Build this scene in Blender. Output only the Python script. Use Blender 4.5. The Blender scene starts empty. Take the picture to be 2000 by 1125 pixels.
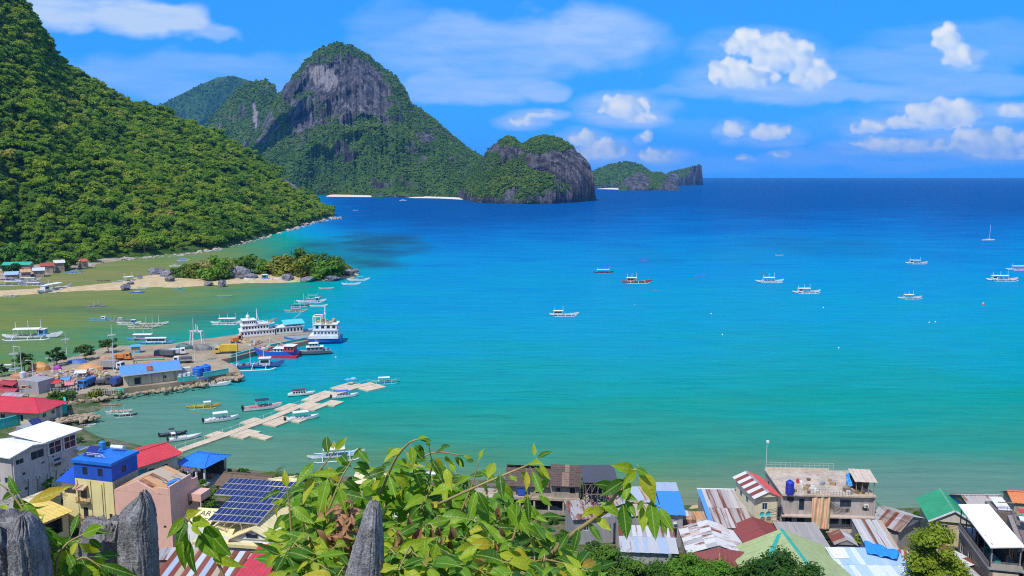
import bpy, math, random
import numpy as np
from mathutils import Vector, Matrix, Quaternion

SC = bpy.context.scene
COL = SC.collection
rad = math.radians

# ------------------------------------------------------------------ camera
CAM_Z = 70.0
FPX = 1570.0                      # focal length in photo pixels (2000 px wide)
PITCH = math.atan((562.5 - 343.0) / FPX)
cam_d = bpy.data.cameras.new('camera')
cam_d.sensor_width = 36.0
cam_d.lens = FPX / 2000.0 * 36.0
cam_d.clip_start = 0.05
cam_d.clip_end = 200000.0
cam = bpy.data.objects.new('camera', cam_d)
COL.objects.link(cam)
cam.location = (0, 0, CAM_Z)
cam.rotation_euler = (rad(90) - PITCH, 0, 0)
SC.camera = cam

# ------------------------------------------------------------------ light
SUN_EL, SUN_AZ = rad(57), rad(-152)          # azimuth from +Y towards +X: the sun stands behind and to the left
sun_dir = Vector((math.sin(SUN_AZ) * math.cos(SUN_EL), math.cos(SUN_AZ) * math.cos(SUN_EL), math.sin(SUN_EL)))
sd = bpy.data.lights.new('sun', 'SUN')
sd.energy = 4.7
sd.angle = rad(0.5)
sd.color = (1.0, 0.95, 0.87)
sun = bpy.data.objects.new('sun', sd)
COL.objects.link(sun)
sun.rotation_euler = (-sun_dir).to_track_quat('-Z', 'Y').to_euler()

W = bpy.data.worlds.new('World')
SC.world = W
W.use_nodes = True
wn = W.node_tree
for n in list(wn.nodes): wn.nodes.remove(n)
sky_t = wn.nodes.new('ShaderNodeTexSky')
sky_t.sky_type = 'NISHITA'
sky_t.sun_disc = False
sky_t.sun_elevation = SUN_EL
sky_t.sun_rotation = SUN_AZ
sky_t.altitude = 0
sky_t.air_density = 1.0
sky_t.dust_density = 0.2
sky_t.ozone_density = 3.0
# the physical sky drives the brightness; its tint is the deep tropical blue of the photograph
bwn = wn.nodes.new('ShaderNodeRGBToBW')
sc1 = wn.nodes.new('ShaderNodeMath'); sc1.operation = 'MULTIPLY'; sc1.inputs[1].default_value = 0.30
pw = wn.nodes.new('ShaderNodeMath'); pw.operation = 'POWER'; pw.inputs[1].default_value = 0.35
tr_ = wn.nodes.new('ShaderNodeValToRGB')
tr_.color_ramp.elements[0].position = 0.55; tr_.color_ramp.elements[0].color = (0.018, 0.155, 0.95, 1)
tr_.color_ramp.elements[1].position = 1.0; tr_.color_ramp.elements[1].color = (0.034, 0.320, 0.98, 1)
vm = wn.nodes.new('ShaderNodeVectorMath'); vm.operation = 'SCALE'
bgn = wn.nodes.new('ShaderNodeBackground')
bgn.inputs['Strength'].default_value = 0.115
sc2 = wn.nodes.new('ShaderNodeMath'); sc2.operation = 'MULTIPLY'; sc2.inputs[1].default_value = 9.6
wo = wn.nodes.new('ShaderNodeOutputWorld')
wn.links.new(sky_t.outputs[0], bwn.inputs[0])
wn.links.new(bwn.outputs[0], sc1.inputs[0])
wn.links.new(sc1.outputs[0], pw.inputs[0])
wn.links.new(pw.outputs[0], tr_.inputs[0])
wn.links.new(tr_.outputs[0], vm.inputs[0])
wn.links.new(pw.outputs[0], sc2.inputs[0])
wn.links.new(sc2.outputs[0], vm.inputs['Scale'])
wn.links.new(vm.outputs[0], bgn.inputs['Color'])
wn.links.new(bgn.outputs[0], wo.inputs['Surface'])

SC.view_settings.view_transform = 'Standard'
SC.view_settings.look = 'None'
SC.view_settings.exposure = 0.0
SC.view_settings.gamma = 1.0
SC.view_settings.use_curve_mapping = False
SC.render.engine = 'CYCLES'
SC.cycles.max_bounces = 6
SC.cycles.diffuse_bounces = 2
SC.cycles.glossy_bounces = 2
SC.cycles.transmission_bounces = 3
SC.cycles.transparent_max_bounces = 8
SC.cycles.volume_bounces = 0
SC.cycles.caustics_reflective = False
SC.cycles.caustics_refractive = False
SC.cycles.use_denoising = False
SC.cycles.filter_width = 1.1
SC.cycles.use_adaptive_sampling = True
SC.cycles.adaptive_threshold = 0.006
SC.cycles.sample_clamp_indirect = 4.0

# ------------------------------------------------------------------ rays
CP, SP = math.cos(PITCH), math.sin(PITCH)
def ray(px, py):
    """direction (not normalised, forward component about 1) of a photo pixel"""
    a = (px - 1000.0) / FPX
    b = (562.5 - py) / FPX
    return np.array([a, CP + b * SP, -SP + b * CP])
def on(px, py, z=0.0):
    """place on the level z that stands at a photo pixel"""
    d = ray(px, py)
    t = (z - CAM_Z) / d[2]
    return np.array([d[0] * t, d[1] * t, z])
def far(px, py, D):
    """place at forward distance D"""
    d = ray(px, py)
    t = D / d[1]
    return np.array([d[0] * t, D, CAM_Z + d[2] * t])
def mpp(px, py, z=0.0):
    """metres per photo pixel there"""
    return np.linalg.norm(on(px, py, z) - np.array([0, 0, CAM_Z])) / math.hypot(FPX, math.hypot(px - 1000, py - 562.5))
def pixel_of(x, y, z):
    yy = y * CP - (z - CAM_Z) * SP
    zz = y * SP + (z - CAM_Z) * CP
    yy = np.maximum(yy, 0.5)
    return 1000 + FPX * x / yy, 562.5 - FPX * zz / yy

# ------------------------------------------------------------------ noise
def _h(ix, iy, iz):
    n = (ix.astype(np.int64) * 374761393 + iy.astype(np.int64) * 668265263 + iz.astype(np.int64) * 2147483647 * 3) & 0xFFFFFFFF
    n = ((n ^ (n >> 13)) * 1274126177) & 0xFFFFFFFF
    n = ((n ^ (n >> 16)) * 2246822519) & 0xFFFFFFFF
    n = n ^ (n >> 15)
    return (n & 0xFFFFFF) / float(0xFFFFFF)
def vnoise(x, y, z=0.0):
    x, y, z = np.broadcast_arrays(np.asarray(x, float), np.asarray(y, float), np.asarray(z, float))
    ix, iy, iz = np.floor(x), np.floor(y), np.floor(z)
    fx, fy, fz = x - ix, y - iy, z - iz
    fx = fx * fx * (3 - 2 * fx); fy = fy * fy * (3 - 2 * fy); fz = fz * fz * (3 - 2 * fz)
    r = 0
    for a in (0, 1):
        for b in (0, 1):
            for c in (0, 1):
                w = (fx if a else 1 - fx) * (fy if b else 1 - fy) * (fz if c else 1 - fz)
                r = r + w * _h(ix + a, iy + b, iz + c)
    return r
def fbm(x, y, z=0.0, oct=4, gain=0.5):
    s, a, t = 0, 1.0, 0
    x, y, z = np.asarray(x, float), np.asarray(y, float), np.asarray(z, float)
    for i in range(oct):
        s = s + a * vnoise(x * 2 ** i + 17.3 * i, y * 2 ** i - 9.1 * i, z * 2 ** i + 5.7 * i)
        t += a; a *= gain
    return s / t
def sstep(a, b, x):
    t = np.clip((x - a) / (b - a), 0, 1)
    return t * t * (3 - 2 * t)

# ------------------------------------------------------------------ materials
MATS = {}
def new_mat(name):
    m = bpy.data.materials.new(name)
    m.use_nodes = True
    nt = m.node_tree
    for n in list(nt.nodes): nt.nodes.remove(n)
    out = nt.nodes.new('ShaderNodeOutputMaterial')
    return m, nt, out
def N(nt, t, **kw):
    n = nt.nodes.new(t)
    for k, v in kw.items():
        if k.startswith('i_'):
            n.inputs[k[2:].replace('_', ' ')].default_value = v
        else:
            setattr(n, k, v)
    return n
def L(nt, a, b): nt.links.new(a, b)
def rgba(c): return (c[0], c[1], c[2], 1)
def lin(r, g, b):
    f = lambda u: (u / 255 / 12.92) if u / 255 <= 0.04045 else ((u / 255 + 0.055) / 1.055) ** 2.4
    return (f(r), f(g), f(b))
def ramp(nt, stops, interp='LINEAR'):
    r = N(nt, 'ShaderNodeValToRGB')
    r.color_ramp.interpolation = interp
    e = r.color_ramp.elements
    while len(e) < len(stops): e.new(0.5)
    for i, (p, c) in enumerate(stops):
        e[i].position = p; e[i].color = rgba(c)
    return r
def mixc(nt, fac, a, b, mode='MIX'):
    m = N(nt, 'ShaderNodeMix', data_type='RGBA', blend_type=mode)
    for s, v in ((0, fac), (6, a), (7, b)):
        if hasattr(v, 'is_linked') or hasattr(v, 'links'):
            L(nt, v, m.inputs[s])
        else:
            m.inputs[s].default_value = v if s == 0 else rgba(v)
    return m.outputs[2]
def math_n(nt, op, a, b=None, clamp=False):
    m = N(nt, 'ShaderNodeMath', operation=op, use_clamp=clamp)
    for s, v in ((0, a), (1, b)):
        if v is None: continue
        if hasattr(v, 'links'): L(nt, v, m.inputs[s])
        else: m.inputs[s].default_value = v
    return m.outputs[0]

def M(c, rough=0.7, var=0.18, scale=0.8, metal=0.0, dirt=0.25, bump=0.0, spec=0.4):
    """painted or plain surface: base colour with blotches and streaks of weather"""
    key = ('plain', c, rough, var, scale, metal, dirt, bump)
    if key in MATS: return MATS[key]
    m, nt, out = new_mat('paint')
    p = N(nt, 'ShaderNodeBsdfPrincipled')
    p.inputs['Roughness'].default_value = rough
    p.inputs['Metallic'].default_value = metal
    p.inputs['Specular IOR Level'].default_value = spec
    tc = N(nt, 'ShaderNodeTexCoord')
    oi = N(nt, 'ShaderNodeObjectInfo')
    mp = N(nt, 'ShaderNodeMapping'); mp.inputs['Scale'].default_value = (1, 1, 0.35)
    L(nt, tc.outputs['Object'], mp.inputs['Vector'])
    n1 = N(nt, 'ShaderNodeTexNoise', noise_dimensions='4D'); n1.inputs['Scale'].default_value = scale; n1.inputs['Detail'].default_value = 5; n1.inputs['Roughness'].default_value = 0.65
    L(nt, mp.outputs[0], n1.inputs['Vector'])
    L(nt, math_n(nt, 'MULTIPLY', oi.outputs['Random'], 37.0), n1.inputs['W'])
    r1 = ramp(nt, [(0.3, tuple(x * (1 - var) for x in c)), (0.7, tuple(min(1, x * (1 + var * 0.6)) for x in c))])
    L(nt, n1.outputs['Fac'], r1.inputs[0])
    col = r1.outputs[0]
    if dirt > 0:
        n2 = N(nt, 'ShaderNodeTexNoise', noise_dimensions='4D'); n2.inputs['Scale'].default_value = scale * 2.7; n2.inputs['Detail'].default_value = 6; n2.inputs['Roughness'].default_value = 0.7
        mp2 = N(nt, 'ShaderNodeMapping'); mp2.inputs['Scale'].default_value = (1.3, 1.3, 0.16)
        L(nt, tc.outputs['Object'], mp2.inputs['Vector']); L(nt, mp2.outputs[0], n2.inputs['Vector'])
        L(nt, math_n(nt, 'MULTIPLY', oi.outputs['Random'], 91.0), n2.inputs['W'])
        r2 = ramp(nt, [(0.46, (0, 0, 0)), (0.70, (min(1, dirt * 1.5),) * 3)])
        L(nt, n2.outputs['Fac'], r2.inputs[0])
        g = (c[0] * .35 + .05, c[1] * .33 + .043, c[2] * .3 + .034)
        col = mixc(nt, r2.outputs[0], col, g)
    L(nt, col, p.inputs['Base Color'])
    if bump > 0:
        b = N(nt, 'ShaderNodeBump'); b.inputs['Strength'].default_value = bump; b.inputs['Distance'].default_value = 0.1
        L(nt, n1.outputs['Fac'], b.inputs['Height']); L(nt, b.outputs[0], p.inputs['Normal'])
    L(nt, p.outputs[0], out.inputs[0])
    MATS[key] = m
    return m

def rust(c, amount=0.5, rustc=(0.16, 0.05, 0.025), rough=0.6):
    """corrugated metal sheet, painted or bare, with rust running down the sheet (local y = along the slope)"""
    key = ('rust', c, amount, rustc)
    if key in MATS: return MATS[key]
    m, nt, out = new_mat('corrugated_metal')
    p = N(nt, 'ShaderNodeBsdfPrincipled'); p.inputs['Roughness'].default_value = rough; p.inputs['Specular IOR Level'].default_value = 0.3
    tc = N(nt, 'ShaderNodeTexCoord'); oi = N(nt, 'ShaderNodeObjectInfo')
    mp = N(nt, 'ShaderNodeMapping'); mp.inputs['Scale'].default_value = (1.6, 0.35, 0.35)
    L(nt, tc.outputs['Object'], mp.inputs['Vector'])
    n1 = N(nt, 'ShaderNodeTexNoise', noise_dimensions='4D'); n1.inputs['Scale'].default_value = 1.0; n1.inputs['Detail'].default_value = 6; n1.inputs['Roughness'].default_value = 0.7
    L(nt, mp.outputs[0], n1.inputs['Vector'])
    L(nt, math_n(nt, 'MULTIPLY', oi.outputs['Random'], 53.0), n1.inputs['W'])
    off = math_n(nt, 'ADD', n1.outputs['Fac'], math_n(nt, 'MULTIPLY', math_n(nt, 'SUBTRACT', oi.outputs['Random'], 0.5), 0.22))
    t = 0.72 - 0.34 * amount
    r1 = ramp(nt, [(t - 0.03, (0, 0, 0)), (t + 0.06, (1, 1, 1))])
    L(nt, off, r1.inputs[0])
    n2 = N(nt, 'ShaderNodeTexNoise'); n2.inputs['Scale'].default_value = 3.0; n2.inputs['Detail'].default_value = 4
    L(nt, tc.outputs['Object'], n2.inputs['Vector'])
    clean = mixc(nt, n2.outputs['Fac'], tuple(x * .8 for x in c), tuple(min(1, x * 1.15) for x in c))
    rs = mixc(nt, n2.outputs['Fac'], tuple(x * .6 for x in rustc), tuple(x * 1.7 for x in rustc))
    L(nt, mixc(nt, r1.outputs[0], clean, rs), p.inputs['Base Color'])
    L(nt, p.outputs[0], out.inputs[0])
    MATS[key] = m
    return m

def glass():
    if 'glass' in MATS: return MATS['glass']
    m, nt, out = new_mat('window_glass')
    p = N(nt, 'ShaderNodeBsdfPrincipled'); p.inputs['Base Color'].default_value = (0.022, 0.035, 0.05, 1); p.inputs['Roughness'].default_value = 0.22; p.inputs['Specular IOR Level'].default_value = 0.3
    L(nt, p.outputs[0], out.inputs[0]); MATS['glass'] = m
    return m

def leafmat(name, stops, trans=0.25, rough=0.6, noise=0.0, patch=0.0):
    """foliage: hue differs from plant to plant (object random) and from clump to clump"""
    if name in MATS: return MATS[name]
    m, nt, out = new_mat(name)
    oi = N(nt, 'ShaderNodeObjectInfo'); tc = N(nt, 'ShaderNodeTexCoord')
    f = oi.outputs['Random']
    if noise:
        n1 = N(nt, 'ShaderNodeTexNoise'); n1.inputs['Scale'].default_value = noise; n1.inputs['Detail'].default_value = 3
        L(nt, tc.outputs['Object'], n1.inputs['Vector'])
        a = math_n(nt, 'MULTIPLY', math_n(nt, 'SUBTRACT', n1.outputs['Fac'], 0.5), 1.3)
        f = math_n(nt, 'ADD', math_n(nt, 'MULTIPLY', f, 0.75), math_n(nt, 'ADD', a, 0.12), clamp=True)
    if patch:                       # neighbouring trees are often of one kind
        n3 = N(nt, 'ShaderNodeTexNoise'); n3.inputs['Scale'].default_value = patch; n3.inputs['Detail'].default_value = 4; n3.inputs['Roughness'].default_value = 0.65
        L(nt, oi.outputs['Location'], n3.inputs['Vector'])
        f = math_n(nt, 'ADD', math_n(nt, 'MULTIPLY', f, 0.62), math_n(nt, 'MULTIPLY', math_n(nt, 'SUBTRACT', n3.outputs['Fac'], 0.34), 1.25), clamp=True)
    r = ramp(nt, stops); L(nt, f, r.inputs[0])
    p = N(nt, 'ShaderNodeBsdfPrincipled'); p.inputs['Roughness'].default_value = rough; p.inputs['Specular IOR Level'].default_value = 0.25
    L(nt, r.outputs[0], p.inputs['Base Color'])
    t = N(nt, 'ShaderNodeBsdfTranslucent')
    L(nt, mixc(nt, 1.0, r.outputs[0], (1.3, 1.5, 0.5), 'MULTIPLY'), t.inputs['Color'])
    mx = N(nt, 'ShaderNodeMixShader'); mx.inputs[0].default_value = trans
    L(nt, p.outputs[0], mx.inputs[1]); L(nt, t.outputs[0], mx.inputs[2]); L(nt, mx.outputs[0], out.inputs[0])
    MATS[name] = m
    return m

# ------------------------------------------------------------------ mesh building
class MB:
    def __init__(s): s.v, s.f, s.mi, s.mats = [], [], [], []
    def slot(s, m):
        if m not in s.mats: s.mats.append(m)
        return s.mats.index(m)
    def add(s, vs, fs, m):
        o = len(s.v); k = s.slot(m)
        s.v.extend([tuple(map(float, q)) for q in vs])
        for f in fs:
            s.f.append(tuple(o + i for i in f)); s.mi.append(k)
        return s
    def box(s, x0, x1, y0, y1, z0, z1, m):
        v = [(x0, y0, z0), (x1, y0, z0), (x1, y1, z0), (x0, y1, z0), (x0, y0, z1), (x1, y0, z1), (x1, y1, z1), (x0, y1, z1)]
        return s.add(v, [(0, 3, 2, 1), (4, 5, 6, 7), (0, 1, 5, 4), (1, 2, 6, 5), (2, 3, 7, 6), (3, 0, 4, 7)], m)
    def obox(s, c, d, rz, m, tilt=0.0):
        q = Matrix.Rotation(rz, 3, 'Z') @ Matrix.Rotation(tilt, 3, 'X')
        v = []
        for z in (-.5, .5):
            for x, y in ((-.5, -.5), (.5, -.5), (.5, .5), (-.5, .5)):
                w = q @ Vector((x * d[0], y * d[1], z * d[2])); v.append((c[0] + w.x, c[1] + w.y, c[2] + w.z))
        return s.add(v, [(0, 3, 2, 1), (4, 5, 6, 7), (0, 1, 5, 4), (1, 2, 6, 5), (2, 3, 7, 6), (3, 0, 4, 7)], m)
    def bar(s, a, b, r, m, n=5, r2=None):
        a, b = Vector(a), Vector(b); r2 = r if r2 is None else r2
        d = (b - a).normalized(); u = d.orthogonal().normalized(); w = d.cross(u)
        v = []
        for p, q in ((a, r), (b, r2)):
            for i in range(n):
                t = 2 * math.pi * i / n
                v.append(p + (u * math.cos(t) + w * math.sin(t)) * q)
        fs = [(i, (i + 1) % n, n + (i + 1) % n, n + i) for i in range(n)]
        fs += [tuple(range(n - 1, -1, -1)), tuple(range(n, 2 * n))]
        return s.add(v, fs, m)
    def tube(s, pts, r, m, n=5, taper=1.0):
        pts = [Vector(p) for p in pts]; k = len(pts); v = []; u = None
        for i, p in enumerate(pts):
            d = (pts[min(i + 1, k - 1)] - pts[max(i - 1, 0)]).normalized()
            u = d.orthogonal().normalized() if u is None else (u - d * u.dot(d)).normalized()
            w = d.cross(u); q = r * (1 + (taper - 1) * i / max(1, k - 1))
            for j in range(n):
                t = 2 * math.pi * j / n
                v.append(p + (u * math.cos(t) + w * math.sin(t)) * q)
        fs = []
        for i in range(k - 1):
            for j in range(n):
                fs.append((i * n + j, i * n + (j + 1) % n, (i + 1) * n + (j + 1) % n, (i + 1) * n + j))
        fs += [tuple(range(n - 1, -1, -1)), tuple(range((k - 1) * n, k * n))]
        return s.add(v, fs, m)
    def prism(s, poly, z0, z1, m, mtop=None):
        n = len(poly)
        v = [(p[0], p[1], z0) for p in poly] + [(p[0], p[1], z1) for p in poly]
        s.add(v, [(i, (i + 1) % n, n + (i + 1) % n, n + i) for i in range(n)] + [tuple(range(n - 1, -1, -1))], m)
        return s.add([(p[0], p[1], z1) for p in poly], [tuple(range(n))], mtop or m)
    def slab(s, a, b, c, d, t, m):
        """four corner plate of thickness t below its top face"""
        a, b, c, d = map(Vector, (a, b, c, d)); nn = (b - a).cross(d - a).normalized() * t
        v = [a, b, c, d, a - nn, b - nn, c - nn, d - nn]
        return s.add(v, [(0, 1, 2, 3), (7, 6, 5, 4), (0, 4, 5, 1), (1, 5, 6, 2), (2, 6, 7, 3), (3, 7, 4, 0)], m)
    def lathe(s, prof, c, m, n=10):
        v = []
        for r, z in prof:
            for j in range(n):
                t = 2 * math.pi * j / n; v.append((c[0] + r * math.cos(t), c[1] + r * math.sin(t), c[2] + z))
        k = len(prof); fs = []
        for i in range(k - 1):
            for j in range(n):
                fs.append((i * n + j, i * n + (j + 1) % n, (i + 1) * n + (j + 1) % n, (i + 1) * n + j))
        fs += [tuple(range(n - 1, -1, -1)), tuple(range((k - 1) * n, k * n))]
        return s.add(v, fs, m)
    def mesh(s, name, smooth=False):
        me = bpy.data.meshes.new(name)
        me.from_pydata(s.v, [], s.f)
        for m in s.mats: me.materials.append(m)
        me.polygons.foreach_set('material_index', s.mi)
        if smooth: me.polygons.foreach_set('use_smooth', [True] * len(s.f))
        me.update()
        return me
    def build(s, name, parent=None, smooth=False, label=None):
        o = bpy.data.objects.new(name, s.mesh(name, smooth))
        COL.objects.link(o)
        if parent is not None: o.parent = parent
        if label: o['label'] = label
        return o

def np_mesh(name, verts, faces, mats, smooth=True, attrs=None, kind=None, matidx=None):
    me = bpy.data.meshes.new(name)
    verts = np.asarray(verts, np.float32); faces = np.asarray(faces, np.int32)
    k = faces.shape[1]
    me.vertices.add(len(verts)); me.vertices.foreach_set('co', verts.ravel())
    me.loops.add(faces.size); me.loops.foreach_set('vertex_index', faces.ravel())
    me.polygons.add(len(faces)); me.polygons.foreach_set('loop_start', np.arange(0, faces.size, k, dtype=np.int32))
    me.polygons.foreach_set('loop_total', np.full(len(faces), k, np.int32))
    me.polygons.foreach_set('use_smooth', np.full(len(faces), smooth))
    for m in mats: me.materials.append(m)
    if matidx is not None: me.polygons.foreach_set('material_index', np.asarray(matidx, np.int32))
    for an, av in (attrs or {}).items():
        a = me.attributes.new(an, 'FLOAT', 'POINT'); a.data.foreach_set('value', np.asarray(av, np.float32).ravel())
    me.update(calc_edges=True)
    o = bpy.data.objects.new(name, me); COL.objects.link(o)
    if kind: o['kind'] = kind
    return o
def grid_faces(nu, nv):
    i = np.arange(nu - 1)[:, None]; j = np.arange(nv - 1)[None, :]
    a = (i * nv + j).ravel()
    return np.stack([a, a + nv, a + nv + 1, a + 1], 1)

def tag(o, label, cat, group=None):
    o['label'] = label; o['category'] = cat
    if group: o['group'] = group
    return o
def thing(name, label, cat, loc=(0, 0, 0), rz=0.0, group=None):
    o = bpy.data.objects.new(name, None); COL.objects.link(o)
    o.empty_display_size = 0.3
    o.location = tuple(map(float, loc)); o.rotation_euler = (0, 0, rz)
    return tag(o, label, cat, group)
def copy_tree(o, parent=None, loc=None, rz=None, label=None, scale=None, group=None):
    c = o.copy(); COL.objects.link(c)
    if parent is not None: c.parent = parent
    if loc is not None: c.location = tuple(map(float, loc))
    if rz is not None: c.rotation_euler = (0, 0, rz)
    if scale is not None: c.scale = (scale, scale, scale)
    if label: c['label'] = label
    if group: c['group'] = group
    for ch in list(o.children): copy_tree(ch, c)
    return c
# ================================================================== THE SETTING
rng = np.random.default_rng(7)
random.seed(7)
FAR = 26000.0

# ------------------------------------------------------------------ sea: colour follows the depth of the bed
sea_pts = np.array([
 (430,915,.10),(700,930,.17),(1000,930,.2),(1380,972,.05),(1380,940,.17),(1750,960,.16),(1900,945,.21),(2000,940,.22),(1750,985,.05),(1400,990,.0),(1300,985,.04),
 (600,880,.22),(1000,880,.3),(1500,880,.3),(2000,880,.30),(800,900,.22),(1250,905,.25),(1700,920,.25),
 (750,800,.40),(1000,800,.42),(1500,800,.43),(2000,800,.38),(750,700,.55),(1000,700,.53),(1500,700,.51),(2000,700,.50),
 (720,620,.62),(1000,620,.62),(1500,620,.60),(2000,600,.61),(750,545,.66),(1000,540,.68),(1500,540,.68),(2000,520,.72),
 (750,450,.82),(1000,460,.81),(1250,460,.80),(1500,455,.80),(1750,450,.82),(2000,450,.82),(700,410,.92),(1000,415,.97),(1500,410,.94),(2000,400,.97),
 (1250,375,.98),(1600,375,1),(2000,365,1),(1000,405,1),(800,395,1),(2300,500,.75),(2300,800,.35),
 (50,610,.12),(200,590,.12),(350,590,.15),(450,600,.24),(540,600,.42),(560,570,.33),(630,565,.5),(100,680,.17),(300,640,.23),(400,640,.34),(450,655,.48),(0,700,.16),
 (150,535,.08),(300,520,.10),(420,500,.14),(500,490,.2),(560,475,.35),(600,455,.66),(660,430,.85),(720,510,.6),(-200,600,.1),
 (300,800,.30),(250,790,.25),(200,850,.2),(400,780,.37),(520,760,.50),(450,900,.17),(560,860,.25),(620,820,.35),(500,720,.55),(620,740,.55),(170,860,.15),(240,830,.24)], float)
_q = np.stack([sea_pts[:, 0] / 1.5, sea_pts[:, 1] * 1.6], 1)
def _ker(p): return np.sqrt(((p[:, None, :] - _q[None]) ** 2).sum(-1) + 400.0)
_n = len(_q)
_A = np.zeros((_n + 1, _n + 1)); _A[:_n, :_n] = _ker(_q) - 6.0 * np.eye(_n); _A[_n, :_n] = 1; _A[:_n, _n] = 1
_w = np.linalg.solve(_A, np.concatenate([sea_pts[:, 2], [0]]))
def sea_value(px, py):
    sh = px.shape
    p = np.stack([np.clip(px, -300, 2300).ravel() / 1.5, np.clip(py, 344, 1000).ravel() * 1.6], 1)
    r = np.empty(len(p))
    for i in range(0, len(p), 20000): r[i:i + 20000] = _ker(p[i:i + 20000]) @ _w[:_n] + _w[_n]
    return np.clip(r.reshape(sh), 0, 1)
def axis(lo, hi, step, far_lo, far_hi, k=1.13):
    a = list(np.arange(lo, hi, step)); s = step
    x = a[-1]
    while x < far_hi: s *= k; x += s; a.append(min(x, far_hi))
    s = step; x = a[0]; b = []
    while x > far_lo: s *= k; x -= s; b.append(max(x, far_lo))
    return np.array(b[::-1] + a)
sx = axis(-560, 420, 5.0, -FAR, FAR); sy = axis(120, 800, 4.0, -4000, FAR, 1.06)
SX, SY = np.meshgrid(sx, sy, indexing='ij')
spx, spy = pixel_of(SX, SY, 0.0)
sval = sea_value(spx, spy)
sval = sval + (fbm(SX / 60, SY / 45, 1.0, 4) - .5) * 0.10 * np.clip(sval * 3, 0, 1)
def blob(px, py, cx, cy, rx, ry): return np.clip(1 - ((px - cx) / rx) ** 2 - ((py - cy) / ry) ** 2, 0, 1)
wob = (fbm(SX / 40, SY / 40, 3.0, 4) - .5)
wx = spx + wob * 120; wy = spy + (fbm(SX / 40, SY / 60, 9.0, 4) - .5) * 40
reef_and_shade = np.maximum.reduce([blob(wx, wy, 745, 478, 100, 30), .8 * blob(wx, wy, 620, 492, 110, 26), .9 * blob(wx, wy, 700, 505, 90, 18),
                          .26 * blob(wx, wy, 1590, 482, 190, 30), .16 * blob(wx, wy, 1330, 500, 220, 20), .35 * blob(wx, wy, 220, 607, 260, 10), .4 * blob(wx, wy, 420, 612, 160, 12)])  # the two open-bay patches put cloud shadow into the water colour
reef_and_shade = np.clip(reef_and_shade * (0.55 + 0.9 * fbm(SX / 25, SY / 25, 5.0, 3)), 0, 1)
silt = np.maximum.reduce([.75 * blob(spx, spy, 250, 815, 290, 95), .55 * blob(spx, spy, 430, 900, 330, 80), .35 * blob(spx, spy, 900, 945, 420, 45), .85 * blob(spx, spy, 1750, 955, 560, 75)]) ** .8
m_sea, nt, out = new_mat('sea_water')
at = N(nt, 'ShaderNodeAttribute', attribute_name='depth'); ar = N(nt, 'ShaderNodeAttribute', attribute_name='reef_and_shade')
geo = N(nt, 'ShaderNodeNewGeometry')
mp = N(nt, 'ShaderNodeMapping'); mp.inputs['Scale'].default_value = (0.012, 0.05, 1)
L(nt, geo.outputs['Position'], mp.inputs['Vector'])
ns = N(nt, 'ShaderNodeTexNoise'); ns.inputs['Scale'].default_value = 1.0; ns.inputs['Detail'].default_value = 6; ns.inputs['Roughness'].default_value = 0.6
L(nt, mp.outputs[0], ns.inputs['Vector'])
dv = math_n(nt, 'ADD', at.outputs['Fac'], math_n(nt, 'MULTIPLY', math_n(nt, 'SUBTRACT', ns.outputs['Fac'], 0.5), 0.20))
rs = ramp(nt, [(0.0, (0.32, 0.26, 0.15)), (0.05, (0.21, 0.195, 0.075)), (0.12, (0.140, 0.190, 0.052)), (0.20, (0.070, 0.190, 0.080)), (0.30, (0.022, 0.215, 0.140)),
               (0.42, (0.0005, 0.242, 0.195)), (0.53, (0.0003, 0.248, 0.300)), (0.62, (0.0003, 0.238, 0.375)), (0.72, (0.0003, 0.200, 0.405)), (0.83, (0.0003, 0.122, 0.345)), (0.93, (0.001, 0.070, 0.24)), (1.0, (0.001, 0.066, 0.225))])
L(nt, dv, rs.inputs[0])
asl = N(nt, 'ShaderNodeAttribute', attribute_name='silt')
colr = mixc(nt, asl.outputs['Fac'], rs.outputs[0], (0.105, 0.205, 0.155))
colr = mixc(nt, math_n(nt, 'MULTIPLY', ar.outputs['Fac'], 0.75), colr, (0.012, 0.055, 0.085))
sm = N(nt, 'ShaderNodeMapping'); sm.inputs['Scale'].default_value = (0.045, 0.34, 1); L(nt, geo.outputs['Position'], sm.inputs['Vector'])
sn = N(nt, 'ShaderNodeTexNoise'); sn.inputs['Scale'].default_value = 1.0; sn.inputs['Detail'].default_value = 5; sn.inputs['Roughness'].default_value = 0.7; L(nt, sm.outputs[0], sn.inputs['Vector'])
sr_ = ramp(nt, [(.32, (.80, .84, .86)), (.5, (.98, .98, .98)), (.7, (1.16, 1.12, 1.10))]); L(nt, sn.outputs['Fac'], sr_.inputs[0])
colr = mixc(nt, 1.0, colr, sr_.outputs[0], 'MULTIPLY')
df = N(nt, 'ShaderNodeBsdfDiffuse'); L(nt, colr, df.inputs['Color'])
gl = N(nt, 'ShaderNodeBsdfGlossy'); gl.inputs['Roughness'].default_value = 0.12
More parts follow.
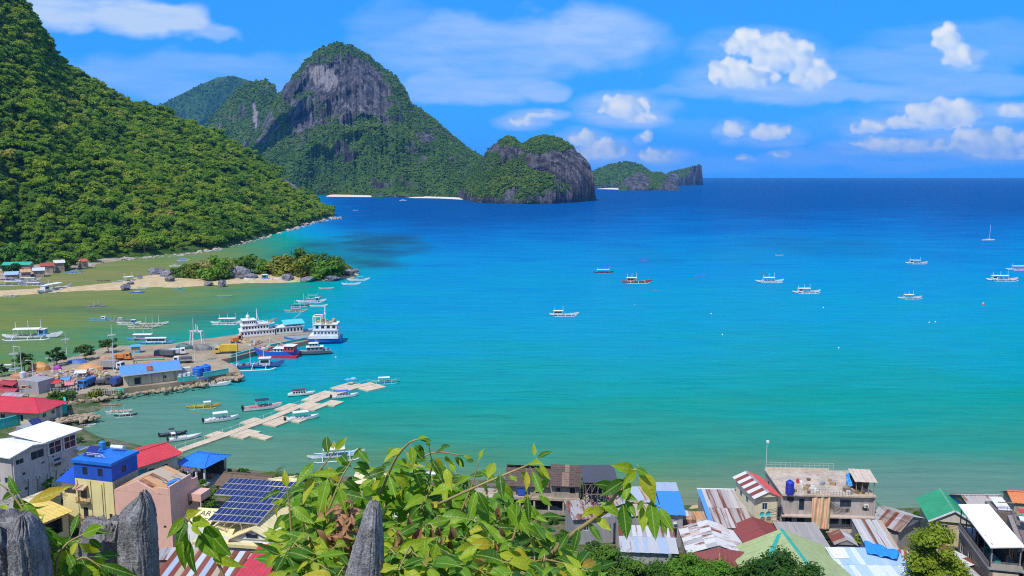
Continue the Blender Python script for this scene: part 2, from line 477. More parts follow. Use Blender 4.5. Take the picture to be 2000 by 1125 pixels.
# ripples
bh = None
for sc, dist, w in (((0.55, 1.1, 1), 0, 1.0), ((0.12, 0.30, 1), 0, 2.2), ((0.02, 0.075, 1), 0, 5.0)):
    mq = N(nt, 'ShaderNodeMapping'); mq.inputs['Scale'].default_value = sc; mq.inputs['Rotation'].default_value = (0, 0, 0.15)
    L(nt, geo.outputs['Position'], mq.inputs['Vector'])
    nq = N(nt, 'ShaderNodeTexNoise'); nq.inputs['Scale'].default_value = 1.0; nq.inputs['Detail'].default_value = 3
    L(nt, mq.outputs[0], nq.inputs['Vector'])
    h = math_n(nt, 'MULTIPLY', nq.outputs['Fac'], w)
    bh = h if bh is None else math_n(nt, 'ADD', bh, h)
bp = N(nt, 'ShaderNodeBump'); bp.inputs['Strength'].default_value = 0.8; bp.inputs['Distance'].default_value = 0.2
L(nt, bh, bp.inputs['Height']); L(nt, bp.outputs[0], gl.inputs['Normal']); L(nt, bp.outputs[0], df.inputs['Normal'])
fr = N(nt, 'ShaderNodeFresnel'); fr.inputs['IOR'].default_value = 1.33; L(nt, bp.outputs[0], fr.inputs['Normal'])
fc = math_n(nt, 'MINIMUM', math_n(nt, 'MULTIPLY', fr.outputs[0], 0.6), 0.06)
mx = N(nt, 'ShaderNodeMixShader'); L(nt, fc, mx.inputs[0]); L(nt, df.outputs[0], mx.inputs[1]); L(nt, gl.outputs[0], mx.inputs[2]); L(nt, mx.outputs[0], out.inputs[0])
sea = np_mesh('sea', np.stack([SX, SY, SX * 0], -1).reshape(-1, 3), grid_faces(len(sx), len(sy)), [m_sea], True, {'depth': sval, 'reef_and_shade': reef_and_shade, 'silt': silt}, 'structure')

# ------------------------------------------------------------------ clouds: one dome far outside the haze
CUM = [(1480,86,78,30),(1535,108,62,40),(1585,145,44,36),(1455,148,80,28),(1420,130,40,20),(1220,208,56,26),(1255,230,36,14),(1140,270,32,20),(1190,292,42,22),(1150,300,40,14),
       (1433,253,20,20),(1505,259,50,18),(1695,248,40,16),(1845,222,84,30),(1800,240,120,16),(1930,275,90,30),(1985,216,50,16),(1780,285,110,16),(1720,280,70,14),(1960,300,80,14),
       (1850,78,26,30),(1872,108,34,26),(1020,236,32,12),(1285,303,44,16),(1262,268,14,13),(1520,300,12,7),(1448,308,14,7),(1060,222,40,9)]
SOFT = [(150,18,150,42,.75),(285,30,130,40,.9),(385,55,60,18,.55),(1000,95,330,70,.42),(1160,75,150,65,.5),(900,165,220,34,.42),(1050,175,60,22,.5),(1640,178,400,24,.38),(1780,120,190,50,.3),
        (420,150,420,55,.26),(1560,250,300,30,.12),(780,60,110,60,.22),(1950,170,160,30,.3),(1900,80,220,40,.18),(1250,320,300,22,.18),(1700,315,320,18,.2)]
az = np.concatenate([np.arange(-180, -37, 3.0), np.arange(-37, 37, 0.075), np.arange(37, 180.1, 3.0)])
el = np.concatenate([[-0.3], np.arange(0, 14, 0.075), np.arange(14, 30, 1.0), np.arange(30, 89.9, 3.0)])
AZ, EL = np.meshgrid(np.radians(az), np.radians(el), indexing='ij')
dx, dy, dz = np.sin(AZ) * np.cos(EL), np.cos(AZ) * np.cos(EL), np.sin(EL)
front = dy > 0.15
cpx, cpy = pixel_of(np.where(front, dx, 9) * 1000, np.where(front, dy, 1) * 1000, np.where(front, dz, 9) * 1000 + CAM_Z)
def puff_clouds():
    """cumulus heads heaped from many round puffs; returns cover and brightness over the dome grid"""
    q = np.random.default_rng(31); H = np.full(cpx.shape, -1e3); cov = np.zeros(cpx.shape); hgt = np.zeros(cpx.shape)
    colx = cpx[:, 40]; wx = (fbm(cpx / 16, cpy / 16, 2.2, 4, .6) - .5) * 15; wy = (fbm(cpx / 16, cpy / 16, 8.8, 4, .6) - .5) * 13
    X, Y = cpx + wx, cpy + wy
    for a, b, rx, ry in CUM:
        n = int(10 + rx * ry / 60)
        for i in range(n):
            t = q.uniform(0, 6.283); k = math.sqrt(q.uniform()) * .86; ox, oy = math.cos(t) * k * rx, math.sin(t) * k * ry
            if oy > .45 * ry: oy *= .7
            r = ry * q.uniform(.30, .66) * (1.15 - .5 * k)
            if r < 2.5: r = 2.5
            i0, i1 = np.searchsorted(colx, [a + ox - r * 2.2 - 20, a + ox + r * 2.2 + 20]) if colx[0] < colx[-1] else (0, len(colx))
            i0, i1 = max(0, i0 - 8), min(len(colx), i1 + 8)
            sl = (slice(i0, i1), slice(0, None)); d2 = ((X[sl] - a - ox) ** 2 + (Y[sl] - b - oy) ** 2) / r ** 2
            z0 = q.uniform(-.2, .5) * ry + oy * .25
            h = np.where(d2 < 1, z0 + r * np.sqrt(np.clip(1 - d2, 0, 1)), -1e3); up = h > H[sl]
            H[sl] = np.where(up, h, H[sl]); hgt[sl] = np.where(up & (d2 < 1), np.clip((b + ry * .8 - Y[sl]) / (1.6 * ry), 0, 1), hgt[sl])
            cov[sl] = np.maximum(cov[sl], np.exp(-np.maximum(d2 - .35, 0) * 2.4))
    def blur(A, n=1):
        for _ in range(n):
            for ax in (0, 1): A = (np.roll(A, 1, ax) + 2 * A + np.roll(A, -1, ax)) / 4
        return A
    base = np.max([np.clip(1.0 - ((X - a) / (rx * 1.12)) ** 2 - ((Y - b) / (ry * 1.12)) ** 2, 0, 1) for a, b, rx, ry in CUM], 0)
    cov = np.maximum(blur(cov, 1), sstep(.0, .75, base))
    Hs = blur(np.maximum(np.where(H < -500, -20, H), -20 + 30 * base), 4); hgt = blur(hgt, 5)
    gx_ = np.gradient(Hs, axis=0) / np.maximum(np.abs(np.gradient(cpx, axis=0)), .3); gy_ = np.gradient(Hs, axis=1) / np.maximum(np.abs(np.gradient(cpy, axis=1)), .3)
    gx_, gy_ = np.clip(gx_, -2.5, 2.5), np.clip(gy_, -2.5, 2.5)
    nz = 1 / np.sqrt(1 + gx_ ** 2 + gy_ ** 2); sh = nz * (.62 + .42 * gx_ + .62 * gy_)
    br = .30 + .36 * hgt + .34 * np.clip(sh, -.3, 1.1) + .25 * (fbm(cpx / 26, cpy / 22, 6.6, 4) - .5)
    er = .6 * fbm(cpx / 12, cpy / 11, 1.7, 5, .65) + .4 * fbm(cpx / 34, cpy / 26, 3.7, 4, .6)
    ca = sstep(.30, .95, cov + (er - .5) * 1.0) * (.62 + .38 * sstep(0, .5, hgt))
    return ca, np.clip(br, 0, 1)
front_ok = front & (cpx > -400) & (cpx < 2400)
c_a, lit = puff_clouds()
s_a = np.zeros_like(c_a)
st = .6 * fbm(cpx / 260 + cpy / 300, cpy / 42 - cpx / 700, 3.1, 5, .6) + .4 * fbm(cpx / 90 + cpy / 60, cpy / 13 - cpx / 260, 5.1, 5, .65)
for a, b, rx, ry, s in SOFT:
    n1 = fbm(cpx / 110, cpy / 60, a * .01, 4) - .5
    r2 = ((cpx + n1 * 160 - a) / rx) ** 2 + ((cpy + n1 * 60 - b) / ry) ** 2
    s_a = np.maximum(s_a, s * sstep(1.25, 0.25, r2) * np.clip(0.45 + 1.7 * (st - .3), 0.12, 1.35))
sk = np.max([np.clip(1.0 - ((cpx + (fbm(cpx / 70, cpy / 40, 3.3, 4) - .5) * 90 - a) / (rx * 2.1)) ** 2 - ((cpy - b - ry * .25) / (ry * 1.7)) ** 2, 0, 1) for a, b, rx, ry in CUM], 0)
s_a = np.maximum(s_a, .62 * sstep(0, 1, sk) * np.clip(.2 + 1.9 * (st - .3), 0, 1.2))
# beyond the frame the same kind of sky goes on
w_out = np.clip(sstep(rad(34), rad(40), np.abs(AZ)) + sstep(rad(12.5), rad(16), EL), 0, 1)
o_c = sstep(.6, .72, fbm(dx * 9, dy * 9, dz * 22, 5)) * sstep(rad(22), rad(12), EL) * sstep(0, rad(2), EL)
o_s = sstep(.3, .75, fbm(dx * 4, dy * 4, dz * 9, 4)) * 0.75 * sstep(.985, .95, dx * sun_dir.x + dy * sun_dir.y + dz * sun_dir.z)
c_a = c_a * (1 - w_out) * front + o_c * w_out
s_a = s_a * (1 - w_out) * front + o_s * w_out
c_a = c_a * sstep(rad(-.2), rad(1.2), EL)
alpha = 1 - (1 - np.clip(c_a, 0, 1) * .96) * (1 - np.clip(s_a * 1.25, 0, .9))
bright = np.where(c_a + s_a > 1e-4, (c_a * lit + s_a * (1 - c_a) * .52) / np.maximum(c_a + s_a * (1 - c_a), 1e-4), .5)
m_cl, nt, out = new_mat('cloud')
aa = N(nt, 'ShaderNodeAttribute', attribute_name='alpha'); ab = N(nt, 'ShaderNodeAttribute', attribute_name='bright')
rc = ramp(nt, [(0.0, (0.26, 0.44, 0.78)), (0.4, (0.46, 0.66, 0.97)), (0.62, (0.74, 0.86, 1.0)), (0.85, (0.98, 0.99, 1.0)), (1, (1.0, 1.0, 1.0))])
L(nt, ab.outputs['Fac'], rc.inputs[0])
em = N(nt, 'ShaderNodeEmission'); em.inputs['Strength'].default_value = 0.98; L(nt, rc.outputs[0], em.inputs['Color'])
tr = N(nt, 'ShaderNodeBsdfTransparent'); mx = N(nt, 'ShaderNodeMixShader')
L(nt, aa.outputs['Fac'], mx.inputs[0]); L(nt, tr.outputs[0], mx.inputs[1]); L(nt, em.outputs[0], mx.inputs[2]); L(nt, mx.outputs[0], out.inputs[0])
m_cl.cycles.emission_sampling = 'NONE'
RD = 60000.0
np_mesh('sky', np.stack([dx * RD, dy * RD, dz * RD + CAM_Z], -1).reshape(-1, 3), grid_faces(len(az), len(el)), [m_cl], True, {'alpha': alpha, 'bright': bright}, 'structure')

# ------------------------------------------------------------------ haze
def build_haze():
    mh, nt, out = new_mat('haze')
    pv = N(nt, 'ShaderNodeVolumePrincipled')
    pv.inputs['Color'].default_value = (0.12, 0.45, 1.0, 1)
    pv.inputs['Density'].default_value = HAZE
    pv.inputs['Anisotropy'].default_value = 0.0
    L(nt, pv.outputs[0], out.inputs['Volume'])
    b = MB(); R = FAR + 500
    b.box(-R, R, -4600, R, -6.0, 950.0, mh)
    o = b.build('haze'); o['kind'] = 'stuff'
HAZE = 0.000036
build_haze()

# ------------------------------------------------------------------ hills and mountains
def rock_forest_mat(name, rockc, rockd, greens, fs, rs_):
    m, nt, out = new_mat(name)
    a = N(nt, 'ShaderNodeAttribute', attribute_name='rock'); g = N(nt, 'ShaderNodeNewGeometry')
    n1 = N(nt, 'ShaderNodeTexNoise'); n1.inputs['Scale'].default_value = fs; n1.inputs['Detail'].default_value = 6; n1.inputs['Roughness'].default_value = .7
    L(nt, g.outputs['Position'], n1.inputs['Vector'])
    rg = ramp(nt, greens); L(nt, n1.outputs['Fac'], rg.inputs[0])
    mp = N(nt, 'ShaderNodeMapping'); mp.inputs['Scale'].default_value = (1, 1, 0.16); L(nt, g.outputs['Position'], mp.inputs['Vector'])
    n2 = N(nt, 'ShaderNodeTexNoise'); n2.inputs['Scale'].default_value = rs_; n2.inputs['Detail'].default_value = 7; n2.inputs['Roughness'].default_value = .72
    L(nt, mp.outputs[0], n2.inputs['Vector'])
    rr = ramp(nt, [(.38, rockd), (.5, tuple(.6 * x + .4 * y for x, y in zip(rockd, rockc))), (.62, rockc)]); L(nt, n2.outputs['Fac'], rr.inputs[0])
    f = math_n(nt, 'ADD', a.outputs['Fac'], math_n(nt, 'MULTIPLY', math_n(nt, 'SUBTRACT', n1.outputs['Fac'], .5), 1.1))
    rf = ramp(nt, [(.42, (0, 0, 0)), (.58, (1, 1, 1))]); L(nt, f, rf.inputs[0])
    p = N(nt, 'ShaderNodeBsdfPrincipled'); p.inputs['Roughness'].default_value = .9; p.inputs['Specular IOR Level'].default_value = .1
    pa = N(nt, 'ShaderNodeAttribute', attribute_name='pale')
    pf = ramp(nt, [(.40, (0, 0, 0)), (.62, (1, 1, 1))]); L(nt, math_n(nt, 'ADD', pa.outputs['Fac'], math_n(nt, 'MULTIPLY', math_n(nt, 'SUBTRACT', n2.outputs['Fac'], .5), 2.0)), pf.inputs[0])
    rk2 = mixc(nt, pf.outputs[0], rr.outputs[0], mixc(nt, n2.outputs['Fac'], (.14, .13, .14), (.42, .39, .40)))
    L(nt, mixc(nt, rf.outputs[0], rg.outputs[0], rk2), p.inputs['Base Color'])
    b = N(nt, 'ShaderNodeBump'); b.inputs['Strength'].default_value = 1.0; b.inputs['Distance'].default_value = 0.5 / fs
    L(nt, math_n(nt, 'ADD', n1.outputs['Fac'], n2.outputs['Fac']), b.inputs['Height']); L(nt, b.outputs[0], p.inputs['Normal'])
    L(nt, p.outputs[0], out.inputs[0])
    return m
GREENS = [(.3, (.026, .07, .014)), (.45, (.05, .115, .020)), (.6, (.085, .16, .025)), (.75, (.13, .18, .035))]
m_far = rock_forest_mat('karst', (.20, .19, .205), (.022, .022, .030), GREENS, .02, .035)
m_hill = rock_forest_mat('hillside', (.3, .28, .27), (.06, .055, .055), GREENS, .05, .06)

def pinterp(pts, x):
    p = np.array(pts, float)
    return [np.interp(x, p[:, 0], p[:, k]) for k in range(1, p.shape[1])]
class Ridge: pass
def ridge(name, crest, base, mat, nu=200, nv=110, power=1.0, rpow=1.0, amp=20.0, freq=1 / 120., flute=0.0, rocks=(), steep=(.55, .8), back=1.0, seed=0., rough_top=0.0, rock_bias=0.0, pales=(), foot=-1.0):
    """a mountain between its foot on the water and its crest line; crest: (px, py, distance), base: (px, py)"""
    u = np.linspace(crest[0][0], crest[-1][0], nu)
    cy, cd = pinterp(crest, u); by, = pinterp(base, u)
    C = np.array([far(a, b, d) for a, b, d in zip(u, cy, cd)]); B = np.array([on(a, b, 0) for a, b in zip(u, by)])
    rB = np.hypot(B[:, 0], B[:, 1]); rC = np.maximum(np.hypot(C[:, 0], C[:, 1]), rB + 4)
    dirx, diry = C[:, 0] / np.hypot(C[:, 0], C[:, 1]), C[:, 1] / np.hypot(C[:, 0], C[:, 1])
    v = np.concatenate([np.linspace(0, 1, nv), 1 + np.linspace(0, 1, nv // 4)[1:] * 1.0])
    V, = np.broadcast_arrays(v[None, :] + 0 * u[:, None])
    f = np.clip(V, 0, 1); g = np.clip(V - 1, 0, 1)
    Rr = rB[:, None] + (rC - rB)[:, None] * (f ** rpow) + (rC - rB)[:, None] * back * g
    Z = C[:, 2][:, None] * (f ** power) * (1 - g ** 1.3)
    X, Y = dirx[:, None] * Rr, diry[:, None] * Rr
    taper = np.clip(np.sin(np.clip(V, 0, 1) * math.pi), 0, 1) ** .6
    hs = np.clip(C[:, 2] / max(C[:, 2].max(), 1), .1, 1)[:, None]
    n = fbm(X * freq, Y * freq, Z * freq + seed, 5) - .5
    rd = 1 - np.abs(fbm(X * freq * 1.7, Y * freq * 1.7, Z * freq * .6 + seed + 5, 4) - .5) * 4
    Rr = Rr - taper * hs * amp * (2.2 * n + .5 * rd)
    Z = Z + taper * hs * amp * 1.0 * (fbm(X * freq * 1.3, Y * freq * 1.3, seed + 11, 5) - .5)
    if flute:
        rdg = lambda q: 1 - np.abs(2 * q - 1)
        fl = .6 * rdg(fbm(u[:, None] * .16 + seed, Z * .003, seed, 3)) + .55 * rdg(fbm(u[:, None] * .42 + seed, Z * .006, seed + 4, 3)) + .3 * fbm(u[:, None] * 1.1, Z * .02, seed, 3)
        Rr = Rr - taper * hs * flute * (fl - .5)
    Z = Z + np.clip(f * 1.2, 0, 1) * rough_top * hs * (fbm(u[:, None] * .25 + 0 * Z, V * 30, seed + 3, 4, .65) - .5)
    Z = np.where((V <= 0.0001) | (V >= 1.999), -2.0, Z)
    X, Y = dirx[:, None] * Rr, diry[:, None] * Rr
    P = np.stack([X, Y, Z], -1)
    du = np.gradient(P, axis=0); dv_ = np.gradient(P, axis=1)
    nn = np.cross(du, dv_); nn /= np.maximum(np.linalg.norm(nn, axis=-1, keepdims=True), 1e-6)
    st = 1 - np.abs(nn[..., 2])
    rock = sstep(steep[0], steep[1], st) * sstep(foot, foot + .2, V) + rock_bias
    qx, qy = pixel_of(P[..., 0], P[..., 1], P[..., 2])
    nb = fbm(qx / 14, qy / 22, seed, 4) - .5
    for a, b, rx, ry, s in rocks:
        rock = rock + s * sstep(1.3, .5, ((qx + nb * 50 - a) / rx) ** 2 + ((qy + nb * 40 - b) / ry) ** 2)
    rock = np.clip(rock, 0, 1); pale = 0 * rock
    for a, b, rx, ry, s in pales: pale = np.maximum(pale, s * sstep(1.3, .3, ((qx + nb * 40 - a) / rx) ** 2 + ((qy + nb * 50 - b) / ry) ** 2))
    o = np_mesh(name, P.reshape(-1, 3), grid_faces(nu, len(v)), [mat], True, {'rock': rock, 'pale': pale}, 'structure')
    r = Ridge(); r.P, r.rock, r.N, r.o, r.V, r.qx, r.qy = P, rock, nn, o, V, qx, qy
    return r

ridges = {}
# far blue ridge on the left, and the green shoulder before it
ridges['m1'] = ridge('mountain', [(230, 290, 7500), (290, 222, 7500), (315, 204, 7500), (345, 188, 7500), (385, 168, 7500), (425, 151, 7500), (455, 148, 7500), (490, 158, 7500), (530, 190, 7500), (600, 270, 7500)],
      [(230, 358), (600, 358)], m_far, 150, 90, 1, 1, 140, 1 / 700., 0, [(440, 165, 60, 12, .25)], (.95, 1.1), seed=1.)
ridges['m2'] = ridge('mountain', [(370, 270, 4300), (400, 243, 4300), (435, 205, 4300), (465, 172, 4300), (490, 159, 4300), (520, 155, 4300), (536, 168, 4300), (546, 195, 4300), (570, 240, 4200), (620, 300, 4200)],
      [(370, 371), (620, 371)], m_far, 150, 90, 1, 1, 90, 1 / 320., 30, [(497, 225, 14, 34, .9), (470, 220, 8, 20, .5), (525, 180, 9, 16, .5)], seed=2., rough_top=20, pales=[(497, 222, 10, 24, .8)])
# the great dome
ridges['m3'] = ridge('mountain', [(440, 345, 3500), (465, 318, 3550), (482, 290, 3600), (500, 262, 3650), (520, 228, 3700), (545, 182, 3750), (570, 152, 3780), (600, 118, 3800), (625, 98, 3800), (655, 88, 3800), (690, 93, 3800),
      (720, 112, 3800), (745, 133, 3780), (775, 153, 3750), (793, 180, 3700), (803, 203, 3650), (830, 220, 3600), (870, 252, 3500), (910, 287, 3400), (945, 310, 3300), (965, 332, 3200), (1000, 362, 3100), (1020, 380, 2900)],
      [(440, 381), (640, 381), (730, 383), (800, 384), (910, 387), (960, 390), (1020, 392)], m_far, 330, 170, .8, 1.25, 150, 1 / 300., 80,
      [(630, 155, 34, 32, .9), (690, 175, 60, 70, .75), (600, 190, 60, 60, .5), (520, 250, 22, 60, .6), (745, 190, 30, 50, .55), (675, 300, 14, 22, .8), (740, 362, 12, 12, .8), (790, 362, 50, 14, .5), (850, 260, 34, 20, .45), (560, 160, 16, 40, .5), (870, 300, 20, 18, .4), (585, 250, 30, 50, .5), (820, 290, 26, 40, .5), (900, 320, 24, 24, .45), (650, 250, 40, 24, .4), (760, 240, 24, 40, .4)], seed=3., rough_top=44, foot=.35, pales=[(632, 152, 26, 26, .85), (690, 215, 26, 22, .4), (610, 215, 14, 30, .3)])
# headland with the grey cliff
ridges['m4'] = ridge('mountain', [(893, 384, 2300), (915, 350, 2450), (935, 322, 2500), (948, 298, 2500), (965, 281, 2500), (990, 267, 2500), (1004, 270, 2480), (1018, 284, 2450), (1040, 271, 2450), (1065, 265, 2450), (1092, 271, 2430), (1120, 290, 2400),
      (1140, 306, 2370), (1153, 322, 2330), (1159, 345, 2280), (1162, 372, 2230), (1164, 391, 2180)],
      [(893, 386), (915, 393), (935, 396), (1000, 398), (1080, 398), (1130, 395), (1164, 391.5)], m_far, 240, 130, .75, 1.2, 45, 1 / 150., 45,
      [(1135, 345, 30, 60, .9), (1118, 318, 22, 26, .6), (1060, 312, 46, 24, .75), (1085, 325, 22, 26, .6), (955, 305, 18, 30, .5), (985, 290, 40, 16, .7), (1095, 345, 14, 30, .5), (1155, 350, 12, 45, .9), (1085, 385, 30, 8, .5), (935, 330, 14, 12, .3)], seed=4., rough_top=16)
# islands on the horizon
ridges['m5'] = ridge('island', [(1130, 350, 4900), (1165, 331, 4900), (1195, 320, 4900), (1225, 315, 4900), (1250, 321, 4900), (1270, 335, 4900), (1288, 352, 4900), (1300, 364, 4700)],
      [(1130, 367), (1300, 367)], m_far, 110, 60, .8, 1.2, 40, 1 / 200., 20, [], seed=5., rough_top=10)
ridges['m6'] = ridge('island', [(1283, 350, 6000), (1310, 336, 6000), (1340, 329, 6000), (1366, 321, 5900), (1370, 325, 5850), (1372, 345, 5800), (1373, 361, 5700)],
      [(1283, 363), (1373, 361.5)], m_far, 90, 50, .6, 1.2, 40, 1 / 200., 30, [(1357, 348, 22, 18, .9), (1310, 350, 22, 14, .7)], seed=6., rough_top=12)
ridges['m7'] = ridge('island', [(1208, 371, 4200), (1222, 347, 4250), (1240, 337, 4300), (1265, 337, 4300), (1290, 336, 4300), (1310, 346, 4250), (1322, 360, 4200), (1328, 371, 4150)],
      [(1208, 372), (1328, 372)], m_far, 90, 50, .6, 1.2, 30, 1 / 140., 30, [(1240, 355, 30, 20, 1.0), (1308, 356, 24, 18, .9)], seed=7., rough_top=14)
# low rocky point at the foot of the dome
ridges['m8'] = ridge('headland', [(722, 384, 2900), (735, 366, 2950), (752, 349, 3000), (775, 344, 3000), (800, 350, 3000), (818, 366, 2950), (835, 384, 2900)],
      [(722, 385), (835, 386)], m_far, 90, 50, .7, 1.2, 25, 1 / 90., 20, [(750, 365, 20, 16, .4), (790, 352, 30, 10, .4)], seed=8., rough_top=12)
# wooded hillside on the left
ridges['hill'] = ridge('hill', [(-420, -420, 900), (-150, -190, 1000), (-20, -60, 1060), (55, 14, 1100), (72, 50, 1110), (95, 88, 1130), (130, 130, 1160), (180, 160, 1190), (230, 190, 1230), (290, 214, 1280), (340, 235, 1320), (400, 258, 1360),
      (440, 277, 1390), (490, 306, 1420), (540, 337, 1440), (580, 364, 1450), (610, 388, 1455), (635, 408, 1455), (655, 421.5, 1450)],
      [(-420, 540), (-150, 532), (0, 514), (60, 517), (150, 512), (250, 503), (350, 495), (420, 486), (500, 466), (560, 448), (620, 431), (655, 423.2)], m_hill, 330, 150, 1.0, 1.0, 55, 1 / 170., 0,
      [(578, 350, 28, 26, 1.0)], (.8, .95), seed=9.)

def shade_cloud():  # unseen cloud above the frame, shaped so its shadow darkens the dome's flank
    tgt = far(560, 300, 3350); k = (1500 - tgt[2]) / sun_dir.z; c = tgt + np.array(sun_dir) * k
    q = np.random.default_rng(12); vs, fs, o = [], [], 0
    import bmesh
    bm = bmesh.new(); bmesh.ops.create_icosphere(bm, subdivisions=3, radius=1.0); iv = np.array([p.co[:] for p in bm.verts]); jf = np.array([[w.index for w in p.verts] for p in bm.faces]); bm.free()
    for i in range(16):
        off = np.array([q.normal() * 80, q.normal() * 95, q.uniform(-10, 60)]); r = q.uniform(55, 95)
        n = fbm(iv[:, 0] * 2 + i, iv[:, 1] * 2, iv[:, 2] * 2, 4) - .5
        vs.append(iv * np.array([r, r, r * .7]) * (1 + n * .9)[:, None] + c + off); fs.append(jf + o); o += len(iv)
    m, nt, out = new_mat('cumulus'); d = N(nt, 'ShaderNodeBsdfDiffuse'); d.inputs['Color'].default_value = (.9, .9, .9, 1); L(nt, d.outputs[0], out.inputs[0])
    np_mesh('shadow_cloud', np.concatenate(vs), np.concatenate(fs), [m], True, None, 'stuff')
shade_cloud()
# ================================================================== VEGETATION AND GROUND
def icos(sub=1):
    import bmesh
    bm = bmesh.new(); bmesh.ops.create_icosphere(bm, subdivisions=sub, radius=1.0)
    v = np.array([p.co[:] for p in bm.verts]); f = np.array([[q.index for q in p.verts] for p in bm.faces]); bm.free()
    return v, f
ICO1, ICO2 = icos(1), icos(2)
def blobs_for(seed, R, H, nb, bs=1.0, zlo=.25):
    r = np.random.default_rng(seed); c = []
    for i in range(nb):
        a = r.uniform(0, 6.283); q = math.sqrt(r.uniform(0, 1)) * (1 - .32 * bs)
        z = r.uniform(zlo, .88) * (1 - .35 * q)
        s = bs * r.uniform(.30, .48) * (1.05 - .25 * q)
        c.append((math.cos(a) * q * R, math.sin(a) * q * R, z * H, s * R, s * R * .72))
    return c
def crown_mesh(name, seed, R, H, nb, nleaf, ls, mat, core=True, jag=.22, inner=.25, bs=1.0, zlo=.25, spread=1.0):
    """a crown: lumpy clumps covered and filled with many small leaf sprays"""
    r = np.random.default_rng(seed); bl = blobs_for(seed, R, H, nb, bs, zlo); vs, fs = [], []; o = 0
    if core:
        iv, jf = ICO1 if nb > 3 else ICO2
        for b in bl:
            v = iv * np.array([b[3], b[3], b[4]]) * .74 * (1 + r.uniform(-jag, jag, (len(iv), 1))) + np.array(b[:3])
            vs.append(v); fs.append(np.concatenate([jf, jf[:, :1] * 0 + jf[:, 2:3]], 1) + o); o += len(v)
    if nleaf:
        w = np.array([b[3] ** 2 for b in bl]); k = r.choice(len(bl), nleaf, p=w / w.sum())
        B = np.array(bl)[k]
        d = r.normal(size=(nleaf, 3)); d[:, 2] = np.where(d[:, 2] < -.4, -d[:, 2], d[:, 2]); d /= np.linalg.norm(d, axis=1, keepdims=True)
        rr = np.where(r.uniform(size=nleaf) < inner, r.uniform(.5, .9, nleaf), r.uniform(1 - .28 * spread, 1 + .22 * spread, nleaf))[:, None]
        p = B[:, :3] + d * rr * np.stack([B[:, 3], B[:, 3], B[:, 4]], 1)
        n = d + r.normal(size=(nleaf, 3)) * .55 + np.array([0, 0, .35]); n /= np.linalg.norm(n, axis=1, keepdims=True)
        t = np.cross(n, r.normal(size=(nleaf, 3))); t /= np.linalg.norm(t, axis=1, keepdims=True); b2 = np.cross(n, t)
        s = ls * r.uniform(.6, 1.35, nleaf)[:, None]
        q = np.stack([p - t * s, p - b2 * s * .55 + n * s * .22, p + t * s, p + b2 * s * .55 + n * s * .22], 1).reshape(-1, 3)
        vs.append(q); fs.append(np.arange(4 * nleaf).reshape(-1, 4) + o)
    V = np.concatenate(vs); F = np.concatenate(fs)
    me = bpy.data.meshes.new(name)
    tri = F[:, 2] == F[:, 3]
    faces = [tuple(f[:3]) if t else tuple(f) for f, t in zip(F.tolist(), tri)]
    me.from_pydata(V.tolist(), [], faces); me.materials.append(mat); me.update()
    return me
def trunk_mesh(name, h, r, mat, seed=0, limbs=4, spread=1.0, lift=.55):
    q = np.random.default_rng(seed); m = MB()
    m.tube([(0, 0, -.6), (q.uniform(-.1, .1) * r * 3, 0, h * .4), (q.uniform(-.3, .3) * r * 3, q.uniform(-.3, .3) * r * 3, h)], r, mat, 6, .55)
    for i in range(limbs):
        a = 6.283 * i / limbs + q.uniform(-.5, .5); z0 = h * q.uniform(lift, .95); l = spread * q.uniform(.6, 1)
        m.tube([(0, 0, z0), (math.cos(a) * l * .5, math.sin(a) * l * .5, z0 + l * .35), (math.cos(a) * l, math.sin(a) * l, z0 + l * .8)], r * .45, mat, 5, .4)
    return m.mesh(name)
m_bark = M((.10, .075, .055), .9, .3, 1.5, 0, .2)
HG = [(0.0, (.055, .125, .012)), (.14, (.085, .19, .016)), (.34, (.15, .27, .019)), (.58, (.24, .345, .024)), (.78, (.32, .36, .032)), (.91, (.35, .30, .08)), (1.0, (.36, .28, .14))]
m_hleaf = leafmat('hillside_foliage', HG, .4, .75, .12, .016)
m_mleaf = leafmat('mountain_foliage', [(0, (.032, .09, .020)), (.4, (.085, .18, .028)), (.75, (.17, .26, .034)), (1, (.27, .28, .05))], .2, .85, 0, .006)

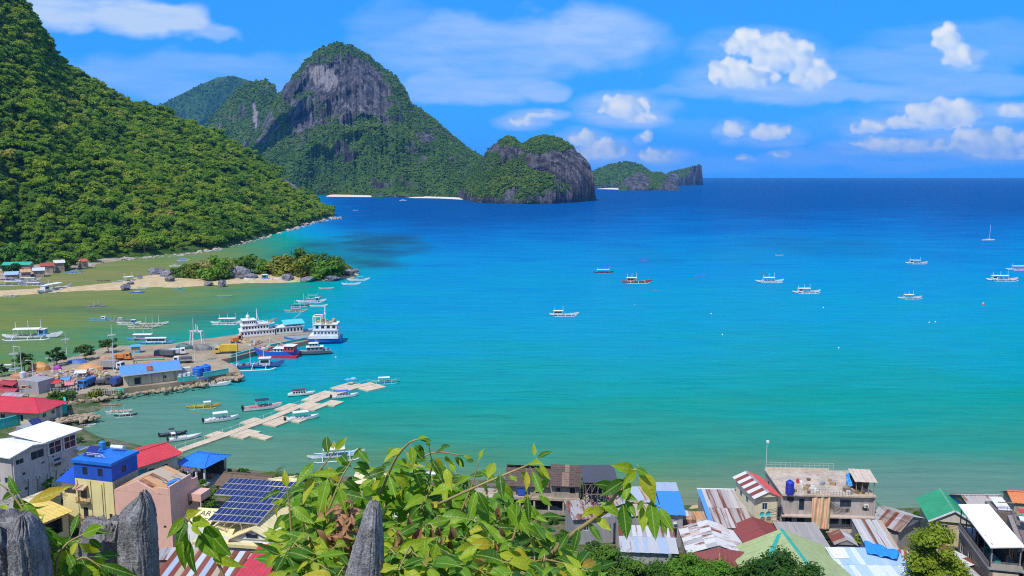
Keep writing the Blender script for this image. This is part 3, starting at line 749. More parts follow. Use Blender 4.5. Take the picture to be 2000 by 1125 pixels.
def scatter(name, pts, scl, protos, seed=0, zs=None):
    """one mass of trees: instances of the crowns on the given points"""
    r = np.random.default_rng(seed)
    me = bpy.data.meshes.new(name); me.vertices.add(len(pts)); me.vertices.foreach_set('co', np.asarray(pts, np.float32).ravel())
    for an, ty, av in (('scl', 'FLOAT', np.asarray(scl, np.float32)), ('rz', 'FLOAT', r.uniform(0, 6.28, len(pts)).astype(np.float32)), ('pid', 'INT', r.integers(0, len(protos), len(pts)).astype(np.int32))):
        a = me.attributes.new(an, ty, 'POINT'); a.data.foreach_set('value', av)
    o = bpy.data.objects.new(name, me); COL.objects.link(o); o['kind'] = 'stuff'
    ng = bpy.data.node_groups.new(name, 'GeometryNodeTree')
    ng.interface.new_socket('Geometry', in_out='INPUT', socket_type='NodeSocketGeometry'); ng.interface.new_socket('Geometry', in_out='OUTPUT', socket_type='NodeSocketGeometry')
    gi, go = ng.nodes.new('NodeGroupInput'), ng.nodes.new('NodeGroupOutput')
    jn = ng.nodes.new('GeometryNodeJoinGeometry')
    for p in reversed(protos):
        oi = ng.nodes.new('GeometryNodeObjectInfo'); oi.inputs['Object'].default_value = p; oi.inputs['As Instance'].default_value = True
        ng.links.new(oi.outputs['Geometry'], jn.inputs[0])
    ip = ng.nodes.new('GeometryNodeInstanceOnPoints'); ip.inputs['Pick Instance'].default_value = True
    def attr(n, t):
        a = ng.nodes.new('GeometryNodeInputNamedAttribute'); a.data_type = t; a.inputs['Name'].default_value = n
        return a.outputs['Attribute']
    cx = ng.nodes.new('ShaderNodeCombineXYZ'); ng.links.new(attr('rz', 'FLOAT'), cx.inputs['Z'])
    er = ng.nodes.new('FunctionNodeEulerToRotation'); ng.links.new(cx.outputs[0], er.inputs[0])
    ng.links.new(gi.outputs[0], ip.inputs['Points']); ng.links.new(jn.outputs[0], ip.inputs['Instance'])
    ng.links.new(attr('pid', 'INT'), ip.inputs['Instance Index']); ng.links.new(er.outputs[0], ip.inputs['Rotation']); ng.links.new(attr('scl', 'FLOAT'), ip.inputs['Scale'])
    ng.links.new(ip.outputs[0], go.inputs[0])
    md = o.modifiers.new('scatter', 'NODES'); md.node_group = ng
    return o
def sample(r, n, seed, max_rock=.45, vmax=1.05, vmin=0.0, minz=1.5):
    """points spread evenly over a mountain, off its bare rock"""
    q = np.random.default_rng(seed); P = r.P
    a = P[:-1, :-1]; b = P[1:, :-1]; c = P[:-1, 1:]
    ar = np.linalg.norm(np.cross(b - a, c - a), axis=-1)
    rk = r.rock[:-1, :-1] + (vnoise(P[:-1, :-1, 0] / 30, P[:-1, :-1, 1] / 30, P[:-1, :-1, 2] / 30) - .5) * .5
    ok = (rk < max_rock) & (r.V[:-1, :-1] < vmax) & (r.V[:-1, :-1] >= vmin)
    w = (ar * ok).ravel(); k = q.choice(len(w), n, p=w / w.sum())
    i, j = np.unravel_index(k, ar.shape); s, t = q.uniform(size=(2, n, 1))
    p = P[i, j] * (1 - s) * (1 - t) + P[i + 1, j] * s * (1 - t) + P[i, j + 1] * (1 - s) * t + P[i + 1, j + 1] * s * t
    return p[p[:, 2] > minz]

# crowns of the hillside wood; each is the crown of a real tree near the shore
hp = sample(ridges['hill'], 10500, 3, .6, 1.2, .0, 2.5)
hd = np.hypot(hp[:, 0], hp[:, 1]); order = np.argsort(hd)
vis = (pixel_of(hp[:, 0], hp[:, 1], hp[:, 2])[0] > -60)
hp = hp[vis]; hd = hd[vis]; order = np.argsort(hd)
# thin out: none within 5.5 m of one already kept
cell = {}; keep = []
for i in order:
    p = hp[i]; k0 = (int(p[0] // 6), int(p[1] // 6)); bad = False
    for ax in (-1, 0, 1):
        for ay in (-1, 0, 1):
            for j in cell.get((k0[0] + ax, k0[1] + ay), ()):
                if np.sum((hp[j] - p) ** 2) < 5.3 ** 2: bad = True
    if not bad: cell.setdefault(k0, []).append(i); keep.append(i)
hp = hp[keep]
print('hill trees', len(hp))
hs_ = 1.08 * np.clip(np.exp(rng.normal(.0, .33, len(hp))), .5, 2.1) * (.75 + .55 * fbm(hp[:, 0] / 60, hp[:, 1] / 60, 7.0, 3))
NV = 9
hcrowns = [crown_mesh('crown', 100 + i, 5.2, [6.5, 5.2, 7.5, 4.6, 6.0, 8.0, 5.5, 6.8, 4.4][i], [8, 7, 9, 7, 10, 8, 6, 9, 7][i], 420, [.75, .6, .9][i % 3], m_hleaf) for i in range(NV)]
htrunks = [trunk_mesh('trunk', 4.5, .3, m_bark, 200 + i, 3, 3) for i in range(3)]
NI = 300
htree = []
for i in range(NI):
    p = hp[i]
    t = thing('hillside_tree', 'broadleaf tree in the dense wood at the foot of the left hillside', 'tree', p - np.array([0, 0, .6]), rng.uniform(0, 6.28), 'broadleaf trees on the left hillside')
    s = float(hs_[i]); t.scale = (s, s, s * rng.uniform(.85, 1.2))
    c = bpy.data.objects.new('crown', hcrowns[i % NV]); COL.objects.link(c); c.parent = t; c.location = (0, 0, 1.6)
    c2 = bpy.data.objects.new('trunk', htrunks[i % 3]); COL.objects.link(c2); c2.parent = t
    htree.append(c)
hf = sample(ridges['hill'], 9000, 77, .6, 1.1, .0, 3.0); hf = hf[pixel_of(hf[:, 0], hf[:, 1], hf[:, 2])[0] > -60]
scatter('hillside_forest', np.concatenate([hp[NI:] + np.array([0, 0, .6]), hf - np.array([0, 0, .8])]), np.concatenate([hs_[NI:], np.exp(rng.normal(-.55, .3, len(hf)))]), htree[:NV], 5)
# woods on the far mountains: small crowns, instanced from one more mass
far_protos = []
def far_forest():
    pts, scl = [], []
    for k, n, s in (('m3', 11000, 1.25), ('m4', 4500, .95), ('m2', 2500, 1.5), ('m1', 1800, 2.4), ('m5', 900, 1.2), ('m6', 500, 1.3), ('m7', 400, 1.0), ('m8', 700, 1.0)):
        p = sample(ridges[k], n, 40 + n, .5, 1.05)
        pts.append(p); scl.append(rng.uniform(.6, 1.35, len(p)) * s)
    protos = []
    for i in range(4):
        me = crown_mesh('treetop', 300 + i, 5.5, 6.5, 4, 26, 1.5, m_mleaf)
        o = bpy.data.objects.new('treetop', me); COL.objects.link(o); o['kind'] = 'stuff'
        p = pts[0][i * 7]; o.location = tuple(map(float, p)); protos.append(o)
    scatter('mountain_forest', np.concatenate(pts) - np.array([0, 0, 1.2]), np.concatenate(scl), protos, 6)
far_forest()

# ------------------------------------------------------------------ land forms
def seg_dist(x, y, poly):
    """signed distance to a closed polygon, positive inside"""
    d = np.full(x.shape, 1e9); ins = np.zeros(x.shape, bool); n = len(poly)
    for i in range(n):
        ax, ay = poly[i][:2]; bx, by = poly[(i + 1) % n][:2]
        ex, ey = bx - ax, by - ay; t = np.clip(((x - ax) * ex + (y - ay) * ey) / (ex * ex + ey * ey + 1e-9), 0, 1)
        d = np.minimum(d, np.hypot(x - ax - t * ex, y - ay - t * ey))
        c = ((ay > y) != (by > y)) & (x < (bx - ax) * (y - ay) / (by - ay + 1e-12) + ax); ins ^= c
    return np.where(ins, d, -d)
def earth_mat(name, stops, scale=.25, rough=.95, bump=.5):
    m, nt, out = new_mat(name)
    g = N(nt, 'ShaderNodeNewGeometry'); n1 = N(nt, 'ShaderNodeTexNoise'); n1.inputs['Scale'].default_value = scale; n1.inputs['Detail'].default_value = 8; n1.inputs['Roughness'].default_value = .68
    L(nt, g.outputs['Position'], n1.inputs['Vector'])
    r = ramp(nt, stops); L(nt, n1.outputs['Fac'], r.inputs[0])
    p = N(nt, 'ShaderNodeBsdfPrincipled'); p.inputs['Roughness'].default_value = rough; p.inputs['Specular IOR Level'].default_value = .2; L(nt, r.outputs[0], p.inputs['Base Color'])
    b = N(nt, 'ShaderNodeBump'); b.inputs['Strength'].default_value = bump; b.inputs['Distance'].default_value = .3; L(nt, n1.outputs['Fac'], b.inputs['Height']); L(nt, b.outputs[0], p.inputs['Normal'])
    L(nt, p.outputs[0], out.inputs[0])
    return m
m_ground = earth_mat('town_earth', [(.3, (.10, .085, .06)), (.44, (.17, .14, .10)), (.52, (.07, .10, .03)), (.7, (.035, .075, .018))], .22)
m_sand = earth_mat('sand', [(.3, (.36, .27, .14)), (.55, (.50, .38, .21)), (.75, (.58, .47, .29))], .2)
m_quay = earth_mat('harbour_earth', [(.3, (.20, .155, .10)), (.5, (.32, .25, .165)), (.7, (.40, .33, .23))], .12)

shore_px = [(2700, 960), (2000, 968), (1900, 975), (1800, 990), (1715, 992), (1560, 1000), (1440, 990), (1380, 983), (1320, 988), (1230, 960), (1150, 950), (980, 938), (700, 930), (560, 925), (430, 912), (350, 890), (330, 884), (240, 862),
            (190, 852), (165, 838), (190, 805), (215, 785), (245, 770), (200, 765), (120, 770), (0, 790), (-300, 780), (-500, 660), (-300, 590), (-60, 560), (-20, 530), (0, 520), (30, 512)]
land = [tuple(on(a, b)[:2]) for a, b in shore_px] + [(-1000, 800), (-1000, -200), (900, -200), (900, 230)]
gx = np.concatenate([np.arange(-700, -220, 12), np.arange(-220, 150, 2.5), np.arange(150, 460, 12)]); gy = np.concatenate([np.arange(-150, 0, 10), np.arange(0, 20, 1.0), np.arange(20, 280, 2.5), np.arange(280, 720, 10)])
GX, GY = np.meshgrid(gx, gy, indexing='ij')
def town_height(X, Y):
    sdist = seg_dist(X, Y, land)
    z = np.where(sdist > 0, 1.2 * (1 - np.exp(-sdist / 7.0)) + sdist * .012, sdist * .18)
    z = np.maximum(z, -3)
    c = np.interp(Y, [-150, -20, -2, 2.2, 3.2, 5, 9, 16, 30, 55, 85, 118, 140], [90, 75, 68.9, 68.2, 67.2, 63.5, 57, 48, 35, 21, 10.5, 3.2, 0])
    n = (fbm(X / 14, Y / 14, 2.0, 5) - .5)
    return z * np.clip(1 - c / 40, 0, 1) + c * np.clip(1 - np.abs(X) / 500, .3, 1) + n * np.clip(c / 12, 0.05, 1) * np.interp(Y, [2, 10], [.5, 6])
GZ = town_height(GX, GY)
np_mesh('ground', np.stack([GX, GY, GZ], -1).reshape(-1, 3), grid_faces(len(gx), len(gy)), [m_ground], True, None, 'structure')
def gz(x, y): return float(town_height(np.array([float(x)]), np.array([float(y)]))[0])

def sheet(name, poly_px, mat, top, edge, step, zlow=-1.2, nz=.25, nf=.2):
    """a low land form from its outline on the water"""
    poly = [tuple(on(a, b)[:2]) for a, b in poly_px]; a = np.array(poly)
    xs = np.arange(a[:, 0].min() - 8, a[:, 0].max() + 8, step); ys = np.arange(a[:, 1].min() - 8, a[:, 1].max() + 8, step)
    X, Y = np.meshgrid(xs, ys, indexing='ij'); d = seg_dist(X, Y, poly) + (fbm(X * nf, Y * nf, 1.0, 4) - .5) * edge * .8
    Z = np.where(d > 0, top * (1 - np.exp(-d / edge)) + nz * (fbm(X * .3, Y * .3, 4.0, 4) - .5) * np.clip(d / edge, 0, 1), np.maximum(d * .35, zlow))
    F = grid_faces(len(xs), len(ys)); ok = (Z.ravel()[F] > zlow + .01).any(1)
    np_mesh(name, np.stack([X, Y, Z], -1).reshape(-1, 3), F[ok], [mat], True, None, 'structure')
    return lambda x, y: float(np.interp(0, [0], [0]) + max(0, top * (1 - math.exp(-max(0, float(seg_dist(np.array([x]), np.array([y]), poly)[0])) / edge))))
spit_h = sheet('sand_spit', [(-250, 592), (-60, 580), (0, 579), (60, 575), (150, 568), (240, 566), (300, 560), (340, 562), (420, 557), (480, 553), (560, 552), (640, 548), (690, 543), (702, 533), (690, 527), (640, 524), (560, 527), (480, 530), (420, 532), (350, 534), (300, 536), (262, 543), (245, 550), (150, 560), (60, 565), (0, 568), (-60, 568), (-250, 575)],
                m_sand, 1.3, 5.0, 1.8)
sheet('beach', [(1340, 1000), (1345, 984), (1395, 984), (1400, 1000)], m_sand, 1.5, 3, .7)
for b in ([(636, 384), (645, 380), (690, 379), (735, 381), (735, 385)], [(798, 386.5), (810, 383.5), (860, 384), (905, 387), (905, 390), (860, 387.5)], [(1165, 369), (1190, 367.3), (1216, 368), (1216, 370.5)]):
    sheet('beach', b, M((.72, .66, .52), .9, .1), 2.2, 8.0, 6.0 if b[0][0] > 1000 else 4.0)
flat_h = sheet('shore_flat', [(-300, 566), (-60, 556), (0, 552), (50, 546), (90, 538), (125, 528), (180, 517), (240, 508), (240, 500), (-300, 505)], m_quay, 1.4, 4.0, 3.0)
port_px = [(-160, 800), (120, 786), (190, 778), (252, 768), (333, 759), (400, 748), (442, 738), (470, 736), (462, 726), (432, 712), (452, 708), (505, 694), (602, 674), (628, 664), (618, 657), (470, 661), (380, 673), (330, 681), (255, 684), (215, 684), (140, 707), (60, 730), (0, 745), (-160, 765)]
port = [tuple(on(a, b)[:2]) for a, b in port_px]
PZ = 1.9
mp_ = MB(); mp_.prism(port, -3, PZ, m_quay); mp_.build('harbour_ground')['kind'] = 'structure'
# ================================================================== BOATS
WHITE = (.74, .74, .72); OFFW = (.66, .65, .60); BLUE = (.03, .16, .50); LBLUE = (.10, .36, .62); TEAL = (.07, .48, .45); NAVY = (.02, .03, .09)
GREY = (.30, .31, .33); DGREY = (.10, .105, .12); RED = (.50, .05, .045); BROWN = (.17, .10, .06); WOOD = (.36, .25, .14); YEL = (.68, .44, .04); ORANGE = (.70, .24, .05)
STEEL = (.62, .63, .64); CONC = (.36, .34, .31); SANDC = (.56, .46, .30); BLACK = (.015, .015, .017); CREAM = (.66, .58, .38); PINK = (.66, .42, .34)
def PM(c, **k): return M(c, k.pop('rough', .55), k.pop('var', .18), k.pop('scale', .7), 0, k.pop('dirt', .24), **k)

def hull(mb, Lh, B, dep, free, bow, stern, m_low, m_top, n=13, transom=False, full=.5, deck=None, draft=None):
    """closed boat hull, bow towards +x, waterline at z = 0"""
    draft = dep if draft is None else draft
    rows = []
    for i in range(n):
        t = i / (n - 1); x = -Lh / 2 + Lh * t
        s = math.sin(min(1, t / .45 * 1.0) * math.pi / 2) if not transom else .82 + .18 * min(1, t / .4)
        e = max(0, (t - full) / (1 - full)); b = B / 2 * (s if t < .5 else 1) * (1 - e ** 2.1)
        if not transom: b = B / 2 * max(.03, min(1, math.sin(math.pi * min(.5, t * 1.1)) if t < .45 else 1) * (1 - e ** 2.1))
        b = max(b, .02)
        sh = free + bow * e ** 2 + (stern * max(0, (.35 - t) / .35) ** 2)
        kz = -draft + (free + bow + draft) * .75 * max(0, (t - .82) / .18) ** 1.6 + (0 if transom else (free + stern + draft) * .7 * max(0, (.12 - t) / .12) ** 1.5)
        mid = min(free * .35, sh - .05)
        rows.append([(x, -b, sh), (x, -b * .93, max(mid, kz + .02)), (x, -b * .55, kz * .75 + .1 * sh), (x, 0, kz), (x, b * .55, kz * .75 + .1 * sh), (x, b * .93, max(mid, kz + .02)), (x, b, sh)])
    v = [p for r in rows for p in r]
    ft = []; fl = []
    for i in range(n - 1):
        for j in range(6):
            q = (i * 7 + j, i * 7 + j + 1, (i + 1) * 7 + j + 1, (i + 1) * 7 + j)
            (ft if j in (0, 5) else fl).append(q)
    mb.add(v, ft, m_top); mb.add(v, fl, m_low)
    mb.add(v, [tuple(range(0, 7)), tuple(range((n - 1) * 7 + 6, (n - 1) * 7 - 1, -1))], m_top)
    dk = [(r[0][0], r[0][1] * .9, r[0][2] - .12) for r in rows] + [(r[6][0], r[6][1] * .9, r[6][2] - .12) for r in reversed(rows)]
    k = n
    mb.add(dk, [(i, i + 1, 2 * k - 2 - i, 2 * k - 1 - i) for i in range(k - 1)], deck or m_top)
    return mb

def floatp(mb, y, Lf, r, m, z=.12):
    pts = [(-Lf / 2, y, z + .25), (-Lf / 2 + .8, y, z), (Lf / 2 - 1.6, y, z), (Lf / 2 - .6, y, z + .18), (Lf / 2, y, z + .5)]
    mb.tube(pts, r, m, 6)

def bangka(hullc=WHITE, low=None, roof=WHITE, flo=WHITE, arm=None, cab=None, masts=3, roof_x=(-4.0, 2.6), roof_z=2.5, cabx=None, deck=WOOD, cargo=None, spread=3.5, side=None, label='', loc=(0, 0, 0), rz=0, scale=1, group='outrigger boats in the bay', nm='outrigger_boat'):
    t = thing(nm, label, 'boat', loc, rz, group); t.scale = (scale,) * 3
    b = MB(); hull(b, 15, 1.9, .5, .75, 1.0, .5, PM(low or hullc), PM(hullc), deck=PM(deck)); b.build('hull', t)
    am = PM(arm or flo)
    for s in (-1, 1):
        f = MB(); floatp(f, s * spread, 11.5, .13, PM(flo)); f.build('outrigger_float', t)
    for x in (-3.6, 0.2, 3.4):
        a = MB(); a.tube([(x, -spread, .2), (x, -spread * .75, .75), (x, -1, 1.0), (x, 1, 1.0), (x, spread * .75, .75), (x, spread, .2)], .085, am, 5); a.build('outrigger_arm', t)
    if roof is not None:
        r = MB(); x0, x1 = roof_x; w = 1.25; m = PM(roof)
        v = []
        for x in (x0, x1):
            for y, z in ((-w, 0), (-w * .5, .16), (w * .5, .16), (w, 0), (w, -.1), (-w, -.1)): v.append((x, y, roof_z + z))
        r.add(v, [(i, (i + 1) % 6, 6 + (i + 1) % 6, 6 + i) for i in range(6)] + [(5, 4, 3, 2, 1, 0), (6, 7, 8, 9, 10, 11)], m); r.build('canopy', t)
        p = MB()
        for x in np.linspace(x0 + .15, x1 - .15, 4):
            for y in (-1.1, 1.1): p.bar((x, y * .8, .6), (x, y, roof_z - .08), .05, PM(WHITE), 4)
        p.build('canopy_post', t)
    if cab:
        x0, x1 = cabx or (-5.2, -3.2); c = MB(); c.box(x0, x1, -.85, .85, .55, 2.3, PM(cab)); c.box(x0 - .15, x1 + .15, -1, 1, 2.3, 2.42, PM(roof or WHITE)); c.build('cabin', t)
        for s in (-1, 1):
            w = MB(); w.box(x0 + .35, x1 - .35, s * .87 - .02, s * .87 + .02, 1.3, 1.95, glass()); w.build('window', t)
    if side:
        c = MB(); x0, x1 = roof_x
        for s in (-1, 1): c.box(x0 + .3, x1 - .3, s * .98 - .03, s * .98 + .03, .7, 1.25, PM(side))
        c.build('side_screen', t)
    for i in range(masts):
        x = (roof_x[0] + .3) + (roof_x[1] - roof_x[0] - .3) * i / max(1, masts - 1); m = MB(); m.bar((x, 0, .6), (x, 0, 4.3 + .35 * ((i * 7) % 3)), .09, PM(WHITE), 5, .06); m.build('mast', t)
    if cargo:
        c = MB(); q = random.Random(len(label))
        for i in range(6): c.obox((q.uniform(-3, 3), q.uniform(-.5, .5), .95), (q.uniform(.5, .9), q.uniform(.4, .8), q.uniform(.4, .8)), q.uniform(0, 3), PM(random.choice(cargo)))
        c.build('cargo', t)
    return t
def at(px, py, z=0.0): return on(px, py, z)
def len_m(px, py, n): return n * mpp(px, py)
def place(root, px, py, lpx, rz, label, base=15.0, z=0.0, group=None):
    return copy_tree(root, None, at(px, py, z), rad(rz), label, lpx * mpp(px, py) / base / max(.35, abs(math.cos(rad(rz)))) , group)

# --- outrigger boats on the open bay; the boat seen at (px, py), its length in photo pixels, heading
G1 = 'outrigger boats moored on the open bay'
def boat(px, py, n, rz, label, group=G1, **k):
    s = n * mpp(px, py) / 15.0 / max(.45, abs(math.cos(rad(rz))))
    return bangka(label=label, loc=at(px, py), rz=rad(rz), scale=s, group=group, **k)
boat(1102, 616, 58, 3, 'white outrigger boat with a boxy white cabin, lowest of the boats on the open bay', cab=WHITE, cabx=(-5.4, -1.0), roof_x=(-5.4, -.6), low=BROWN, masts=2, deck=GREY)
boat(1244, 552, 60, 2, 'red and white outrigger boat with a red hull on the open bay', cab=(.6, .25, .2), cabx=(-5, -1.2), hullc=RED, low=(.35, .06, .05), roof=(.78, .70, .66), roof_x=(-5, -.2), deck=BROWN)
boat(1179, 533, 40, 0, 'small dark purple outrigger boat with pale canopy and red screens beside the red boat', hullc=(.12, .06, .14), low=DGREY, flo=GREY, roof=(.62, .60, .66), side=RED, roof_x=(-5, 4), masts=2, cargo=[RED, BLUE, GREY])
boat(1503, 551, 56, 2, 'white outrigger boat with an open canopy and dark green stripe, midway across the open bay', low=(.05, .12, .09), roof_x=(-3.5, 2.4), masts=3)
boat(1575, 572, 56, 4, 'white outrigger boat with navy waterline and stern cabin, just below the green striped one', cab=WHITE, cabx=(-4.5, -2), low=NAVY, roof_x=(-4.6, 1.8))
boat(1777, 583, 48, 2, 'white outrigger boat with three tall masts, lowest at the right of the bay', roof_x=(-3.6, 2.0), low=GREY)
boat(1790, 515, 42, -3, 'cream outrigger boat with a boxy canopy below the sailing yacht', hullc=(.75, .70, .55), roof_x=(-4.8, 2.5), cab=OFFW, cabx=(-5, -2.4), low=BROWN, masts=2)
boat(1957, 548, 60, -3, 'white outrigger boat with a bright blue hull stripe near the right edge of the bay', low=BLUE, hullc=WHITE, roof_x=(-4.6, 2.6), cab=WHITE, cabx=(-5, -2.5))
boat(1988, 527, 46, 2, 'long white outrigger boat cut off by the right edge of the picture', low=TEAL, roof_x=(-4.0, 4.0), masts=2)
# tiny canoes and buoys
def canoe(px, py, n, rz, label, c=OFFW, nm='canoe', group='small canoes on the bay'):
    t = thing(nm, label, 'canoe', at(px, py), rad(rz), group); s = n * mpp(px, py) / 6.0; t.scale = (s, s, s)
    b = MB(); hull(b, 6, .75, .2, .35, .3, .25, PM(c), PM(c), deck=PM(WOOD), n=9); b.build('hull', t)
    for q in (-1, 1):
        f = MB(); f.tube([(-2, q * 1.2, .1), (1.8, q * 1.2, .1), (2.3, q * 1.2, .25)], .06, PM(WOOD), 4); f.build('outrigger_float', t)
    a = MB()
    for x in (-1.1, 1.1): a.bar((x, -1.2, .15), (x, 1.2, .15), .035, PM(WOOD), 4)
    a.build('outrigger_arm', t); return t
canoe(1522, 499, 16, 0, 'tiny pale canoe alone on the open bay above the green striped boat', (.72, .68, .5))
canoe(1366, 539, 22, 2, 'tiny brown paddle canoe on the open bay between the red and green striped boats', (.35, .24, .12))
canoe(1280, 568, 12, 0, 'tiny grey canoe just below the red outrigger boat', GREY)
canoe(1260, 509, 9, 0, 'speck of a grey canoe far above the red outrigger boat', GREY)
canoe(694, 411, 10, 0, 'speck of a pale canoe beyond the end of the wooded hillside', WHITE)
boat(787, 392, 14, 0, 'tiny white boat far off below the mountain beach', roof_x=(-4, 3), masts=0)
def buoy(px, py, r, c, top, label):
    t = thing('buoy', label, 'buoy', at(px, py), 0, 'mooring buoys on the bay')
    b = MB(); b.lathe([(.02, -r * .5), (r * .8, -r * .4), (r, .1 * r), (r * .8, r * .7), (.02, r)], (0, 0, 0), PM(c), 8); b.build('float', t, True)
    b = MB(); b.lathe([(r * .35, r * .8), (r * .3, r * 1.5), (.02, r * 1.6)], (0, 0, 0), PM(top), 6); b.build('cap', t)
buoy(1920, 595, .85, (.75, .12, .08), WHITE, 'large red and white mooring buoy at the right of the bay')
for px, py, l in ((1608, 601, 'small white buoy above and right of the centre of the bay'), (1827, 629, 'small white buoy left of a twin below the boats at right'), (1815, 630, 'small white buoy beside a twin below the boats at right'), (1389, 613, 'small white buoy in the middle of the bay'), (1411, 654, 'small white buoy lowest in the middle of the bay'),
                  (1638, 680, 'small white buoy far below the masted boats'), (1240, 596, 'small grey buoy right of the boxy cabin boat'), (656, 698, 'small white buoy off the grey patrol boat')):
    buoy(px, py, .34, WHITE if 'white' in l else GREY, OFFW, l)
# sailing yacht
t = thing('sailing_yacht', 'white sailing yacht with bare mast far right on the bay', 'yacht', at(1931, 470), 0)
s = 24 * mpp(1931, 470) / 12; t.scale = (s,) * 3
b = MB(); hull(b, 12, 3, .6, 1.1, .5, .1, PM(WHITE), PM(WHITE), transom=True, deck=PM(OFFW)); b.build('hull', t)
b = MB(); b.box(-2.5, 1.8, -.9, .9, 1, 1.75, PM(OFFW)); b.build('cabin', t)
b = MB(); b.bar((.6, 0, 1), (.6, 0, 15.5), .12, PM(WHITE)); b.build('mast', t)
b = MB(); b.bar((.6, 0, 2.6), (-4, 0, 2.7), .16, PM(BLUE)); b.build('boom', t)

# --- the sheltered bay at left
G2 = 'outrigger boats in the sheltered bay'
boat(64, 660, 112, 6, 'long white outrigger boat with a blue cabin forward, at the left of the sheltered bay', G2, cab=LBLUE, cabx=(1.6, 3.4), roof_x=(-4.3, 2.2), low=(.40, .42, .5), masts=3)
boat(197, 625, 46, 0, 'bright blue outrigger boat with white cabin roof in the sheltered bay', G2, hullc=LBLUE, low=BLUE, cab=WHITE, cabx=(.5, 3), roof=None, masts=0, flo=LBLUE)
boat(234, 627, 40, 2, 'weathered grey outrigger boat beside the bright blue one', G2, hullc=GREY, low=BROWN, cab=WHITE, cabx=(-1, 1.6), roof=None, masts=1, flo=GREY)
boat(252, 632, 48, 0, 'white outrigger boat with a blue box cabin behind the long pale canoes', G2, cab=LBLUE, cabx=(1.5, 4), roof=None, masts=0, low=OFFW)
boat(300, 634, 58, 4, 'pale open outrigger boat with three bare poles in the sheltered bay', G2, hullc=OFFW, low=WOOD, roof=None, masts=3, flo=OFFW)
boat(280, 640, 60, 4, 'pale wooden outrigger boat without a roof, in front of the one with poles', G2, hullc=(.62, .55, .44), low=WOOD, roof=None, masts=0, flo=(.6, .55, .46), cargo=[WOOD, OFFW])
boat(283, 664, 70, 2, 'blue outrigger boat with a white canopy and pink screens moored behind the harbour yard', G2, hullc=LBLUE, low=BLUE, side=(.7, .3, .4), roof_x=(-4.5, 3.2), flo=LBLUE)
boat(306, 671, 70, 3, 'blue outrigger boat with a white enclosed cabin, in front of the pink screened one', G2, hullc=LBLUE, low=BLUE, cab=WHITE, cabx=(-4, 4), roof_x=(-4.4, 4.2), flo=LBLUE, masts=0)
boat(444, 632, 64, 3, 'white outrigger boat with an open canopy above the harbour, left of the ferry', G2, roof_x=(-3.6, 4), low=OFFW)
boat(187, 599, 40, 3, 'small dark wooden outrigger boat alone in the middle of the sheltered bay', G2, hullc=GREY, low=BROWN, roof=(.25, .22, .22), roof_x=(-1.5, 2), roof_z=1.9, masts=2, flo=GREY)
boat(612, 582, 34, 3, 'grey covered outrigger boat, topmost of the raft behind the ferries', G2, hullc=GREY, low=BROWN, roof=(.35, .33, .36), roof_x=(-4.5, 3.5), masts=2)
boat(608, 590, 58, 5, 'blue and white outrigger boat in the raft behind the ferries', G2, hullc=WHITE, low=LBLUE, cab=TEAL, cabx=(2, 4), roof=None, masts=1)
boat(586, 598, 42, 4, 'brown wooden outrigger boat in the raft behind the ferries', G2, hullc=BROWN, low=BROWN, roof=(.3, .26, .22), roof_x=(-4, 1), roof_z=1.8, masts=1, flo=OFFW)
boat(622, 598, 36, 2, 'slim white outrigger boat at the right of the raft behind the ferries', G2, roof=None, masts=0, low=LBLUE)
boat(578, 608, 46, 5, 'weathered outrigger boat with tarp cover, lowest of the raft behind the ferries', G2, hullc=(.5, .42, .32), low=GREY, roof=(.34, .30, .26), roof_x=(-3, 3), roof_z=1.7, masts=2, flo=OFFW)
boat(700, 547, 44, 5, 'white outrigger boat with a teal cabin roof at the tip of the islet', G2, roof=TEAL, roof_x=(-1, 3.5), low=OFFW, masts=1)
boat(686, 555, 38, 3, 'low white outrigger boat in front of the teal roofed one at the islet tip', G2, roof=None, masts=1, low=WHITE)
canoe(637, 564, 30, 2, 'slim red and white canoe off the islet shore', (.75, .55, .5), group='small canoes in the sheltered bay')
canoe(439, 579, 30, 3, 'turquoise canoe alone between the islet and the ferry', (.12, .52, .58), group='small canoes in the sheltered bay')
boat(352, 566, 26, 0, 'small bright blue outrigger boat floating off the sand spit', G2, hullc=LBLUE, low=LBLUE, roof=None, masts=1, flo=LBLUE, cab=LBLUE, cabx=(-1, 1))
boat(269, 572, 28, 2, 'blue outrigger boat with blue floats beside the sand spit', G2, hullc=BLUE, low=LBLUE, roof=(.5, .6, .7), roof_x=(-3, 3), roof_z=1.7, masts=0, flo=LBLUE)
boat(278, 563, 26, 2, 'pale blue outrigger boat drawn up at the edge of the sand spit', G2, hullc=(.4, .55, .7), low=OFFW, roof=None, masts=0, cargo=[LBLUE, WHITE])
boat(108, 568, 40, 78, 'white outrigger boat seen end on at the sand spit', G2, roof=WHITE, cab=WHITE, roof_x=(-3, 2), masts=1, low=NAVY)
boat(22, 579, 30, 3, 'grey outrigger boat beached at the left end of the sand spit', G2, hullc=GREY, low=BROWN, roof=(.5, .48, .44), roof_x=(-2, 2), roof_z=1.7, masts=0)
boat(251, 551, 32, 60, 'teal and white outrigger boat with poles drawn up on the sand spit', G2, hullc=(.4, .6, .62), low=TEAL, roof=WHITE, roof_x=(-2, 2), masts=2)
boat(203, 549, 26, 2, 'dark hulled boat lying on the sand spit', G2, hullc=DGREY, low=DGREY, roof=None, masts=0, flo=WOOD)
boat(192, 560, 26, 2, 'pale skeletal outrigger boat on the near side of the sand spit', G2, hullc=OFFW, low=WOOD, roof=None, masts=1, flo=OFFW)
boat(145, 533, 26, 30, 'bright blue outrigger boat by the boulders of the inner shore', G2, hullc=LBLUE, low=LBLUE, roof=LBLUE, roof_x=(-3, 3), masts=0, flo=WHITE)
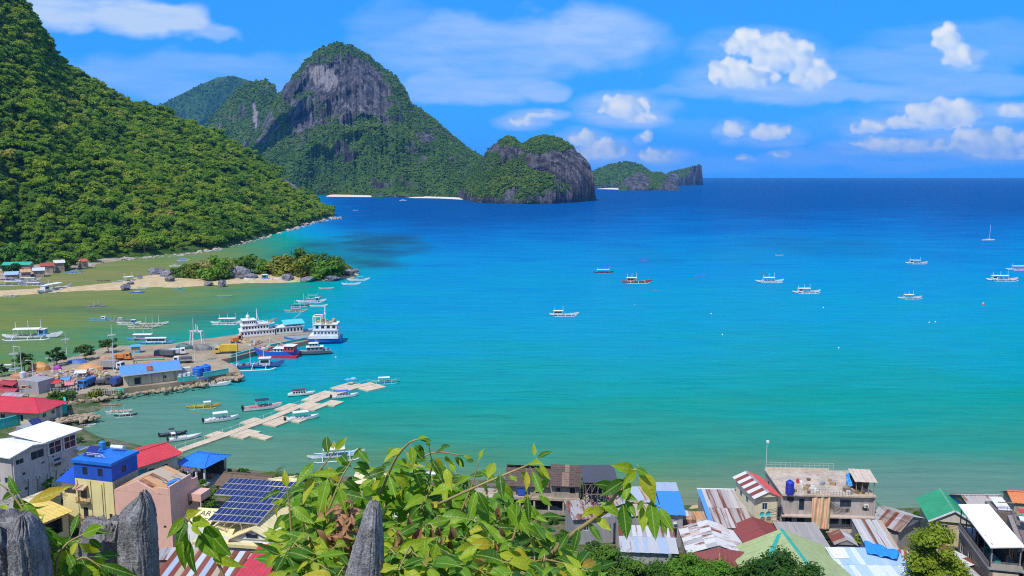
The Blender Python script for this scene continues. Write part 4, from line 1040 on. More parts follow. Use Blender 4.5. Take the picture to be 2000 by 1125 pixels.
boat(358, 509, 22, 20, 'blue topped boat in the channel behind the islet', G2, hullc=WHITE, low=LBLUE, roof=LBLUE, roof_x=(-4, 4), masts=1)
boat(343, 520, 24, 10, 'white boat in the channel behind the islet', G2, hullc=WHITE, roof=None, masts=1, cab=WHITE, cabx=(-2, 1))
for i, (px, py, n, rz, c, rf, l) in enumerate(((10, 533, 44, 10, LBLUE, WHITE, 'pale blue boat at the back of the crowded inner landing'), (40, 541, 46, 14, GREY, (.5, .55, .65), 'grey boat with blue grey cover on the crowded inner landing'), (14, 549, 48, 6, (.25, .3, .4), (.4, .42, .5), 'slate coloured boat at the left of the crowded inner landing'),
      (55, 548, 44, 20, OFFW, (.6, .6, .62), 'white boat with grey canopy on the crowded inner landing'), (28, 556, 54, 8, (.3, .34, .45), (.55, .58, .66), 'blue grey boat in front on the crowded inner landing'), (66, 557, 40, 12, GREY, OFFW, 'grey boat at the right of the crowded inner landing'))):
    boat(px, py, n, rz, l, 'boats on the crowded inner landing', hullc=c, low=DGREY, roof=rf, roof_x=(-4.5, 4), roof_z=1.9, masts=1, cargo=[ORANGE, WHITE] if i == 1 else None)
# boat hauled out on the islet
boat(515, 548, 74, 8, 'big white wooden boat hauled out on the islet sand, patched with a blue panel', G2, hullc=(.74, .74, .72), low=(.60, .58, .54), roof=None, masts=0, cab=LBLUE, cabx=(-.6, 1.6))

# ---- islet: rocks and trees
m_rock = earth_mat('grey_limestone', [(.3, (.05, .048, .055)), (.5, (.16, .155, .165)), (.7, (.34, .33, .335))], .7, .9, .8)
m_rockw = earth_mat('pale_boulder', [(.3, (.16, .14, .12)), (.5, (.34, .30, .26)), (.7, (.52, .47, .40))], .25, .9, .6)
def rock_mesh(seed, mat, sub=2, jag=.40):
    iv, jf = ICO2 if sub == 2 else ICO1
    n = fbm(iv[:, 0] * 1.6 + seed * 3.1, iv[:, 1] * 1.6, iv[:, 2] * 1.6 + seed, 3) - .5
    n2 = fbm(iv[:, 0] * 4 + seed, iv[:, 1] * 4 + seed, iv[:, 2] * 3, 3) - .5
    v = iv * (1 + (n * 1.5 + n2 * .7) * jag * 2)[:, None]
    me = bpy.data.meshes.new('rock'); me.from_pydata(v.tolist(), [], jf.tolist()); me.materials.append(mat); me.update(); return me
rockmeshes = [rock_mesh(i, m_rock) for i in range(5)]
def rock(px, py, w, h, label, z=.6, dep=None, group='grey boulders on the islet and sand spit', i=[0]):
    p = on(px, py, z); s = mpp(px, py); i[0] += 1
    o = bpy.data.objects.new('boulder', rockmeshes[i[0] % 5]); COL.objects.link(o)
    o.location = (p[0], p[1], p[2] + h * s * .3); o.scale = (w * s / 2, (dep or w * .8) * s / 2, h * s * .62); o.rotation_euler = (0, 0, i[0] * 1.3)
    return tag(o, label, 'boulder', group)
for px, py, w, h, l in ((305, 536, 36, 14, 'long low grey rock at the left of the islet outcrop'), (332, 541, 40, 17, 'broad pale grey rock between the sand and the islet bushes'), (345, 534, 26, 12, 'grey rock tucked against the first islet bush'), (332, 551, 24, 13, 'dark grey boulder standing on the sand before the outcrop'), (463, 543, 46, 24, 'big grey rock hump between the islet bushes'), (434, 558, 18, 13, 'mushroom shaped boulder in the shallows below the islet'),
      (408, 556, 20, 7, 'low flat rock beside the mushroom shaped boulder'), (245, 565, 18, 11, 'dark undercut boulder at the edge of the sand spit'), (255, 557, 16, 8, 'small dark rock above the undercut boulder'), (486, 545, 30, 12, 'grey rock left of the hauled out white boat'), (562, 547, 26, 14, 'grey rock right of the hauled out white boat'),
      (600, 548, 30, 9, 'low dark rock under the islet trees'), (650, 546, 32, 10, 'dark rock ledge under the right islet trees'), (680, 538, 30, 14, 'dark rock at the tip of the islet'), (692, 533, 18, 9, 'outermost dark rock of the islet tip'), (273, 543, 10, 6, 'small grey boulder alone on the sand spit')):
    rock(px, py, w, h, l)
ISG = {'yellow': [(0, (.12, .15, .012)), (.5, (.20, .23, .018)), (1, (.27, .26, .03))], 'bright': [(0, (.045, .14, .010)), (.5, (.10, .23, .014)), (1, (.17, .28, .02))], 'mid': [(0, (.028, .085, .010)), (.5, (.07, .16, .014)), (1, (.13, .21, .02))],
       'dark': [(0, (.012, .042, .008)), (.5, (.032, .088, .012)), (1, (.07, .13, .015))], 'tan': [(0, (.30, .24, .08)), (.5, (.40, .34, .13)), (1, (.46, .40, .17))], 'lime': [(0, (.11, .17, .010)), (.5, (.20, .27, .016)), (1, (.29, .32, .03))]}
def near_tree(px, py, wpx, hpx, kind, label, z=1.0, seed=1, nb=9, nleaf=1400, ls=None, trunk=.25, name='tree', group=None, cat='tree', loc=None, core=True, inner=.3, bs=.62, spread=2.0):
    p = np.array(loc) if loc is not None else on(px, py, z); s = mpp(px, py, p[2]); R = wpx * s / 2; H = hpx * s
    t = thing(name, label, cat, p, seed * 1.7, group)
    me = crown_mesh('crown', seed + 900, R * .98, H * (1 - trunk) / .95, int(nb * 1.8) + 6, nleaf, ls or R * .11, leafmat('foliage_' + kind, ISG[kind], .25, .6, 2.2 / max(R, .5)), core, .3, inner, bs, .12, spread)
    c = bpy.data.objects.new('crown', me); COL.objects.link(c); c.parent = t; c.location = (0, 0, H * trunk - H * .1)
    k = bpy.data.objects.new('trunk', trunk_mesh('trunk', max(.6, H * .5), max(.06, H * .022), m_bark, seed, 4, R * .6, .5)); COL.objects.link(k); k.parent = t
    return t
GI = 'trees and bushes on the islet'
for i, (px, py, w, h, k, l) in enumerate(((360, 543, 40, 28, 'mid', 'small green bush at the left end of the islet'), (385, 545, 40, 30, 'yellow', 'yellowish bush beside the first islet bush'), (418, 548, 58, 42, 'bright', 'bright green round bush in front on the islet'), (400, 534, 50, 24, 'tan', 'dry straw coloured bush at the back of the islet, left'), (440, 534, 60, 26, 'tan', 'dry straw coloured bush at the back of the islet, right'),
      (490, 536, 56, 40, 'mid', 'green tree behind the big grey rock of the islet'), (515, 538, 34, 30, 'bright', 'green tree beside the gap in the islet trees'), (535, 533, 30, 22, 'dark', 'dark low tree in the gap of the islet trees'), (556, 540, 54, 44, 'yellow', 'olive tree first of the right islet grove'), (580, 536, 50, 48, 'mid', 'tallest green tree of the right islet grove'), (605, 543, 54, 44, 'yellow', 'yellow green tree in the middle of the right islet grove'),
      (632, 545, 56, 38, 'bright', 'bright green spreading tree in front of the right islet grove'), (628, 535, 50, 42, 'mid', 'green tree at the back of the right islet grove'), (658, 543, 44, 36, 'mid', 'rounded green tree near the islet tip'), (672, 538, 30, 22, 'yellow', 'small olive bush last before the islet tip'))):
    near_tree(px, py, w * 1.25, h * 1.15, k, l, .4, 11 + i, 7, 1100, None, .0, 'islet_tree', GI, bs=.95, spread=1.3)

# ---- boulders along the foot of the hillside
def boulder_line():
    q = np.random.default_rng(3); vs, fs, o = [], [], 0
    bx = np.array([(0, 516), (60, 519), (150, 514), (250, 505), (350, 497), (420, 488), (500, 468), (560, 450), (620, 433), (657, 424.5)], float); iv, jf = ICO1
    for i in range(620):
        px = q.uniform(0, 668) if i > 100 else q.uniform(20, 190); py = np.interp(px, bx[:, 0], bx[:, 1]) + q.uniform(-1, 3.5) + (q.uniform(0, 10) if px < 190 else 0)
        p = on(px, py, 0); s = q.uniform(.5, 1.6) * (1.0 if q.uniform() < .8 else 2.0) * p[1] / 900
        v = iv * (1 + q.uniform(-.3, .3, (len(iv), 1))) * np.array([s * 1.3, s, s * .75]) + np.array([p[0], p[1], s * .15])
        vs.append(v); fs.append(jf + o); o += len(v)
    np_mesh('shore_boulders', np.concatenate(vs), np.concatenate(fs), [m_rockw], False, None, 'stuff')
boulder_line()
# ================================================================== BUILDING KIT
def frame(A, B, C, zc):
    a, b, c = on(*A, zc), on(*B, zc), on(*C, zc); u = (b - a)[:2]; w = np.hypot(*u); u = u / w
    v = np.array([-u[1], u[0]]); d = float(np.dot((c - a)[:2], v))
    return a[0], a[1], math.atan2(u[1], u[0]), float(w), d
class Hs: pass
FOOT = []
def site(name, label, A, B, C, zc, zb, cat='house', group=None, depth=None, width=None, skew=False):
    """a thing with its base rectangle found from three roof corners on the level zc; local x along A-B, y away, z above the base"""
    x, y, yaw, w, d = frame(A, B, C, zc); h = Hs()
    if skew:
        a, b, c = on(*A, zc), on(*B, zc), on(*C, zc); v = (c - a)[:2]; d = float(np.hypot(*v)); v = v / d; u = np.array([v[1], -v[0]]); w = float(np.dot((b - a)[:2], u)); yaw = math.atan2(u[1], u[0])
    FOOT.append((x, y, yaw, width or w, depth or d))
    h.w, h.d, h.h = width or w, depth or d, zc - zb
    h.t = thing(name, label, cat, (x, y, zb), yaw, group)
    return h
def wall_face(mb, o, u, n, w, z0, z1, ops, m, dep=.18):
    """a wall with real openings; o = lower left corner, u along, n outward"""
    o, u, n = Vector(o), Vector(u), Vector(n); Z = Vector((0, 0, 1))
    xs = sorted({0, w} | {q for a in ops for q in (a[0], a[0] + a[2])}); zs = sorted({z0, z1} | {q for a in ops for q in (a[1], a[1] + a[3])})
    P = lambda x, z, k=0.0: o + u * x + Z * z - n * k
    for i in range(len(xs) - 1):
        for j in range(len(zs) - 1):
            cx, cz = (xs[i] + xs[i + 1]) / 2, (zs[j] + zs[j + 1]) / 2
            if any(a[0] < cx < a[0] + a[2] and a[1] < cz < a[1] + a[3] for a in ops): continue
            mb.add([P(xs[i], zs[j]), P(xs[i + 1], zs[j]), P(xs[i + 1], zs[j + 1]), P(xs[i], zs[j + 1])], [(0, 1, 2, 3)], m)
    for a in ops:
        x0, x1, y0, y1 = a[0], a[0] + a[2], a[1], a[1] + a[3]
        for q in (((x0, y0), (x0, y1)), ((x1, y1), (x1, y0)), ((x1, y0), (x0, y0)), ((x0, y1), (x1, y1))):
            mb.add([P(*q[0]), P(*q[0], dep), P(*q[1], dep), P(*q[1])], [(0, 1, 2, 3)], m)
def body(h, x0, x1, y0, y1, z0, z1, mat, wins=None, frm=OFFW, pane=None, name='wall', top=True, roofm=None):
    """four walls; wins = {side: [(along, up, width, height[, kind])]} with every window a part and its pane a sub-part"""
    wins = wins or {}; mb = MB(); w, d = x1 - x0, y1 - y0
    if z0 == 0: z0 = -4.5 if h.t.location[1] < 230 else -1.5
    sides = {'front': ((x0, y0, 0), (1, 0, 0), (0, -1, 0), w), 'right': ((x1, y0, 0), (0, 1, 0), (1, 0, 0), d), 'back': ((x1, y1, 0), (-1, 0, 0), (0, 1, 0), w), 'left': ((x0, y1, 0), (0, -1, 0), (-1, 0, 0), d)}
    for k, (o, u, n, l) in sides.items():
        ops = [q for q in wins.get(k, []) if q[0] > .02 and q[0] + q[2] < l - .02]
        wall_face(mb, o, u, n, l, z0, z1, ops, mat)
        for q in ops:
            kind = q[4] if len(q) > 4 else 'window'; O, U, Nn = Vector(o), Vector(u), Vector(n)
            def rect(m, s0, s1, t0, t1, k0, k1, mt):
                a = [O + U * s + Vector((0, 0, t)) - Nn * kk for kk in (k0, k1) for s, t in ((s0, t0), (s1, t0), (s1, t1), (s0, t1))]
                m.add(a, [(0, 1, 2, 3), (7, 6, 5, 4), (0, 4, 5, 1), (1, 5, 6, 2), (2, 6, 7, 3), (3, 7, 4, 0)], mt)
            s0, s1, t0, t1 = q[0], q[0] + q[2], q[1], q[1] + q[3]
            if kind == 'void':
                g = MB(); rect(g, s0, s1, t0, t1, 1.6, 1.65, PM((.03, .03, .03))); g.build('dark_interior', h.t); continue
            f = MB(); e = .07; fm = PM(frm)
            for r in ((s0, s1, t0, t0 + e), (s0, s1, t1 - e, t1), (s0, s0 + e, t0 + e, t1 - e), (s1 - e, s1, t0 + e, t1 - e)): rect(f, *r, .06, .15, fm)
            if kind == 'window' and q[2] > .8: rect(f, (s0 + s1) / 2 - .035, (s0 + s1) / 2 + .035, t0 + e, t1 - e, .08, .14, fm)
            if kind == 'shutter':
                for i in range(1, int(q[3] / .25)): rect(f, s0 + e, s1 - e, t0 + i * .25 - .03, t0 + i * .25 + .03, .05, .13, fm)
            fo = f.build('door' if kind == 'door' else 'window', h.t)
            g = MB(); rect(g, s0 + e, s1 - e, t0 + e, t1 - e, .11, .13, pane or glass()); g.build('pane', fo)
    if top:
        mb.add([(x0, y0, z1), (x1, y0, z1), (x1, y1, z1), (x0, y1, z1)], [(0, 1, 2, 3)], roofm or mat)
    return mb.build(name, h.t)
def ribbed(mb, a, b, c, d, pitch, m, amp=.045, t=.05):
    """metal roof plane over eave a-b and ridge d-c, with raised ribs running up the slope"""
    a, b, c, d = map(Vector, (a, b, c, d)); u = (b - a); Wd = u.length; u.normalize(); n = (b - a).cross(d - a).normalized(); s = n.cross(u)
    ds, dt, cs, ct = (d - a).dot(u), (d - a).dot(s), (c - a).dot(u), (c - a).dot(s)
    lo, hi = min(0, ds), max(Wd, cs)
    def top(x):
        if x < ds: return dt * max(0, x) / max(ds, 1e-6)
        if x > cs: return ct * max(0, Wd - x) / max(Wd - cs, 1e-6)
        return dt + (ct - dt) * (x - ds) / max(cs - ds, 1e-6)
    xs = [0.0]; k = 0
    while xs[-1] < Wd - 1e-4:
        xs.append(min(Wd, xs[-1] + pitch * (.62, .1, .18, .1)[k % 4])); k += 1
    hz = lambda i: amp if (i % 4) in (2, 3) else 0.0
    v = []
    for i, x in enumerate(xs):
        for tt in (0, top(x)): v.append(a + u * x + s * tt + n * hz(i))
    mb.add(v, [(2 * i, 2 * i + 2, 2 * i + 3, 2 * i + 1) for i in range(len(xs) - 1)], m)
    q = [a - n * t, b - n * t, c - n * t, d - n * t]
    mb.add(q + [a, b, c, d], [(3, 2, 1, 0), (0, 1, 5, 4), (1, 2, 6, 5), (2, 3, 7, 6), (3, 0, 4, 7)] if (c - d).length > .05 else [(2, 1, 0), (0, 1, 5, 4), (1, 2, 6, 5), (3, 0, 4, 7)], m)
_sheet = None
def sheet_mesh():
    global _sheet
    if _sheet is None:
        m = MB(); k = 14; mt = rust(STEEL, .3)
        v = []
        for i in range(k + 1):
            z = .035 if i % 2 else 0.0
            for y in (0, 1): v.append((i / k, y, z))
        m.add(v, [(2 * i, 2 * i + 2, 2 * i + 3, 2 * i + 1) for i in range(k)], mt)
        _sheet = m.mesh('roof_sheet')
    return _sheet
def sheets(h, a, b, c, d, n, mats, rows=1, name='roof_sheet', lap=.12, seed=0, parent=None):
    """a roof plane laid from corrugated sheets, each a part; a-b eave, d-c ridge (a rectangle)"""
    q = random.Random(seed); a, b, c, d = map(Vector, (a, b, c, d)); u = (b - a); Wd = u.length; u.normalize(); nn = (b - a).cross(d - a).normalized(); s = nn.cross(u)
    Ls = (d - a).dot(s); sh = (d - a).dot(u); w = Wd / n; l = Ls / rows
    for r in range(rows):
        for i in range(n):
            o = bpy.data.objects.new(name, sheet_mesh()); COL.objects.link(o); o.parent = parent or h.t
            p = a + u * (i * w + sh * r / rows - lap * .3) + s * (r * l - (lap if r else q.uniform(0, .12))) + nn * (.012 * (i % 2) + .03 * r + .01)
            tw = q.uniform(-.012, .012); uu = (u + s * tw).normalized(); s2 = nn.cross(uu); sk = sh / Ls
            up = (s2 + uu * 0).normalized(); lift = q.uniform(0, .03)
            Mx = Matrix.Identity(4)
            for k in range(3): Mx[k][0] = uu[k] * (w + lap * .6); Mx[k][1] = up[k] * (l + lap); Mx[k][2] = nn[k]; Mx[k][3] = p[k] + nn[k] * lift
            o.matrix_basis = Mx
            o.material_slots[0].link = 'OBJECT'
            o.material_slots[0].material = mats[(i + r * 3) % len(mats)] if isinstance(mats, tuple) else q.choice(mats)
def gable_x(h, x0, x1, y0, y1, z, rise, ov, m, gm=None, pitch=.8, rib=True, cap=None):
    """gable roof with its ridge along x"""
    ym = (y0 + y1) / 2; mb = MB()
    k = rise / ((y1 - y0) / 2)
    ribbed(mb, (x0 - ov, y0 - ov, z - k * ov), (x1 + ov, y0 - ov, z - k * ov), (x1 + ov, ym, z + rise), (x0 - ov, ym, z + rise), pitch, m)
    ribbed(mb, (x1 + ov, y1 + ov, z - k * ov), (x0 - ov, y1 + ov, z - k * ov), (x0 - ov, ym, z + rise), (x1 + ov, ym, z + rise), pitch, m)
    mb.build('roof', h.t)
    if gm:
        for xx in (x0, x1):
            g = MB(); g.add([(xx - .05, y0, z), (xx - .05, y1, z), (xx - .05, ym, z + rise - .05), (xx + .05, y0, z), (xx + .05, y1, z), (xx + .05, ym, z + rise - .05)], [(0, 2, 1), (3, 4, 5), (0, 3, 5, 2), (1, 2, 5, 4)], gm); g.build('gable', h.t)
    c = MB(); c.box(x0 - ov, x1 + ov, ym - .22, ym + .22, z + rise + .01, z + rise + .09, cap or m); c.build('ridge_cap', h.t)
def gable_y(h, x0, x1, y0, y1, z, rise, ov, m, gm=None, pitch=.8, cap=None, mr=None, build=True):
    """gable roof with its ridge running away from the viewer"""
    xm = (x0 + x1) / 2; k = rise / ((x1 - x0) / 2)
    L_ = ((x0 - ov, y1 + ov, z - k * ov), (x0 - ov, y0 - ov, z - k * ov), (xm, y0 - ov, z + rise), (xm, y1 + ov, z + rise))
    R_ = ((x1 + ov, y0 - ov, z - k * ov), (x1 + ov, y1 + ov, z - k * ov), (xm, y1 + ov, z + rise), (xm, y0 - ov, z + rise))
    if build:
        mb = MB(); ribbed(mb, *L_, pitch, m); ribbed(mb, *R_, pitch, mr or m); mb.build('roof', h.t)
    if gm:
        g = MB()
        for yy in (y0, y1): g.add([(x0, yy - .05, z), (x1, yy - .05, z), (xm, yy - .05, z + rise - .05), (x0, yy + .05, z), (x1, yy + .05, z), (xm, yy + .05, z + rise - .05)], [(0, 1, 2), (5, 4, 3), (0, 2, 5, 3), (1, 4, 5, 2)], gm)
        g.build('gable', h.t)
    if cap:
        c = MB(); c.slab((xm - .28, y0 - ov, z + rise - .28 * k + .07), (xm, y0 - ov, z + rise + .09), (xm, y1 + ov, z + rise + .09), (xm - .28, y1 + ov, z + rise - .28 * k + .07), .03, cap); c.slab((xm, y0 - ov, z + rise + .09), (xm + .28, y0 - ov, z + rise - .28 * k + .07), (xm + .28, y1 + ov, z + rise - .28 * k + .07), (xm, y1 + ov, z + rise + .09), .03, cap); c.build('ridge_cap', h.t)
    return L_, R_
def hip(h, x0, x1, y0, y1, z, rise, ov, m, pitch=.8, inset=None, cap=None):
    x0, x1, y0, y1 = x0 - ov, x1 + ov, y0 - ov, y1 + ov; ins = inset if inset is not None else min((x1 - x0) / 2 - .1, (y1 - y0) / 2)
    ym = (y0 + y1) / 2; r0, r1 = (x0 + ins, ym, z + rise), (x1 - ins, ym, z + rise)
    mb = MB()
    ribbed(mb, (x0, y0, z), (x1, y0, z), r1, r0, pitch, m); ribbed(mb, (x1, y0, z), (x1, y1, z), r1, r1, pitch, m); ribbed(mb, (x1, y1, z), (x0, y1, z), r0, r1, pitch, m); ribbed(mb, (x0, y1, z), (x0, y0, z), r0, r0, pitch, m)
    mb.build('roof', h.t)
    c = MB(); cm = cap or m
    for p, q in (((x0, y0, z), r0), ((x1, y0, z), r1), ((x0, y1, z), r0), ((x1, y1, z), r1), (r0, r1)): c.bar(Vector(p) + Vector((0, 0, .05)), Vector(q) + Vector((0, 0, .05)), .09, cm, 4)
    c.build('ridge_cap', h.t)
def bx(h, name, x0, x1, y0, y1, z0, z1, m, **k):
    b = MB(); b.box(x0, x1, y0, y1, z0, z1, m); return b.build(name, h.t, **k)
def rails(h, name, pts, hh, m, n=None, bars=2):
    """a railing along a path, posts and rails in one mesh"""
    b = MB()
    for i in range(len(pts) - 1):
        p, q = Vector(pts[i]), Vector(pts[i + 1]); k = n or max(1, int((q - p).length / 1.2))
        for j in range(k + 1): r = p + (q - p) * j / k; b.bar(r, r + Vector((0, 0, hh)), .03, m, 4)
        for j in range(bars): z = Vector((0, 0, hh * (j + 1) / bars)); b.bar(p + z, q + z, .025, m, 4)
    return b.build(name, h.t if hasattr(h, 't') else h)
def tank(px, py, z, r, hh, c, label, group=None, loc=None, name='water_tank'):
    p = loc if loc is not None else on(px, py, z); t = thing(name, label, 'tank', p, 0, group)
    b = MB(); prof = [(r * .97, 0)]
    for i in range(5): prof += [(r, hh * (.06 + .15 * i)), (r * .95, hh * (.10 + .15 * i)), (r, hh * (.14 + .15 * i))]
    prof += [(r, hh * .82), (r * .6, hh * .93), (.05, hh * .95)]
    b.lathe(prof, (0, 0, 0), PM(c), 14); b.build('drum', t)
    b = MB(); b.lathe([(r * .26, hh * .9), (r * .28, hh), (.02, hh * 1.01)], (0, 0, 0), PM(c), 8); b.build('lid', t)
    return t
UNITW = None
# ================================================================== THE HARBOUR
GV = 'vehicles in the harbour yard'
def truck(px, py, rz, Lt, box, cab, label, hh=3.0, tarp=None, nm='truck', z=PZ):
    t = thing(nm, label, 'truck', on(px, py, z), rad(rz), GV); w = 1.15
    b = MB(); b.box(-Lt / 2, Lt / 2 - 2.3, -w, w, .95, hh if box is not None else 1.5, PM(box or GREY)); b.build('cargo_box' if box is not None else 'flatbed', t)
    if tarp: b = MB(); b.box(-Lt / 2 + .2, Lt / 2 - 2.6, -w * .9, w * .9, 1.5, 2.3, PM(tarp)); b.build('load', t)
    b = MB(); x = Lt / 2; b.add([(x - 2.1, -w, .6), (x, -w, .6), (x, -w, 1.6), (x - .35, -w, 2.6), (x - 2.1, -w, 2.6), (x - 2.1, w, .6), (x, w, .6), (x, w, 1.6), (x - .35, w, 2.6), (x - 2.1, w, 2.6)],
        [(0, 1, 2, 3, 4), (9, 8, 7, 6, 5), (1, 6, 7, 2), (2, 7, 8, 3), (3, 8, 9, 4), (4, 9, 5, 0), (0, 5, 6, 1)], PM(cab)); c = b.build('cab', t)
    b = MB(); b.slab((x - .02, -w * .88, 1.62), (x - .02, w * .88, 1.62), (x - .33, w * .88, 2.5), (x - .33, -w * .88, 2.5), -.03, glass()); b.build('windscreen', c)
    for s in (-1, 1):
        b = MB(); b.box(x - 1.5, x - .5, s * (w + .012) - .015, s * (w + .012) + .015, 1.65, 2.35, glass()); b.build('side_window', c)
    for xx in (-Lt / 2 + .9, -Lt / 2 + 2.0, Lt / 2 - 1.0):
        for s in (-1, 1):
            b = MB(); b.bar((xx, s * .85, .48), (xx, s * 1.12, .48), .48, PM(BLACK), 10); b.build('wheel', t)
    b = MB(); b.box(-Lt / 2, Lt / 2 - .2, -.45, .45, .6, .9, PM(DGREY)); b.build('chassis', t)
    return t
truck(442, 690, 10, 8.6, YEL, YEL, 'bright yellow box truck driving along the concrete wharf', 3.5).rotation_euler[2] = rad(190)
truck(221, 721, 352, 8.0, (.30, .29, .29), WHITE, 'grey box truck with white cab behind the blue roofed warehouse', 3.2)
truck(357, 709, 195, 6.5, None, WHITE, 'white flatbed truck with its cab at left beside the light mast', tarp=DGREY)
truck(322, 697, 175, 7.5, DGREY, NAVY, 'dark blue truck parked by the pile of long pipes', 2.6)
truck(347, 693, 20, 6, (.55, .6, .66), WHITE, 'small white van truck behind the dark blue truck', 2.4)
truck(170, 755, 262, 6.4, (.04, .14, .36), (.04, .22, .58), 'blue truck facing the viewer at the edge of the harbour yard', 2.7)
truck(231, 752, 85, 5.5, (.03, .07, .28), (.04, .1, .4), 'navy blue truck beside the end wall of the warehouse', 2.9)
truck(83, 762, 20, 5.0, (.45, .06, .06), RED, 'small red pickup truck in front of the red roofed stall', 1.9)
truck(205, 751, 15, 5.0, DGREY, DGREY, 'dark pickup truck between the blue and navy trucks', 1.8)
truck(241, 703, 10, 5.5, ORANGE, ORANGE, 'orange truck in the middle of the harbour yard', 2.3)
truck(12, 759, 5, 6.5, (.45, .06, .08), (.5, .05, .08), 'dark red truck at the left edge of the harbour yard', 2.4)
# warehouse
h = site('warehouse', 'cream warehouse with a long blue metal roof on the harbour edge', (238, 729), (352, 716), (225, 722), 6.6, PZ, 'warehouse', depth=8.5)
body(h, .5, h.w - .5, .6, h.d - .5, 0, 4.3, PM(CREAM, dirt=.35), {'front': [(h.w - 6, 1.2, 1.2, 1.0), (3, .2, 2.2, 2.4, 'door')]})
mb = MB(); ribbed(mb, (-.4, -.9, 4.1), (h.w + .4, -.9, 4.1), (h.w + .4, h.d * .55, 6.1), (-.4, h.d * .55, 6.1), .7, rust((.10, .27, .60), .05)); ribbed(mb, (h.w + .4, h.d + .4, 4.4), (-.4, h.d + .4, 4.4), (-.4, h.d * .55, 6.1), (h.w + .4, h.d * .55, 6.1), .7, rust((.10, .27, .60), .05)); mb.build('roof', h.t)
bx(h, 'fascia', -.35, h.w + .35, -.97, -.92, 3.75, 4.1, PM(OFFW))
b = MB()
for xx in (.45, h.w - .55): b.add([(xx, .6, 4.3), (xx, h.d - .5, 4.3), (xx, h.d * .55, 6.0), (xx + .1, .6, 4.3), (xx + .1, h.d - .5, 4.3), (xx + .1, h.d * .55, 6.0)], [(0, 2, 1), (3, 4, 5), (0, 3, 5, 2), (1, 2, 5, 4)], PM(CREAM))
b.build('gable', h.t)
for i in range(5): bx(h, 'downpipe', h.w * (i + .5) / 5 - .06, h.w * (i + .5) / 5 + .06, .42, .54, 0, 4.1, PM(GREY))
b = MB(); b.slab((7.5, -.2, 4.55), (9.4, -.2, 4.55), (9.4, 2.2, 5.6), (7.5, 2.2, 5.6), .02, rust((.3, .1, .07), .7)); b.build('roof_patch', h.t)
# end shed, totes, tanks, teal walls
h = site('loading_shed', 'small white shed full of stacked white tanks against the warehouse end', (349, 738), (378, 734), (346, 722), PZ + .1, PZ, 'shed', depth=4.5)
body(h, 0, h.w, 2.6, h.d, 0, 2.6, PM(OFFW, dirt=.5))
GT = 'white liquid totes by the warehouse'
for i in range(6):
    t = thing('liquid_tote', 'white plastic liquid tote stacked beside the blue water tanks', 'tote', on(352 + (i % 3) * 8.5, 736 - (i % 3), PZ + (1.25 if i > 2 else 0)), rad(-8), GT)
    b = MB(); b.box(-.55, .55, -.5, .5, .15, 1.15, PM(WHITE)); b.build('tank', t)
    b = MB()
    for k in range(5): b.bar((-.6 + .3 * k, -.55, .05), (-.6 + .3 * k, -.55, 1.2), .03, PM(STEEL), 4)
    for k in range(3): b.bar((-.6, -.55, .15 + .5 * k), (.6, -.55, .15 + .5 * k), .03, PM(STEEL), 4)
    b.build('cage', t); b = MB(); b.box(-.6, .6, -.55, .55, 0, .14, PM(GREY)); b.build('pallet', t)
tank(387, 734, PZ, 1.75, 3.4, (.015, .16, .62), 'big blue water tank beside the stacked white totes', 'big blue tanks on the harbour')
tank(402, 731, PZ, 1.75, 3.6, (.015, .16, .62), 'big blue water tank further right, beside the rubble bank', 'big blue tanks on the harbour')
def lowwall(A, B, hh, c, label, z=PZ, th=.3, name='low_wall', panels=5, cat='wall'):
    p, q = on(*A, z), on(*B, z); d = q - p; l = float(np.hypot(d[0], d[1])); t = thing(name, label, cat, p, math.atan2(d[1], d[0]))
    for i in range(panels):
        b = MB(); b.box(l * i / panels + .03, l * (i + 1) / panels - .03, 0, th, 0, hh, PM(c, dirt=.3)); b.build('wall_panel', t)
    b = MB(); b.box(-.05, l + .05, -.06, th + .06, hh, hh + .12, PM(c)); b.build('coping', t)
    return t
lowwall((347, 747), (385, 742), 1.5, TEAL, 'turquoise low wall below the stacked white totes')
lowwall((398, 738), (447, 729), 1.7, TEAL, 'turquoise low wall on the rubble point below the blue tanks')
lowwall((225, 766), (242, 768), 1.2, TEAL, 'short turquoise wall at the corner of the warehouse', panels=2)
lowwall((452, 700), (502, 686), 1.3, TEAL, 'turquoise quay wall left of the mooring gap', 1.3, .5)
lowwall((507, 685), (600, 666), 1.5, TEAL, 'turquoise quay wall behind the blue outrigger boat', 1.3, .5, panels=8)
